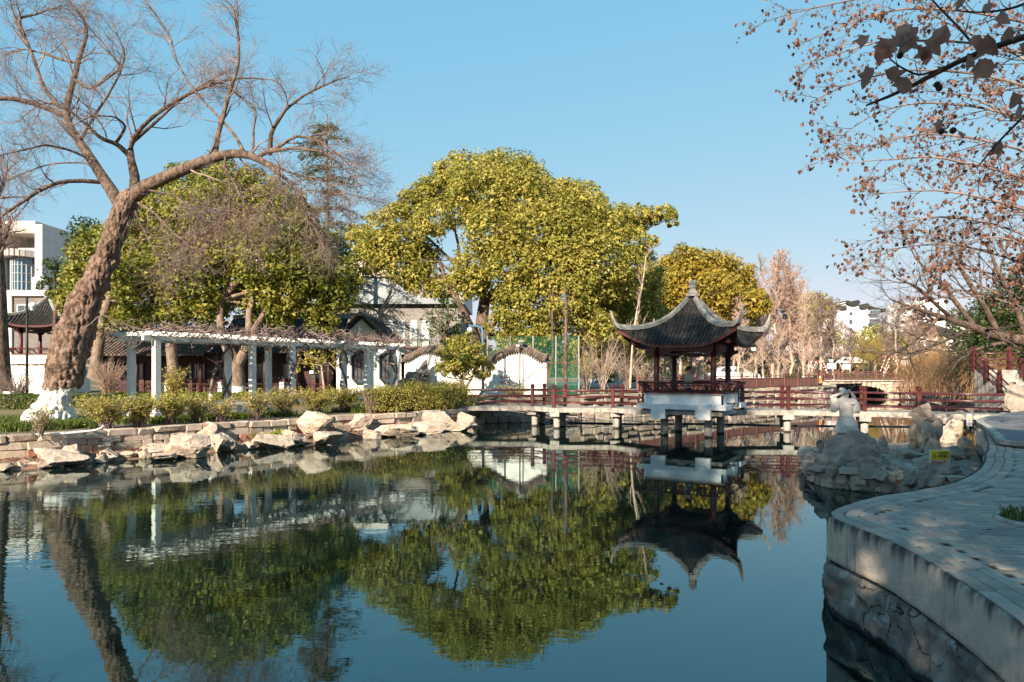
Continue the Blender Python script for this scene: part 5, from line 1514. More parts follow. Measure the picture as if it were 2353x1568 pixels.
k = MB(); k.box((wx0 + 0.1, GY + 3, 2.4), (0.2, 6, 3.2)); k.box((wx1 - 0.1, GY + 3, 2.2), (0.2, 6, 2.7)); k.build('side_wall', m_plaster, hall)
for o_, lb in zip(ows, 'ab'):
    ring_o = [(x, z) for x, z in o_]; c = (sum(p[0] for p in o_) / 8, sum(p[1] for p in o_) / 8)
    V = []; Fc = []
    for sc_, y in ((1.16, GY - 0.03), (0.98, GY - 0.03), (0.98, GY + 0.15), (1.16, GY - 0.001)):
        V += [(c[0] + (x - c[0]) * sc_, y, c[1] + (z - c[1]) * sc_) for x, z in o_]
    for a in range(3):
        for i in range(8): Fc.append((a * 8 + i, a * 8 + (i + 1) % 8, a * 8 + 8 + (i + 1) % 8, a * 8 + 8 + i))
    for i in range(8): Fc.append((24 + i, 24 + (i + 1) % 8, (i + 1) % 8, i))
    k = MB(); k.add(V, Fc); w_ = k.build('window', m_black, hall)
    k = MB(); k.add([(x, GY + 0.14, z) for x, z in o_], [tuple(range(8))]); k.build('pane', m_glass, w_)
    k = MB()
    for i in range(-1, 2): k.box((c[0] + i * 0.22, GY + 0.10, c[1] - 0.1), (0.035, 0.04, 1.25))
    for z in (-0.55, -0.15, 0.25, 0.5): k.box((c[0], GY + 0.104, c[1] + z), (0.72, 0.04, 0.035))
    k.build('lattice', m_lattice, w_)
# verge tiles of the gable: thick curved band
def band(pts, w, y0, y1, name, mat, parent):
    V = []; Fc = []
    for i, (x, z) in enumerate(pts):
        a = pts[max(0, i - 1)]; b = pts[min(len(pts) - 1, i + 1)]; t = Vector((b[0] - a[0], b[1] - a[1])).normalized(); nx, nz_ = -t.y, t.x
        for yy in (y0, y1):
            V += [(x, yy, z), (x + nx * w, yy, z + nz_ * w)]
    for i in range(len(pts) - 1):
        q = i * 4
        Fc += [(q, q + 4, q + 5, q + 1), (q + 2, q + 3, q + 7, q + 6), (q + 1, q + 5, q + 7, q + 3), (q, q + 2, q + 6, q + 4)]
    e = (len(pts) - 1) * 4; Fc += [(0, 1, 3, 2), (e, e + 2, e + 3, e + 1)]
    k = MB(); k.add(V, Fc); return k.build(name, mat, parent)
right = [(p.x, p.y) for p in smooth_line([(-9.25, 5.80), (-8.7, 5.35), (-8.0, 4.62), (-7.2, 4.05), (-6.4, 3.78), (-5.5, 3.72)], 6)]
left = [(p.x, p.y) for p in smooth_line([(-9.25, 5.80), (-9.8, 5.3), (-10.4, 4.6), (-11.0, 4.12), (-11.6, 3.85)], 6)]
for ln, s in ((right, 1), (left, -1)):
    band(ln if s > 0 else ln[::-1], 0.16, GY - 0.35, GY + 6, 'roof_slope', m_tile, hall)
    band([(x, z + 0.165) for x, z in (ln if s > 0 else ln[::-1])], 0.13, GY - 0.42, GY - 0.12, 'verge', m_tile_brown, hall)
    # tile courses running down the slope, seen from the end as steps
    for i in range(2, len(ln), 2):
        x, z = ln[i]
        k = MB(); k.tube([(x, GY - 0.1, z + 0.20), (x, GY + 6, z + 0.20)], 0.075, 6); k.build('tile_row', m_tile, hall)
k = MB(); k.tube([(-9.25, GY - 0.45, 6.02), (-9.25, GY + 6, 6.02)], 0.15, 8); k.build('ridge', m_ridge, hall)
# scroll ornament under the peak
def spiral(cx, cz, s, r0=0.23):
    return [(cx + s * (0.27 - math.cos(a) * r0 * (1 - a / 14)), GY - 0.03, cz + math.sin(a) * r0 * (1 - a / 14)) for a in np.linspace(0, 9.5, 22)]
k = MB(); k.tube(spiral(-9.25, 5.05, 1), 0.035, 5); k.tube(spiral(-9.25, 5.05, -1), 0.035, 5)
k.tube([(-9.5, GY - 0.03, 4.95), (-9.25, GY - 0.03, 4.6), (-9.0, GY - 0.03, 4.95)], 0.03, 5); k.tube([(-9.25, GY - 0.03, 4.62), (-9.25, GY - 0.03, 4.3)], 0.025, 5); k.build('gable_ornament', m_plaster, hall)
# eave drip tiles at the right of the wing
k = MB(); 
for i in range(14): k.box((-6.55 + i * 0.09, GY - 0.40 + i * 0.0, 3.66), (0.075, 0.03, 0.12))
k.build('drip_tiles', m_tile, hall)
# long wing to the left: dark timber front under a deep eave
LX0, LX1 = -25.5, -11.1
k = MB(); k.box(((LX0 + LX1) / 2, GY + 1.9, 2.3), (LX1 - LX0, 0.2, 2.9)); k.build('wall', m_wood_dark, hall)
k = MB(); k.box(((LX0 + LX1) / 2, GY + 0.9, 0.93), (LX1 - LX0, 2.2, 0.22)); k.build('veranda_floor', m_concrete, hall)
row_roof(hall, -18.6, -10.9, GY - 0.15, GY + 3.6, 3.62, 6.05, m_tile, curve=0.05)
row_roof(hall, LX0 - 1.0, -18.6, GY - 0.9, GY + 2.6, 3.45, 5.15, m_tile_brown, curve=0.05)  # grey tiles painted brown: the warm light on this slope is in the colour
k = MB(); k.box((-14.7, GY + 3.6, 6.12), (7.9, 0.3, 0.26)); k.box((-22.5, GY + 2.6, 5.22), (8.0, 0.3, 0.24)); k.build('ridge', m_ridge, hall)
for i in range(8):
    x = LX0 + 0.4 + i * (LX1 - LX0 - 0.6) / 7
    k = MB(); k.tube([(x, GY + 0.1, 0.9), (x, GY + 0.1, 3.7)], 0.12, 10); k.build('column', m_wood_dark, hall, True)
    if i < 7:
        w_ = (LX1 - LX0 - 0.6) / 7
        if i in (1, 3, 5):
            k = MB(); k.box((x + w_ / 2, GY + 1.70, 1.35), (w_ * 0.62, 0.12, 0.9)); k.build('white_panel', m_plaster, hall)
        d_ = empty('x', (0, 0, 0)); bpy.data.objects.remove(d_)
        k = MB(); k.box((x + w_ / 2, GY + 1.74, 2.0), (w_ * 0.55, 0.08, 2.2)); dr = k.build('door', m_lattice, hall)
        k = MB()
        for a in range(4): k.box((x + w_ / 2 + (a - 1.5) * w_ * 0.13, GY + 1.69, 2.5), (w_ * 0.10, 0.02, 0.9))
        k.build('pane', m_glass, dr)
        k = MB(); k.tube([(x + 0.1, GY + 0.05, 1.42), (x + w_ - 0.1, GY + 0.05, 1.42)], 0.035, 6); k.tube([(x + 0.1, GY - 0.02, 1.72), (x + w_ - 0.1, GY - 0.02, 1.72)], 0.03, 6)
        for a in range(8): k.beam((x + 0.2 + a * (w_ - 0.3) / 7, GY + 0.05, 1.42), (x + 0.1 + a * (w_ - 0.3) / 7, GY - 0.02, 1.72), 0.03, 0.03, (1, 0, 0))
        k.build('bench_back', m_wood_dark, hall)
# notices on the doors
for x, z, lb in ((P(717, 835, 43.5).x, 2.45, 'small white notice on the dark hall door'), (P(783, 850, 41).x, 2.25, 'small white notice on the post by the octagonal window')):
    k = MB(); k.box((x, 42.0 - 0.2 if 'post' in lb else 43.55, z), (0.34, 0.02, 0.20)); o = k.build('notice', m_white); tag(o, lb, 'notice')
# air conditioner by the wall
acx = P(925, 890, 41.2)
ac = empty('air_conditioner', (acx.x, 41.2, 0.86), 'cream outdoor air conditioner half hidden behind the garden rock', 'appliance')
k = MB(); k.box((acx.x, 41.3, 1.35), (0.95, 0.4, 0.75)); k.build('casing', m_stonewhite, ac)
k = MB(); k.lathe((0, 0, 0), [(0.28, 0), (0.28, 0.02), (0.24, 0.03), (0.06, 0.02), (0.02, 0.03)], 20); k.v = [(acx.x + 0.12 + v[0], 41.09 - v[2], 1.36 + v[1]) for v in k.v]; k.build('fan_grille', m_black, ac)
k = MB(); k.box((acx.x - 0.3, 41.3, 0.92), (0.1, 0.4, 0.14)); k.box((acx.x + 0.3, 41.3, 0.92), (0.1, 0.4, 0.14)); k.build('foot', m_black, ac)

# ------------------------------------------------------------------ wavy-topped white garden wall
W0 = Vector((-6.15, 40.2, 0)); W1 = Vector((1.9, 36.2, 0))
wv = empty('wavy_garden_wall', (W0.x, W0.y, 0.86), 'white garden wall with a wavy tiled top behind the footbridge landing', 'wall')
prof_px = [(932, 829), (945, 826), (960, 817), (975, 810), (992, 808), (1010, 812), (1030, 822), (1055, 832), (1085, 836), (1115, 835), (1135, 830), (1155, 819), (1175, 809), (1195, 806), (1212, 808), (1228, 817), (1243, 826), (1258, 830)]
def wall_at(px):
    # intersection of the sight line with the wall's plan line
    tx = (px - 1176.5) / F; d = W1 - W0
    s = (tx * W0.y - W0.x) / (d.x - tx * d.y); return W0 + d * s
top = []
for px, py in prof_px:
    q = wall_at(px); top.append((q.x, q.y, EYE - (py - HY) / F * q.y))
top = [tuple(v) for v in smooth_line([tuple(t) for t in top], 4)]
wd = (W1 - W0).normalized(); wnv = Vector((wd.y, -wd.x, 0))          # towards the camera
V = []; Fc = []
for x, y, z in top:
    for o_ in (0.12, -0.12):
        V += [(x + wnv.x * o_, y + wnv.y * o_, 0.75), (x + wnv.x * o_, y + wnv.y * o_, z)]
for i in range(len(top) - 1):
    q = i * 4; Fc += [(q, q + 4, q + 5, q + 1), (q + 2, q + 3, q + 7, q + 6), (q + 1, q + 5, q + 7, q + 3)]
e = (len(top) - 1) * 4; Fc += [(0, 1, 3, 2), (e, e + 2, e + 3, e + 1)]
k = MB(); k.add(V, Fc); k.build('plaster_face', m_plaster, wv)
V = []; Fc = []
cs = [(0.30, -0.02), (0.30, 0.03), (0.10, 0.22), (0.0, 0.28), (-0.10, 0.22), (-0.30, 0.03), (-0.30, -0.02)]
for x, y, z in top:
    for o_, h_ in cs: V.append((x + wnv.x * o_, y + wnv.y * o_, z + h_))
m_ = len(cs)
for i in range(len(top) - 1):
    for a in range(m_): Fc.append((i * m_ + a, i * m_ + (a + 1) % m_, (i + 1) * m_ + (a + 1) % m_, (i + 1) * m_ + a))
Fc += [tuple(range(m_)), tuple(range(len(V) - m_, len(V)))]
k = MB(); k.add(V, Fc); k.build('coping_bed', m_tile_brown, wv)
ctl = even([Vector(t) for t in top], 0.155)
k = MB(); k.tube([(0, -0.36, -0.02), (0, -0.2, 0.10), (0, -0.02, 0.29)], [0.062, 0.058, 0.05], 7); k.lathe((0, -0.33, -0.06), [(0.055, -0.03), (0.07, 0.03)], 6)
o = k.build('coping_tile', m_tile_brown); ctm = o.data; bpy.data.objects.remove(o)
for q in ctl[:-1]:
    o = bpy.data.objects.new('coping_tile', ctm); COL.objects.link(o); o.location = q; o.rotation_euler = (0, random.uniform(-.12, .12), math.atan2(wd.y, wd.x)); o.parent = wv; o.matrix_parent_inverse = Matrix.Translation(wv.location).inverted()
k = MB(); k.tube([Vector(t) + Vector((0, 0, 0.30)) for t in top], 0.075, 7); k.build('coping_ridge', m_tile_brown, wv)
# painted notice: no angling, no swimming
def text_mesh(body, size, mat, loc, rot, parent=None, name='lettering', align='CENTER', space=1.0, line=1.0, offset=0.0):
    c = bpy.data.curves.new('t', 'FONT'); c.body = body; c.size = size; c.align_x = align; c.align_y = 'CENTER'; c.space_character = space; c.space_line = line; c.extrude = 0.0012; c.offset = offset
    o = bpy.data.objects.new('t', c); COL.objects.link(o)
    me = bpy.data.meshes.new_from_object(o.evaluated_get(bpy.context.evaluated_depsgraph_get()))
    bpy.data.objects.remove(o); me.name = name; me.materials.clear(); me.materials.append(mat)
    o = bpy.data.objects.new(name, me); COL.objects.link(o); o.location = loc; o.rotation_euler = rot
    if parent: o.parent = parent; o.matrix_parent_inverse = (Matrix.Translation(parent.location) @ parent.rotation_euler.to_matrix().to_4x4()).inverted()
    return o
m_redprint = MT('red_lettering', (0.55, 0.06, 0.04), 0.6)
m_blackprint = MT('black_lettering', (0.02, 0.02, 0.02), 0.6)
m_whiteprint = MT('white_lettering', (0.8, 0.8, 0.78), 0.6)
m_greyboard = MT('pale_grey_board', (0.66, 0.68, 0.69), 0.6, (0.60, 0.62, 0.63), 3.0)
q = wall_at(1163); wrz = math.atan2(wd.y, wd.x)
sg = empty('wall_notice', (q.x + wnv.x * 0.14, q.y + wnv.y * 0.14, 1.55), 'pale notice with two lines of red characters on the white wavy wall', 'sign')
k = MB(); k.box((q.x + wnv.x * 0.135, q.y + wnv.y * 0.135, 2.02), (0.56, 0.02, 0.66), wrz); k.build('board', m_greyboard, sg)
for body, z in (('禁止垂钓', 2.17), ('禁止游泳', 1.90)):
    text_mesh(body, 0.145, m_redprint, (q.x + wnv.x * 0.15, q.y + wnv.y * 0.15, z), (math.pi / 2, 0, wrz), sg)
# camera masts
q = wall_at(1204)
cm = empty('camera_mast', (q.x + wnv.x * 0.5, q.y + wnv.y * 0.5, 0.86), 'thin black mast with two small cameras in front of the wavy wall', 'camera mast')
bx_, by_ = cm.location.x, cm.location.y
k = MB(); k.tube([(bx_, by_, 0.84), (bx_, by_, 3.95)], 0.035, 8); k.build('mast', m_black, cm, True)
for s in (-1, 1):
    k = MB(); k.box((bx_ + s * 0.06, by_ - 0.08, 4.0 + 0.12 * s), (0.2, 0.3, 0.11), s * 0.4); k.build('camera_body', m_steel, cm)
b0 = P(1110, 930, 35.0); b0.z = 0.85
cb = empty('camera_post', b0, 'blue steel post with hooked arm carrying a white dome camera above the small tree', 'camera post')
k = MB(); k.tube([(b0.x, 35, 0.8), (b0.x, 35, 1.6)], 0.12, 10); k.build('post_foot', m_blue, cb, True)
arm = [(b0.x, 35, 1.6), (b0.x - 0.02, 35, 4.55), (b0.x - 0.08, 35, 4.75), (b0.x - 0.22, 35, 4.83), (b0.x - 0.72, 35, 4.86)]
k = MB(); k.tube(arm, 0.055, 8); k.build('arm', m_blue, cb, True)
k = MB(); k.lathe((b0.x - 0.68, 35, 4.42), [(0.03, 0.38), (0.06, 0.36), (0.12, 0.32), (0.145, 0.24), (0.145, 0.12), (0.12, 0.10)], 14); k.build('housing', m_white, cb, True)
k = MB(); k.lathe((b0.x - 0.68, 35, 4.32), [(0.03, 0.0), (0.09, 0.03), (0.115, 0.10), (0.11, 0.2)], 14); k.build('dome', m_black, cb, True)
k = MB(); k.box((b0.x - 0.05, 34.86, 1.35), (0.3, 0.05, 0.2)); k.build('label_plate', m_panel, cb)
# dark bench board and bin near the landing
b0 = P(1070, 905, 33.6)
bt = empty('park_bench', (b0.x, 33.6, 0.86), 'dark slatted bench end at the hedge beside the footbridge landing', 'bench')
k = MB(); k.box((b0.x + 0.2, 33.6, 1.33), (0.9, 0.4, 0.05)); k.build('seat', m_black, bt)
for s in (-0.4, 0.4): 
    k = MB(); k.box((b0.x + 0.2 + s, 33.6, 1.08), (0.06, 0.36, 0.46)); k.build('leg', m_black, bt)
# green mesh gate in a red-oxide frame
g0 = P(1259, 900, 36.0); g1 = P(1330, 900, 36.6)
gt = empty('mesh_gate', (g0.x, 36, 0.86), 'green wire mesh gate in a rusty red frame right of the wavy wall', 'gate')
a = Vector((g0.x, 36.0, 0)); b = Vector((g1.x, 36.6, 0))
for t in (0.0, 0.5, 1.0):
    q = a.lerp(b, t); k = MB(); k.beam((q.x, q.y, 0.8), (q.x, q.y, 3.0), 0.05, 0.05); k.build('frame_bar', m_rust if t < 1 else m_steel, gt)
for z in (0.98, 2.05, 2.95):
    k = MB(); k.beam((a.x, a.y, z), (b.x, b.y, z), 0.05, 0.05); k.build('frame_bar', m_rust, gt)
k = MB(); t = Vector(b - a); n = 22
for i in range(n + 1):
    q = a + t * (i / n); k.beam((q.x, q.y + 0.03, 0.9), (q.x, q.y + 0.03, 3.0), 0.012, 0.012)
for i in range(26):
    z = 0.95 + i * 0.08; k.beam((a.x, a.y + 0.03, z), (b.x, b.y + 0.03, z), 0.012, 0.012)
tag(k.build('wire_mesh', m_green, gt), kind='stuff')
# taller green mesh fence behind the wall
f0 = P(1120, 800, 41); f1 = P(1330, 800, 41)
gf = empty('mesh_fence', (f0.x, 41, 0.86), 'tall green wire mesh fence behind the wavy wall under the big tree', 'fence')
for i in range(5):
    x = f0.x + (f1.x - f0.x) * i / 4; k = MB(); k.tube([(x, 41, 0.8), (x, 41, 4.65)], 0.04, 6); k.build('post', m_steel, gf)
k = MB()
for i in range(60): x = f0.x + (f1.x - f0.x) * i / 59; k.beam((x, 41.03, 0.9), (x, 41.03, 4.6), 0.014, 0.014)
for i in range(30): k.beam((f0.x, 41.03, 0.95 + i * 0.125), (f1.x, 41.03, 0.95 + i * 0.125), 0.014, 0.014)
tag(k.build('wire_mesh', m_green, gf), kind='stuff')

# ------------------------------------------------------------------ grey brick building behind
BY = 60.0
gb = empty('grey_brick_building', (-12, BY, 0.9), 'large grey brick building with tall narrow windows behind the garden hall', 'building')
x0 = P(640, 700, BY).x; x1 = P(1060, 700, BY).x
zc = EYE + (850 - 700) / F * BY; zt = EYE + (850 - 640) / F * BY
k = MB(); k.box(((x0 + x1) / 2, BY + 6, (0.5 + zc) / 2), (x1 - x0, 12, zc - 0.5)); k.build('wall', m_greybrick, gb)
k = MB(); k.box(((x0 + x1) / 2, BY + 5.6, (zc + zt) / 2 + 0.002), (x1 - x0 + 0.6, 12.4, zt - zc)); k.build('fascia', m_fascia, gb)
k = MB(); k.box(((x0 + x1) / 2, BY + 5.6, zt + 0.06), (x1 - x0 + 0.9, 12.7, 0.12)); k.build('roof_edge', m_concrete, gb)
for i in range(9):
    px = 868 + i * 27.5 - 110
    x = P(px, 750, BY).x
    k = MB(); k.box((x, BY - 0.02, EYE + (850 - 758) / F * BY), (0.68, 0.10, 1.65)); k.build('panel', m_panel, gb)
    k = MB(); k.box((x, BY - 0.01, EYE + (850 - 803) / F * BY), (0.70, 0.08, 1.5)); w_ = k.build('window', m_black, gb)
    k = MB(); k.box((x, BY - 0.055, EYE + (850 - 803) / F * BY), (0.60, 0.02, 1.4)); k.build('pane', m_glass_pale, w_)
# upper white volume glimpsed between the crowns
k = MB(); k.box((P(740, 600, 72).x, 76, 7.5), (14, 8, 13.5)); o = k.build('wall', m_stonewhite)
up = empty('white_block', (P(740, 600, 72).x, 72, 0.9), 'pale building block glimpsed between the tree crowns', 'building'); o.parent = up; o.matrix_parent_inverse = Matrix.Translation(up.location).inverted()
for i in range(5):
    for j in range(3):
        k = MB(); k.box((P(740, 600, 72).x - 5.6 + i * 2.7, 71.98, 5.2 + j * 3.2), (1.5, 0.1, 1.5)); k.build('window', m_glass, up)

# ------------------------------------------------------------------ modern tower and low block at far left
TY = 105.0
tw = empty('office_tower', (P(40, 700, TY).x, TY, 0.9), 'pale office building with a portal frame and curved blue glass at far left', 'building')
def pbox(parent, name, mat, px0, px1, py0, py1, d, depth, dy=0.0):
    a = P(px0, py0, d); b = P(px1, py1, d)
    k = MB(); k.box(((a.x + b.x) / 2, d + depth / 2 + dy, (a.z + b.z) / 2), (b.x - a.x, depth, a.z - b.z)); return k.build(name, mat, parent)
pbox(tw, 'frame', m_stonewhite, 80, 97, 516, 900, TY, 8)
pbox(tw, 'frame', m_stonewhite, -60, 80.5, 508, 536, TY, 8, 0.01)
pbox(tw, 'frame', m_stonewhite, -60, 5, 536, 900, TY, 8, 0.02)
pbox(tw, 'core', m_stonewhite, 5, 80, 565, 900, TY, 6, 2.0)
# curved glazed bow
V = []; Fc = []
a = P(6, 614, TY); b = P(79, 614, TY); z0 = P(0, 668, TY).z; z1 = P(0, 590, TY).z; n = 12
for i in range(n + 1):
    t = i / n; x = a.x + (b.x - a.x) * t; y = TY + 1.9 - math.sin(t * math.pi) * 2.6
    V += [(x, y, z0), (x, y, z1)]
for i in range(n): Fc.append((2 * i, 2 * i + 2, 2 * i + 3, 2 * i + 1))
m_blueglass = MT('blue_glass', (0.05, 0.14, 0.22), 0.1, spec=0.9)
k = MB(); k.add(V, Fc); cw = k.build('curtain_wall', m_blueglass, tw)
k = MB()
for i in range(n + 1):
    x, y, _ = V[2 * i]; k.beam((x, y - 0.05, z0), (x, y - 0.05, z1), 0.12, 0.12)
for j in range(5):
    z = z0 + (z1 - z0) * j / 4
    for i in range(n): k.beam((V[2 * i][0], V[2 * i][1] - 0.05, z), (V[2 * i + 2][0], V[2 * i + 2][1] - 0.05, z), 0.10, 0.10)
k.build('mullions', m_steel, cw)
k = MB()
rim = [(V[2 * i][0], V[2 * i][1] - 0.6, z1 + 0.4) for i in range(n + 1)]
for i in range(n): k.beam(rim[i], rim[i + 1], 1.4, 1.0)
k.build('balcony', m_stonewhite, tw)
lb = empty('brick_block', (P(100, 700, 92).x, 92, 0.9), 'dark brick block with wide windows behind the small left pavilion', 'building')
pbox(lb, 'wall', m_darkbrick, 20, 230, 680, 900, 92, 8)
pbox(lb, 'pillar', m_stonewhite, 14, 30, 668, 900, 92, 8.4, -0.3)
pbox(lb, 'cornice', m_stonewhite, 14, 240, 668, 681, 92, 8.6, -0.4)
for p0, p1 in ((40, 92), (104, 148), (160, 205)):
    w_ = pbox(lb, 'window', m_white, p0, p1, 700, 740, 92, 0.3, -0.1)
    for i in range(3):
        a_ = p0 + 2 + (p1 - p0 - 4) * i / 3; pbox(w_.parent, 'pane', m_glass, a_ + 0.8, a_ + (p1 - p0 - 4) / 3 - 0.8, 702, 738, 92, 0.3, -0.16).name = 'window_pane'
wtk = empty('water_tank', P(85, 640, 90), 'white rooftop drum above the brick block at far left', 'tank')
k = MB(); k.lathe(P(92, 668, 93), [(0.9, -0.2), (0.9, 1.6), (0.6, 1.9)], 16); k.build('drum', m_white, wtk, True)

# ------------------------------------------------------------------ small pavilion at far left (same family as the waterside one)
def copy_parts(src, dst, skip):
    for ch in src.children:
        if ch.name.split('.')[0] in skip: continue
        c = ch.copy(); COL.objects.link(c); c.parent = dst; c.matrix_parent_inverse = Matrix.Identity(4)
pv2 = empty('pavilion', (P(112, 700, 46).x, 46, 1.9), 'small tiled pavilion with dark columns behind the leaning tree at far left', 'pavilion', rz=math.radians(45 - 38))
copy_parts(pv, pv2, {'pile', 'cross_beam', 'beam_end', 'baluster', 'drip_tile'})
k = MB(); k.box((0, 0, -0.2), (3.6, 3.6, 2.2)); k.build('terrace', m_white, pv2, local=True)
# ------------------------------------------------------------------ evergreen trees behind
m_leaf_y = LEAF('camphor_leaves_yellow', [(0.08, 0.10, 0.016), (0.235, 0.235, 0.038), (0.43, 0.37, 0.075), (0.60, 0.45, 0.13)], 0.35, bsc=0.45)  # leaves that are yellow-green by their own colour
m_leaf_g = LEAF('camphor_leaves_green', [(0.05, 0.08, 0.012), (0.15, 0.17, 0.024), (0.31, 0.295, 0.045), (0.46, 0.38, 0.07)], 0.35, bsc=0.45)
m_leaf_d = LEAF('dark_evergreen_leaves', [(0.022, 0.045, 0.012), (0.045, 0.075, 0.016), (0.085, 0.11, 0.025)], 0.25)
m_leaf_o = LEAF('golden_camphor_leaves', [(0.13, 0.12, 0.018), (0.26, 0.22, 0.03), (0.42, 0.30, 0.045), (0.48, 0.30, 0.05)], 0.35, bsc=0.3)
m_needle = LEAF('cedar_needles', [(0.07, 0.09, 0.03), (0.16, 0.175, 0.05), (0.30, 0.28, 0.08)], 0.2)
rng = np.random.default_rng(101)
def cz(lst, k=1.0): return [(804 + .3418 * x, 316 + .3418 * y, .3418 * r * k) + tuple(q) for x, y, r, *q in lst]
big = cz([(700, 230, 110), (820, 250, 130), (980, 230, 130), (1120, 260, 130), (1220, 290, 110), (640, 330, 120), (900, 380, 190, -2.5), (1130, 420, 190, -2.5), (1330, 400, 130), (1450, 400, 120), (1580, 420, 120), (1640, 500, 100), (1480, 520, 170, -2.5),
          (520, 380, 105), (430, 470, 110), (560, 540, 120, -2), (330, 560, 110), (200, 620, 110), (90, 690, 95), (210, 760, 120, -2), (110, 840, 100), (380, 720, 120, -1.5), (350, 870, 130, -2), (500, 800, 110), (480, 960, 110, -2), (620, 1010, 90, -2),
          (760, 470, 120, -1), (1000, 620, 190, -3.5), (1250, 640, 200, -3.5), (1500, 700, 190, -3.5), (1720, 640, 140, -2), (1830, 570, 110), (1930, 540, 80, 0), (2040, 520, 65, 0), (2120, 510, 60, 0), (2160, 560, 40, 0), (2040, 700, 42, 0), (1880, 700, 110, -1.5), (1700, 830, 170, -3.5), (1900, 860, 110, -2), (1990, 800, 65),
          (860, 860, 150, -3), (1080, 850, 170, -4), (1320, 880, 170, -4), (1520, 920, 160, -4), (820, 980, 110, -3), (1150, 1010, 120, -4), (1650, 1010, 120, -3), (1820, 1000, 110, -2), (1080, 1140, 120, -4.5), (1260, 1120, 120, -4.5), (1450, 1090, 120, -4.5), (1180, 1290, 120, -4.5), (1330, 1270, 110, -4), (1560, 1180, 110, -4), (1660, 1280, 110, -4), (1000, 1270, 90, -3), (1450, 1370, 110, -3), (1100, 1400, 100, -3), (1270, 1400, 100, -3), (1860, 1000, 120, 0), (1980, 1060, 110, 2), (1780, 1150, 120, 0), (1920, 1200, 110, 2), (1750, 1330, 110, 0), (2040, 960, 90, 2), (2010, 1180, 90, 3), (1850, 1360, 100, 2)])
D1 = 47.0
leafy_tree('camphor_tree', 'huge round golden-green camphor tree at the centre behind the wavy wall', 'tree', 'camphor trees', [(1118, 905, 44, 40), (1112, 850, 44, 34), (1105, 790, 44.5, 32), (1108, 730, 45, 28), (1115, 680, 45.5, 24)], px_lobes(big, D1, rng, 2.0), m_leaf_y, m_bark, rng, leaf=0.19, per_area=100, sub=16, limb_r=0.20,
           extra_trunks=([(1108, 820, 44, 22), (1090, 770, 44, 20), (1068, 722, 44, 17), (1052, 690, 44, 14), (1030, 665, 44.5, 10), (1010, 600, 45, 6)], [(1112, 780, 44, 16), (1140, 730, 43.5, 14), (1175, 690, 43, 11), (1240, 650, 43, 7)], [(1052, 690, 44, 9), (1045, 640, 45, 8), (1058, 580, 46, 7), (1045, 530, 46.5, 6), (1040, 480, 47, 4)]))
# hanging roots or creeper trunks at its right
for i, (lst, lb) in enumerate((([(1300, 880, 41, 10), (1299, 800, 41, 10), (1302, 720, 41.2, 9), (1298, 660, 41.4, 6)], 'tall straight creeper-clad stem in front of the big camphor'), ([(1262, 870, 41.5, 8), (1272, 810, 41.5, 7), (1268, 740, 41.6, 6), (1272, 650, 41.8, 4)], 'thin leaning stem beside the creeper-clad one'))):
    a, b = px_line(lst, 14); root = empty('creeper_stem', tuple(a[0]), lb, 'tree trunk', 'stems before the big camphor')
    branch_obj('stem', [(a[None], b[None] * 0.8, 8)], m_bark, root)
    t1, r1 = grow(a[None], b[None], 40, (0.4, 1.4), (0.2, 0.8), 6, rng, up=-0.3, wig=0.15, rs=0.16, rmin=0.012); branch_obj('tendrils', [(t1, r1, 3)], m_twig, root)
lobesL = [(300, 560, 52), (270, 618, 46), (205, 592, 44), (185, 650, 40), (235, 560, 40), (330, 500, 44), (250, 690, 44), (310, 640, 55, -1.5), (330, 710, 44, -1.5), (160, 690, 30), (345, 570, 40), (280, 740, 36, -1)]
lobesM = [(372, 455, 42), (425, 425, 46), (490, 412, 48), (395, 510, 60, -1.5), (470, 490, 70, -2), (540, 440, 54), (430, 580, 70, -2), (510, 570, 64, -1.5), (380, 640, 56, -1.5), (460, 665, 58, -1.5), (520, 650, 50), (400, 710, 44, -1.5), (480, 722, 38, -1)]
lobesR = [(590, 440, 46), (640, 470, 46), (570, 500, 56, -1), (650, 530, 60, -1.5), (700, 560, 50), (600, 590, 66, -2), (690, 620, 62, -1.5), (745, 640, 46, -1), (640, 670, 56, -1.5), (575, 690, 40), (720, 690, 50, -1), (775, 672, 38), (780, 620, 34), (740, 740, 34, -1), (755, 575, 40), (800, 650, 30), (690, 500, 36), (640, 720, 36, -1)]
leafy_tree('camphor_tree', 'dark green camphor tree just right of the leaning trunk', 'tree', 'camphor trees', [(215, 870, 39, 26), (226, 800, 39, 24), (234, 740, 39, 22), (250, 690, 39, 18)], px_lobes(lobesL, 40, rng, 1.5), m_leaf_g, m_bark_lime, rng, leaf=0.19, per_area=95, sub=16)
leafy_tree('camphor_tree', 'bright green camphor tree behind the nearer half of the pergola', 'tree', 'camphor trees', [(402, 890, 38, 26), (396, 830, 38, 24), (390, 770, 38, 22), (400, 700, 38.5, 18)], px_lobes(lobesM, 40, rng, 1.5), m_leaf_g, m_bark_lime, rng, leaf=0.19, per_area=95, sub=16, extra_trunks=([(396, 800, 38, 14), (370, 740, 38, 12), (360, 690, 38.5, 8)], [(398, 780, 38, 14), (440, 720, 38.5, 10), (465, 650, 39, 7)]))
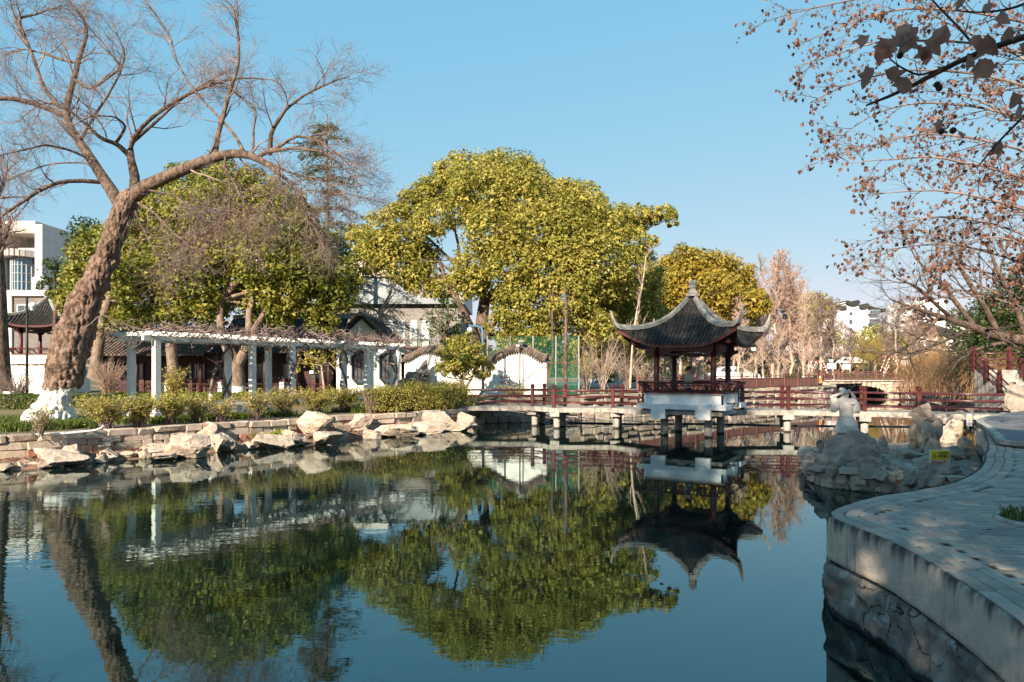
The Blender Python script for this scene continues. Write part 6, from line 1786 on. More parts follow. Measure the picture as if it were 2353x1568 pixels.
leafy_tree('camphor_tree', 'camphor tree with forked whitewashed trunk behind the middle of the pergola', 'tree', 'camphor trees', [(545, 915, 38, 40), (545, 870, 38, 36), (540, 835, 38, 34), (530, 810, 38, 24), (510, 780, 38, 20), (505, 730, 38.3, 16), (510, 690, 38.5, 12)], px_lobes(lobesR, 40, rng, 1.5), m_leaf_g, m_bark_lime, rng, leaf=0.19, per_area=95, sub=16,
           extra_trunks=([(545, 840, 38, 26), (565, 805, 38, 22), (575, 770, 38, 18), (570, 720, 38.2, 15), (590, 660, 38.6, 10)], [(575, 770, 38, 14), (620, 700, 38.5, 10), (650, 640, 39, 7)]))
leafy_tree('evergreen_tree', 'small dark evergreen beside the left pavilion roof', 'tree', None, [(125, 850, 44, 10), (125, 760, 44, 9), (130, 690, 44, 7)], px_lobes([(118, 625, 24), (140, 610, 20), (128, 660, 26), (150, 650, 22), (155, 700, 18), (105, 650, 16)], 44, rng, 1), m_leaf_d, m_bark, rng, leaf=0.19, per_area=36, sub=10)
leafy_tree('evergreen_tree', 'dark evergreen top rising behind the leaning tree', 'tree', None, [(185, 850, 55, 10), (186, 640, 55, 8)], px_lobes([(190, 520, 26), (172, 545, 22), (205, 540, 24), (185, 580, 28), (210, 515, 16)], 55, rng, 1), m_leaf_d, m_bark, rng, leaf=0.22, per_area=22, sub=9)
leafy_tree('camphor_tree', 'golden camphor tree behind the pavilion roof', 'tree', 'camphor trees', [(1610, 880, 62, 16), (1610, 760, 62, 14), (1605, 700, 62, 10)], px_lobes([(1540, 625, 36), (1570, 605, 34), (1610, 612, 38), (1650, 620, 36), (1690, 632, 32), (1520, 660, 42), (1580, 660, 50, -2), (1640, 670, 48, -2), (1700, 680, 40), (1735, 700, 30), (1510, 720, 44), (1560, 730, 46), (1630, 740, 44), (1700, 730, 36), (1500, 780, 40), (1748, 690, 20)], 63, rng, 2), m_leaf_o, m_bark_far, rng, leaf=0.27, per_area=60, sub=14)
leafy_tree('camphor_tree', 'green camphor tree left of the pavilion behind bare shrubs', 'tree', 'camphor trees', [(1420, 880, 52, 14), (1420, 780, 52, 12), (1425, 720, 52, 10)], px_lobes([(1400, 690, 44), (1450, 680, 44), (1380, 740, 40), (1430, 750, 44), (1480, 730, 40), (1390, 790, 36), (1450, 800, 36), (1340, 800, 34), (1490, 790, 30)], 52, rng, 2), m_leaf_g, m_bark_far, rng, leaf=0.23, per_area=60, sub=14)
leafy_tree('camphor_tree', 'olive camphor tree beyond the far fence near the white gabled house', 'tree', 'camphor trees', [(1860, 880, 80, 10), (1862, 790, 80, 8)], px_lobes([(1835, 705, 24), (1865, 695, 20), (1890, 690, 16), (1910, 696, 13), (1900, 715, 16), (1850, 735, 30), (1885, 750, 28), (1830, 760, 28), (1870, 790, 30), (1910, 780, 22)], 80, rng, 2), m_leaf_y, m_bark_far, rng, leaf=0.28, per_area=20, sub=9)
leafy_tree('camphor_tree', 'low green tree below the white gabled house', 'tree', 'camphor trees', [(2010, 880, 95, 8), (2010, 820, 95, 7)], px_lobes([(1985, 775, 22), (2015, 768, 24), (2045, 785, 24), (1970, 800, 22), (2005, 805, 26), (2040, 815, 24), (2065, 800, 20)], 95, rng, 2), m_leaf_y, m_bark_far, rng, leaf=0.3, per_area=18, sub=9)
# dense dark greenery behind the fence at mid distance
leafy_tree('evergreen_tree', 'dark evergreen mass seen through the pavilion columns', 'tree', None, [(1590, 880, 72, 12), (1590, 800, 72, 10)], px_lobes([(1560, 790, 36), (1600, 800, 34), (1640, 795, 36), (1690, 800, 34), (1730, 820, 30), (1520, 810, 34)], 74, rng, 1), m_leaf_d, m_bark_far, rng, leaf=0.28, per_area=16, sub=8)
leafy_tree('evergreen_tree', 'dark leafy tree on the right bank above the brown shrubs', 'tree', None, [(2290, 900, 39, 18), (2285, 840, 39, 16), (2280, 790, 39, 12)], px_lobes([(2230, 760, 46), (2275, 720, 46), (2320, 700, 50), (2370, 720, 60), (2250, 810, 46), (2300, 790, 56, -1.5), (2350, 800, 56), (2400, 800, 60), (2310, 850, 44), (2250, 860, 36), (2370, 640, 50)], 40, rng, 1.5), m_leaf_d, m_bark, rng, leaf=0.17, per_area=60, sub=14)
# small camphor in front of the wavy wall
leafy_tree('young_camphor_tree', 'small leafy tree in front of the white wavy wall', 'tree', None, [(1066, 925, 33.8, 14), (1064, 895, 33.8, 11), (1060, 870, 33.8, 9)], px_lobes([(1045, 800, 26), (1075, 792, 24), (1025, 830, 22), (1058, 825, 30, -0.6), (1095, 820, 26), (1110, 845, 20), (1080, 850, 22, -0.5), (1035, 850, 18), (1010, 845, 12), (1108, 862, 14), (1055, 785, 18)], 34, rng, 0.5), m_leaf_y, m_bark_lime, rng, leaf=0.12, per_area=190, sub=26, limb_r=0.05, twigs=2,
           extra_trunks=([(1068, 895, 33.8, 6), (1085, 868, 33.8, 5), (1092, 845, 33.8, 4)],))
# dark twiggy evergreen at the grey building's corner
leafy_tree('young_camphor_tree', 'loose dark-leaved tree at the corner of the grey brick building', 'tree', None, [(1030, 880, 43, 9), (1026, 820, 43, 8), (1022, 780, 43, 6)], px_lobes([(1005, 720, 24), (1030, 700, 24), (1040, 735, 26), (1000, 755, 22), (1025, 765, 24), (985, 735, 16), (1050, 770, 22)], 43, rng, 1), m_leaf_d, m_bark, rng, leaf=0.16, per_area=22, sub=20)
# golden-leaved shrub tree under the arbour
leafy_tree('young_camphor_tree', 'small yellow-green tree under the far half of the pergola', 'tree', None, [(746, 905, 36.4, 5), (742, 870, 36.4, 4), (738, 840, 36.4, 3)], px_lobes([(700, 822, 18), (730, 815, 22), (760, 822, 20), (740, 840, 20), (778, 835, 12), (690, 840, 12)], 36.4, rng, 0.4), m_leaf_y, m_twig_pale, rng, leaf=0.11, per_area=40, sub=26, limb_r=0.03, twigs=2)
shrub('round yellow-green bush behind the second arbour post', 402, 905, 62, 92, np.random.default_rng(8), d=30.5, z=0.86, stems=50, leaves=2600, group='bushes behind the arbour', lsize=0.07)
shrub('dark bare thicket left of the lamp post at far left', 40, 925, 110, 100, np.random.default_rng(9), d=29, z=0.86, stems=60, leaves=0, group='bare thickets')
shrub('dense pinkish bare thicket right of the leaning trunk', 250, 920, 120, 110, np.random.default_rng(10), d=33, z=0.86, stems=90, leaves=0, group='bare thickets', twig=m_twig_pink)
shrub('brown thicket before the left end of the hall', 150, 915, 90, 80, np.random.default_rng(12), d=32, z=0.86, stems=50, leaves=0, group='bare thickets')
shrub('sparse shrub on the bank behind the footbridge rails', 1180, 930, 110, 48, np.random.default_rng(13), d=33.9, z=0.86, stems=44, leaves=1300, group='shrubs by the footbridge', leafmat=m_shrub)

# cedar with drooping tiers ------------------------------------------------
def cedar(label, px, base, top, d, wpx, rng, name='cedar_tree', tiers=15, mat=m_needle):
    b = P(px, base, d); t = P(px, top, d)
    root = empty(name, b, label, 'tree')
    tp = np.array([list(b), list(b.lerp(t, 0.5)), list(t)]); tp = resample(np.concatenate([tp, [[0.0]] * 3], 1), 12)[:, :3]
    tr2 = np.linspace(0.32, 0.03, 12)
    branch_obj('trunk', [(tp[None], tr2[None], 8)], m_bark, root)
    Pn = []; Rn = []
    H = t.z - b.z; W = wpx / F * d / 2
    for i in range(tiers):
        f = 0.22 + 0.78 * i / tiers; z = b.z + H * f; L_ = W * (1 - f) ** 0.5 * 1.15 + 0.2
        for a in range(7):
            an = rng.uniform(0, 6.28); l = L_ * rng.uniform(0.6, 1.1)
            ts = np.linspace(0, 1, 7)
            Pn.append(np.stack([b.x + np.cos(an) * l * ts, b.y + np.sin(an) * l * ts, z + l * (0.18 * ts - 0.42 * ts ** 2.2) + rng.normal() * 0.1], 1)); Rn.append(np.linspace(0.06, 0.012, 7))
    Pn = np.array(Pn); Rn = np.array(Rn)
    T1, TR = grow(Pn, Rn, 8, (0.4, 1.3), (0.5, 1.1), 5, rng, up=-0.10, wig=0.08, rs=0.5, rmin=0.01)
    branch_obj('boughs', [(Pn, Rn, 5), (T1, TR, 3)], m_bark, root)
    pts = np.concatenate([T1[:, 1:].reshape(-1, 3), Pn[:, 2:].reshape(-1, 3)])
    C = pts[rng.integers(0, len(pts), 11000)] + rng.normal(size=(11000, 3)) * np.array([0.16, 0.16, 0.07])
    V, Fq = leaf_quads(C, np.tile([0, 0, 1.0], (len(C), 1)), 0.26, rng, 0.35, 0.3)
    link('needles', npmesh('needles', V, Fq), mat, root)
cedar('tall cedar with drooping tiers behind the leaning tree boughs', 752, 860, 262, 54, 290, np.random.default_rng(61))

# ------------------------------------------------------------------ bare trees in the middle distance
rg_ = np.random.default_rng(71)
_PROTO = {}
def proto_tree(style, seed):
    """meshes of a bare tree 10 m tall standing at the origin"""
    if (style, seed) in _PROTO: return _PROTO[(style, seed)]
    r = np.random.default_rng(seed)
    if style == 'fine':       # many slender ascending branches
        tr0 = 0.13; n = (24, 9, 6); L = ((1.6, 3.4), (0.8, 1.7), (0.35, 0.8)); ang = ((0.35, 0.75), (0.3, 0.8), (0.3, 0.9)); up = (0.12, 0.06, 0.02); t0 = 0.18; rmin = (0.045, 0.028, 0.020); hgt = 10
    else:                     # stout trunk, spreading boughs
        tr0 = 0.26; n = (14, 11, 7); L = ((3.0, 5.6), (1.2, 2.4), (0.5, 1.0)); ang = ((0.5, 1.1), (0.35, 0.9), (0.3, 0.9)); up = (0.06, 0.04, 0.0); t0 = 0.34; rmin = (0.06, 0.032, 0.021); hgt = 8.5
    z = np.linspace(0, hgt, 16); x = np.cumsum(r.normal(size=16)) * 0.06; y = np.cumsum(r.normal(size=16)) * 0.06
    tp = np.stack([x - x[0], y - y[0], z], 1)[None]; tr = (tr0 * np.linspace(1, 0.12, 16) ** 0.9)[None]
    mt = npmesh('trunk', *tubes(tp, tr, 9))
    g = []; Pp, Rp = tp, tr; K = (9, 6, 4)
    for lv in range(3):
        Pp, Rp = grow(Pp, Rp, n[lv], L[lv], ang[lv], K[lv], r, up=up[lv], wig=(0.12, 0.16, 0.2)[lv], rs=0.5, t0=t0 if lv == 0 else 0.12, rmin=rmin[lv], lt=0.6)
        g.append(tubes(Pp, Rp, (5, 3, 3)[lv]))
    mb_ = npmesh('branches', *join(g))
    for m_ in (mt, mb_): m_.polygons.foreach_set('use_smooth', np.ones(len(m_.polygons), dtype=bool))
    _PROTO[(style, seed)] = (mt, mb_); return mt, mb_
def pole_tree(label, px, base, top, d, wpx, name='bare_tree', mat=m_twig_pink, seed=1, w=6, group='bare trees beyond the far bank', style='fine', bark=None, **kw):
    r = np.random.default_rng(seed); b = P(px, base, d); b.z = min(b.z, 1.3)
    H = P(px, top, d).z - b.z
    root = empty(name, b, label, 'tree', group, rz=r.uniform(0, 6.28))
    s_ = H / 10.2; root.scale = (s_ * (1.25 if style == 'fine' else 1.0), s_ * (1.25 if style == 'fine' else 1.0), s_)
    mt, mb_ = proto_tree(style, (seed % 3) + 1)
    for nm, me, ma in (('trunk', mt, bark or m_bark_far), ('branches', mb_, mat)):
        o = bpy.data.objects.new(nm, me); COL.objects.link(o); o.parent = root
        if not me.materials: me.materials.append(ma)
        o.material_slots[0].link = 'OBJECT'; o.material_slots[0].material = ma
    return root
spec = [
    ('tall pinkish bare tree right of the pavilion roof', 1772, 885, 600, 68, m_twig_pink), ('pinkish bare tree behind the right roof horn', 1735, 882, 660, 66, m_twig_pink), ('slender pink-twigged tree beyond the life ring', 1815, 884, 640, 70, m_twig_pink),
    ('pale bare tree above the life ring', 1848, 884, 690, 66, m_twig_pale), ('bare tree behind the left roof horn', 1500, 884, 650, 60, m_twig), ('bare tree seen through the pavilion left half', 1545, 882, 690, 64, m_twig_pale),
    ('twiggy bare tree directly above the roof finial', 1598, 880, 610, 66, m_twig), ('bare tree between finial and right horn', 1660, 882, 640, 64, m_twig), ('pale bare tree just right of the right columns', 1700, 882, 700, 60, m_twig_pale),
    ('thin bare tree left of the white gabled house', 1884, 876, 690, 74, m_twig), ('bare tree in front of the white gabled house', 1915, 874, 700, 78, m_twig), ('bare tree braced with red and white props', 2058, 872, 700, 74, m_twig), ('bare tree beside the right white house', 2095, 870, 715, 80, m_twig_pink),
    ('small bare tree behind the stone arch bridge', 1955, 872, 760, 82, m_twig),
]
for i, (lb, px, b, t, d, mt) in enumerate(spec):
    pole_tree(lb, px, b, t, d, 60, mat=mt, seed=200 + i)
extra_bare = [(1330, 660, 66, m_twig), (1360, 640, 70, m_twig_pink), (1690, 610, 72, m_twig_pink), (1715, 640, 76, m_twig), (1745, 620, 80, m_twig_pink), (1795, 625, 74, m_twig_pink), (1832, 660, 78, m_twig_pink), (1865, 680, 88, m_twig_pale), (1905, 720, 92, m_twig_pink), (1935, 745, 96, m_twig), (2030, 730, 90, m_twig), (2075, 740, 95, m_twig_pink), (2110, 720, 70, m_twig), (2140, 735, 84, m_twig_pink), (1560, 660, 84, m_twig_pink), (1640, 640, 86, m_twig)]
exl = ['left of the left roof horn, nearer one', 'left of the left roof horn, farther one', 'behind the right slope of the pavilion roof', 'between the two right roof horns', 'just behind the right roof horn', 'right of the right roof horn', 'above the middle of the far fence', 'left of the olive camphor', 'at the left corner of the white gabled house', 'below the left part of the white gabled house', 'right of the white gabled house', 'between the gabled house and the right house', 'in front of the right white house', 'behind the brown thickets', 'behind the left slope of the pavilion roof', 'behind the roof finial, farther one']
for i, ((px, t_, d_, mt), lb) in enumerate(zip(extra_bare, exl)):
    pole_tree('fine-twigged bare tree ' + lb, px, 880, t_, d_, 60, mat=mt, seed=240 + i)
# plane trunks with white bases along the far road
for i, (px, b, t, d, w, lb) in enumerate([(1470, 878, 760, 57, 12, 'whitewashed plane trunk left of the pavilion columns'), (1752, 880, 770, 60, 13, 'whitewashed plane trunk with spreading boughs right of the pavilion'), (1788, 880, 765, 61, 11, 'second whitewashed plane trunk right of the pavilion'), (1858, 880, 770, 62, 12, 'whitewashed plane trunk by the life ring'), (1640, 880, 750, 62, 14, 'stout pale plane trunk seen between the front columns'), (1610, 880, 750, 63, 10, 'pale plane trunk beside the man in the pavilion'), (1685, 880, 760, 62, 10, 'pale plane trunk behind the right pair of columns'), (1528, 880, 740, 61, 14, 'dark plane trunk behind the left columns')]):
    pole_tree(lb, px, b, t, d, 60, name='plane_tree', mat=m_twig_pale, w=w, seed=300 + i, group='plane trees along the far road', style='spread')
# thin white birch-like stem and bare shrubs behind the left bridge
bare_tree('young_bare_tree', 'tall thin pale stem rising left of the pavilion roof', 'tree', None, [(1448, 892, 40, 5), (1452, 800, 40, 4.5), (1462, 720, 40, 4), (1478, 650, 40, 3), (1484, 590, 40, 2)], np.random.default_rng(77), m_twig_pale, m_twig_pale, n=(10, 5, 3), L=((1.0, 2.4), (0.4, 0.9), (0.2, 0.4)), up=(0.10, 0.05, 0.02), t0=0.25, rmin=(0.02, 0.010, 0.007))
for i, (px, py, d, w, h, lb) in enumerate([(1385, 905, 38.5, 110, 150, 'sprawling pale-stemmed bare shrub on the bank behind the left bridge'), (1440, 900, 41, 100, 120, 'leaning bare shrub beside the left horn of the roof'), (1345, 905, 37.6, 60, 110, 'bare shrub beside the green mesh gate'), (1480, 893, 43, 80, 80, 'low bare shrub behind the pavilion bench'), (1720, 880, 57, 80, 80, 'bare shrub right of the pavilion columns'), (1790, 882, 56, 80, 70, 'wide bare shrub before the far fence'), (1860, 880, 60, 60, 60, 'bare shrub near the life ring')]):
    shrub(lb, px, py, w, h, np.random.default_rng(400 + i), d=d, z=1.2, stems=26, leaves=500 if i == 2 else 0, group='bare shrubs on the far bank', twig=m_twig_pale, spread=1.1, name='bare_shrub', lsize=0.1, leafmat=m_leaf_y)
# reddish thicket in front of the bank wall, left end of the grey roof
bare_tree('young_bare_tree', 'pale bare tree with a few dry seed clusters in front of the grey brick wall', 'tree', None, [(860, 800, 46, 8), (868, 740, 46, 7), (882, 700, 46, 6), (900, 670, 46, 4)], np.random.default_rng(79), m_twig_pale, m_twig_pale, n=(9, 6, 4), L=((2.0, 3.6), (0.8, 1.6), (0.3, 0.6)), up=(0.0, -0.04, -0.02), t0=0.3, rmin=(0.03, 0.014, 0.008))
# pollarded small tree by the garden rock
bare_tree('young_bare_tree', 'small pruned tree with bundled upright shoots beside the garden rock', 'tree', None, [(965, 918, 36.8, 9), (964, 890, 36.8, 8), (960, 872, 36.8, 7)], np.random.default_rng(80), m_twig_pale, m_bark_lime, n=(7, 3), L=((0.9, 1.6), (0.3, 0.6)), ang=((0.2, 0.6), (0.2, 0.5)), up=(0.1, 0.05), t0=0.6, rmin=(0.03, 0.012))
bare_tree('young_bare_tree', 'thin pale bare stem in front of the arbour bench', 'tree', None, [(483, 950, 26.5, 10), (484, 905, 26.5, 8), (488, 870, 26.5, 6), (500, 830, 26.5, 4)], np.random.default_rng(81), m_twig, m_bark_lime, n=(5, 4, 3), L=((0.5, 1.0), (0.3, 0.5), (0.1, 0.3)), t0=0.4, rmin=(0.02, 0.01, 0.006))
# dark trunk at the left edge of the picture
bare_tree('bare_tree', 'dark trunk standing at the left edge of the picture', 'tree', None, [(4, 900, 31, 44), (2, 840, 31, 38), (-2, 760, 31, 36), (-4, 680, 31, 34), (-10, 560, 31, 30), (-20, 400, 31, 24)], np.random.default_rng(82), m_twig, m_bark, n=(8, 7, 6), L=((3, 5), (1.2, 2.2), (0.5, 1)), t0=0.45)

# willow ---------------------------------------------------------------
m_willow = LEAF('willow_twigs', [(0.30, 0.21, 0.05), (0.42, 0.30, 0.08), (0.36, 0.28, 0.06)], 0.2)
def willow(label, px, base, top, d, wpx, seed):
    r = np.random.default_rng(seed); b = P(px, base, d)
    root = empty('willow_tree', b, label, 'tree', 'willows beyond the arch bridge')
    tp, t_r = px_line([(px, base, d, 5), (px + 2, base - 40, d, 4), (px, top + 15, d, 3)], 8)
    L1, R1_ = grow(tp[None], t_r[None], 14, (2, 4), (0.3, 0.8), 7, r, up=0.1, wig=0.1, rs=0.5, t0=0.4)
    W1_, WR = grow(L1, R1_, 26, (2.0, 4.2), (0.4, 1.2), 7, r, up=-0.55, wig=0.05, rs=0.4, t0=0.2, rmin=0.014, rmax=0.02)
    branch_obj('trunk', [(tp[None], t_r[None], 8), (L1, R1_, 5)], m_bark, root)
    branch_obj('withes', [(W1_, WR, 3)], m_willow, root)
willow('golden weeping willow below the white gabled house', 1982, 872, 775, 84, 60, 1)
willow('smaller golden weeping willow left of the props', 2005, 870, 790, 88, 50, 2)

# ------------------------------------------------------------------ right bank: overhanging bare tree, brown shrubs
rng = np.random.default_rng(91)
rt = [(2440, 800, 31, 30), (2353, 782, 31, 26), (2290, 776, 30.5, 22), (2240, 752, 30, 18), (2200, 742, 29.6, 14), (2160, 726, 29.2, 10), (2110, 712, 29, 7), (2050, 690, 28.8, 3)]
_, tpx, _ = bare_tree('overhanging_bare_tree', 'dark bare tree leaning in from the right edge over the bridge', 'tree', None, [(2470, 930, 31, 40), (2465, 880, 31, 38), (2450, 820, 31, 34), (2440, 760, 31, 28), (2430, 640, 31, 20)], rng, m_twig_dark, m_bark, n=(4, 8, 6), L=((2, 4), (1.4, 2.6), (0.5, 1.1)), up=(0.05, 0.03, 0.02), t0=0.3,
          extra=(rt, [(2240, 752, 30, 12), (2200, 700, 29.8, 11), (2170, 660, 29.6, 8), (2130, 620, 29.4, 6), (2100, 590, 29.3, 3)], [(2200, 742, 29.6, 10), (2150, 700, 29, 8), (2110, 660, 28.6, 6), (2060, 640, 28.4, 3)], [(2300, 778, 30.5, 14), (2260, 700, 30, 12), (2220, 640, 29.8, 9), (2190, 580, 29.6, 5)], [(2160, 726, 29.2, 8), (2130, 760, 28.8, 6), (2080, 800, 28.5, 4), (2050, 815, 28.4, 2)], [(2240, 752, 30, 9), (2180, 780, 29.4, 7), (2130, 800, 29, 5), (2085, 815, 28.7, 2)], [(2360, 780, 31, 14), (2330, 690, 30.6, 12), (2290, 620, 30.2, 8), (2270, 560, 30, 4)], [(2340, 780, 31, 10), (2250, 800, 30, 7), (2200, 830, 29.6, 3)]))
m_brown = MT('brown_shrub_stems', (0.24, 0.135, 0.07), 0.9, (0.34, 0.21, 0.11), 1.5, isl=0.35)
for i, (px, py, d, w, h, lb) in enumerate([(2105, 905, 47, 90, 90, 'arching yellow-brown shrub at the right end of the arch bridge'), (2160, 908, 44, 110, 110, 'broad brown thicket on the right bank'), (2215, 912, 41, 120, 120, 'dense brown arching thicket left of the dark tree'), (2275, 918, 37, 110, 110, 'brown thicket beside the stone steps'), (2130, 905, 52, 100, 100, 'brown thicket behind the arch bridge end'), (2200, 905, 49, 120, 130, 'tall brown thicket at the back of the right bank')]):
    shrub(lb, px, py, w, h, np.random.default_rng(500 + i), d=d, z=1.0, stems=150, leaves=500, group='brown thickets on the right bank', twig=m_brown, spread=1.15, foot=0.75, name='arching_shrub', lsize=0.09, leafmat=m_leaf_d if i > 2 else m_leaf_g)

# ------------------------------------------------------------------ trees on the near bank behind the camera (their shade falls on path and pavilion)
rng = np.random.default_rng(131)
def shade_tree(label, x, y, top, rad, n=14, dens=14, z0=5.0):
    root = empty('bank_tree', (x, y, 0.95), label, 'tree', 'shade trees behind the viewer')
    tp = np.array([[x, y, 0.9], [x + 0.2, y, 4], [x, y + 0.2, 8]]); tp = resample(np.concatenate([tp, [[0.3]] * 3], 1), 10)
    lob = []
    for i in range(n):
        a = rng.uniform(0, 6.28); f = rng.uniform(0, 1); rr_ = rad * math.sqrt(rng.uniform(0.05, 1)) * (1 - 0.45 * f)
        lob.append((np.array([x + math.cos(a) * rr_, y + math.sin(a) * rr_, z0 + (top - z0 - 1.5) * f]), np.array([1.9, 1.9, 1.6]) * rng.uniform(0.8, 1.3)))
    branch_obj('trunk', [(tp[None, :, :3], np.linspace(0.35, 0.2, 10)[None], 10)], m_bark, root)
    lp, lr = inner_limbs(tp[-1, :3], lob, rng, 0.15); branch_obj('limbs', [(lp, lr, 5)], m_bark, root)
    C, Nn = crown_points(lob, rng, dens, 8); V, Fq = leaf_quads(C, Nn, 0.26, rng)
    link('crown', npmesh('crown', V, Fq), m_leaf_d, root)
shade_tree('shade tree on the near bank left of the viewer', -10.6, -7.2, 26.0, 2.8, 19, z0=12.5, dens=10)
shade_tree('shade tree behind the viewer', -4.4, -9.0, 17.6, 4.4, 30, z0=4.0)
shade_tree('large shade tree far behind the viewer', -3.5, -15.0, 19.0, 5.0, 40, z0=4.0)
shade_tree('shade tree behind the viewer to the right', 2.5, -6.5, 14.0, 4.2, 40, z0=4.0)
shade_tree('second shade tree behind the viewer to the right', 8.0, -3.5, 14.0, 4.5, 40, z0=4.0)
# ------------------------------------------------------------------ rockery islet with the statue
def zD(x, y): return (1838.2 + .21984 * x, 861.7 + .21984 * y)
isl = [(8.9, 20.2), (8.0, 18.6), (7.45, 17.0), (7.05, 15.9), (7.0, 15.2), (7.35, 14.75), (7.9, 14.5), (8.5, 14.2), (9.2, 13.7), (10.2, 14.6), (12.3, 17.9), (13.4, 20.0), (12.5, 21.0), (10.6, 20.9)]
islet = empty('rockery_islet', (9.6, 16.8, 0), 'rubble-edged rock islet beside the path carrying the statue', 'rockery')
il = smooth_line(isl + [isl[0]], 6)
V = []; Fc = []; cen_ = Vector((9.9, 17.2, 0))
rings = ((1.06, -0.5), (1.02, 0.0), (0.985, 0.28), (0.95, 0.36), (0.75, 0.42), (0.45, 0.46))
for sc_, z in rings:
    for p in il[:-1]:
        q = cen_ + (p - cen_) * sc_; V.append((q.x, q.y, z + 0.09 * fbm((q.x, q.y, z), 4, 1.7)))
m_ = len(il) - 1
for a in range(len(rings) - 1):
    for i in range(m_): Fc.append((a * m_ + i, a * m_ + (i + 1) % m_, (a + 1) * m_ + (i + 1) % m_, (a + 1) * m_ + i))
Fc.append(tuple(range((len(rings) - 1) * m_, len(rings) * m_)))
m_islet = MT('islet_mortar', (0.20, 0.165, 0.13), 0.95, (0.30, 0.25, 0.20), 5.0, bump=0.8, bs=20, bdist=0.03, wet=(0.02, (0.045, 0.036, 0.028)))
k = MB(); k.add(V, Fc); k.build('mortar_bed', m_islet, islet, True)
edge = [p for p in il if p.y < 19.5 and p.x < 9.6]
for zc, lw_, dp in ((0.06, (0.18, 0.40), 0.26), (0.23, (0.16, 0.36), 0.26), (0.36, (0.18, 0.42), 0.34)):
    fr = even(edge, 0.02); i = random.randint(0, 8)
    while i < len(fr) - 6:
        L_ = random.uniform(*lw_); j = min(len(fr) - 1, i + int(L_ / 0.02)); a, b = fr[i], fr[j]; t = (b - a).normalized() if (b - a).length > 0.01 else Vector((1, 0, 0))
        nm = Vector((t.y, -t.x, 0)); nm = nm if nm.dot(a - cen_) > 0 else -nm
        mid = (a + b) / 2 + nm * (0.0 + random.uniform(-0.03, 0.05))
        stone(random.choice(BLK_GREY if random.random() < 0.45 else BLK_RUB), islet, (mid.x, mid.y, zc + random.uniform(-.03, .03)), (L_ * random.uniform(0.8, 1.3), dp, 0.19 * random.uniform(0.7, 1.5)), math.atan2(t.y, t.x) + random.uniform(-.5, .5), random.uniform(-.4, .4))
        i = j
RG = 'rocks of the statue islet'
def irock(lb, zx, zy, zw, zh, sd, zb=0.38, mat=None, **kw):
    x, y = zD(zx, zy); kw.setdefault('rough', 0.2); kw.setdefault('cuts', 13); kw.setdefault('sub', 4)
    return rock('rockery_stone', lb, x, y, zw * .21984 * 1.1, zh * .21984 * 1.1, 700 + sd, zbase=zb, mat=mat or m_rock_grey, group=RG, rz=random.uniform(-.5, .5), **kw)
irock('pointed rock at the left tip of the statue islet', 155, 930, 110, 100, 1)
irock('steep slab rock left of the statue boulder beside the spotlight', 235, 850, 120, 140, 2, deep=0.6)
irock('pale flat-faced block in front of the spotlight', 275, 990, 150, 150, 3, mat=m_rubble)
irock('upright stubby rock before the statue boulder', 410, 1015, 125, 150, 4, mat=m_rubble, deep=0.8)
irock('jagged grey rock right behind the statue boulder', 790, 800, 90, 150, 6)
irock('jagged dark rock standing in the gap right of the statue boulder', 890, 860, 110, 170, 7)
irock('rock with a hollow between statue and standing stone', 1040, 880, 160, 120, 8, pits=0.4)
irock('brown layered rock left of the yellow sign', 1200, 920, 230, 140, 9)
irock('flat dark rock behind the orange-lit slab', 790, 950, 260, 120, 10)
irock('sloping slab with a sunlit edge right of the statue boulder', 815, 1025, 270, 140, 11, mat=m_rubble)
irock('craggy pitted rock at the middle of the islet', 1080, 1050, 270, 150, 12, pits=0.3)
irock('small upright rock below the yellow sign', 1245, 1050, 120, 120, 13)
irock('long flat rock under the yellow sign', 1520, 1060, 440, 150, 14)
irock('low flat rock at the foot of the statue boulder', 570, 1010, 200, 80, 15)
irock('tilted angular slab on the front edge of the islet', 880, 1120, 170, 130, 16, zb=0.3, mat=m_rubble, tilt=0.4)
irock('round-faced stone at the front edge near the path', 965, 1215, 165, 150, 17, zb=0.06, mat=m_rubble)
irock('tilted stone leaning towards the path edge', 1180, 1170, 120, 110, 18, zb=0.28, tilt=-0.4)
irock('small orange-lit stone at the path edge', 1100, 1240, 80, 110, 19, zb=0.06, mat=m_rubble)
irock('squat grey stone touching the paving', 1310, 1205, 110, 100, 20, zb=0.25)
irock('low stone where islet and paving meet', 1420, 1180, 120, 70, 21, zb=0.3)
irock('small post-like stone left of the standing stone', 1190, 750, 80, 130, 24)
irock('dark rock right of the yellow sign', 1620, 910, 200, 140, 25)
irock('dark pitted rock below the white warning sign', 1765, 890, 140, 240, 26, pits=0.3)
irock('broad pale rock behind the standing stone', 1640, 740, 215, 250, 23, mat=m_rock)
irock('low dark rock between standing stone and white sign', 1640, 780, 190, 80, 27)
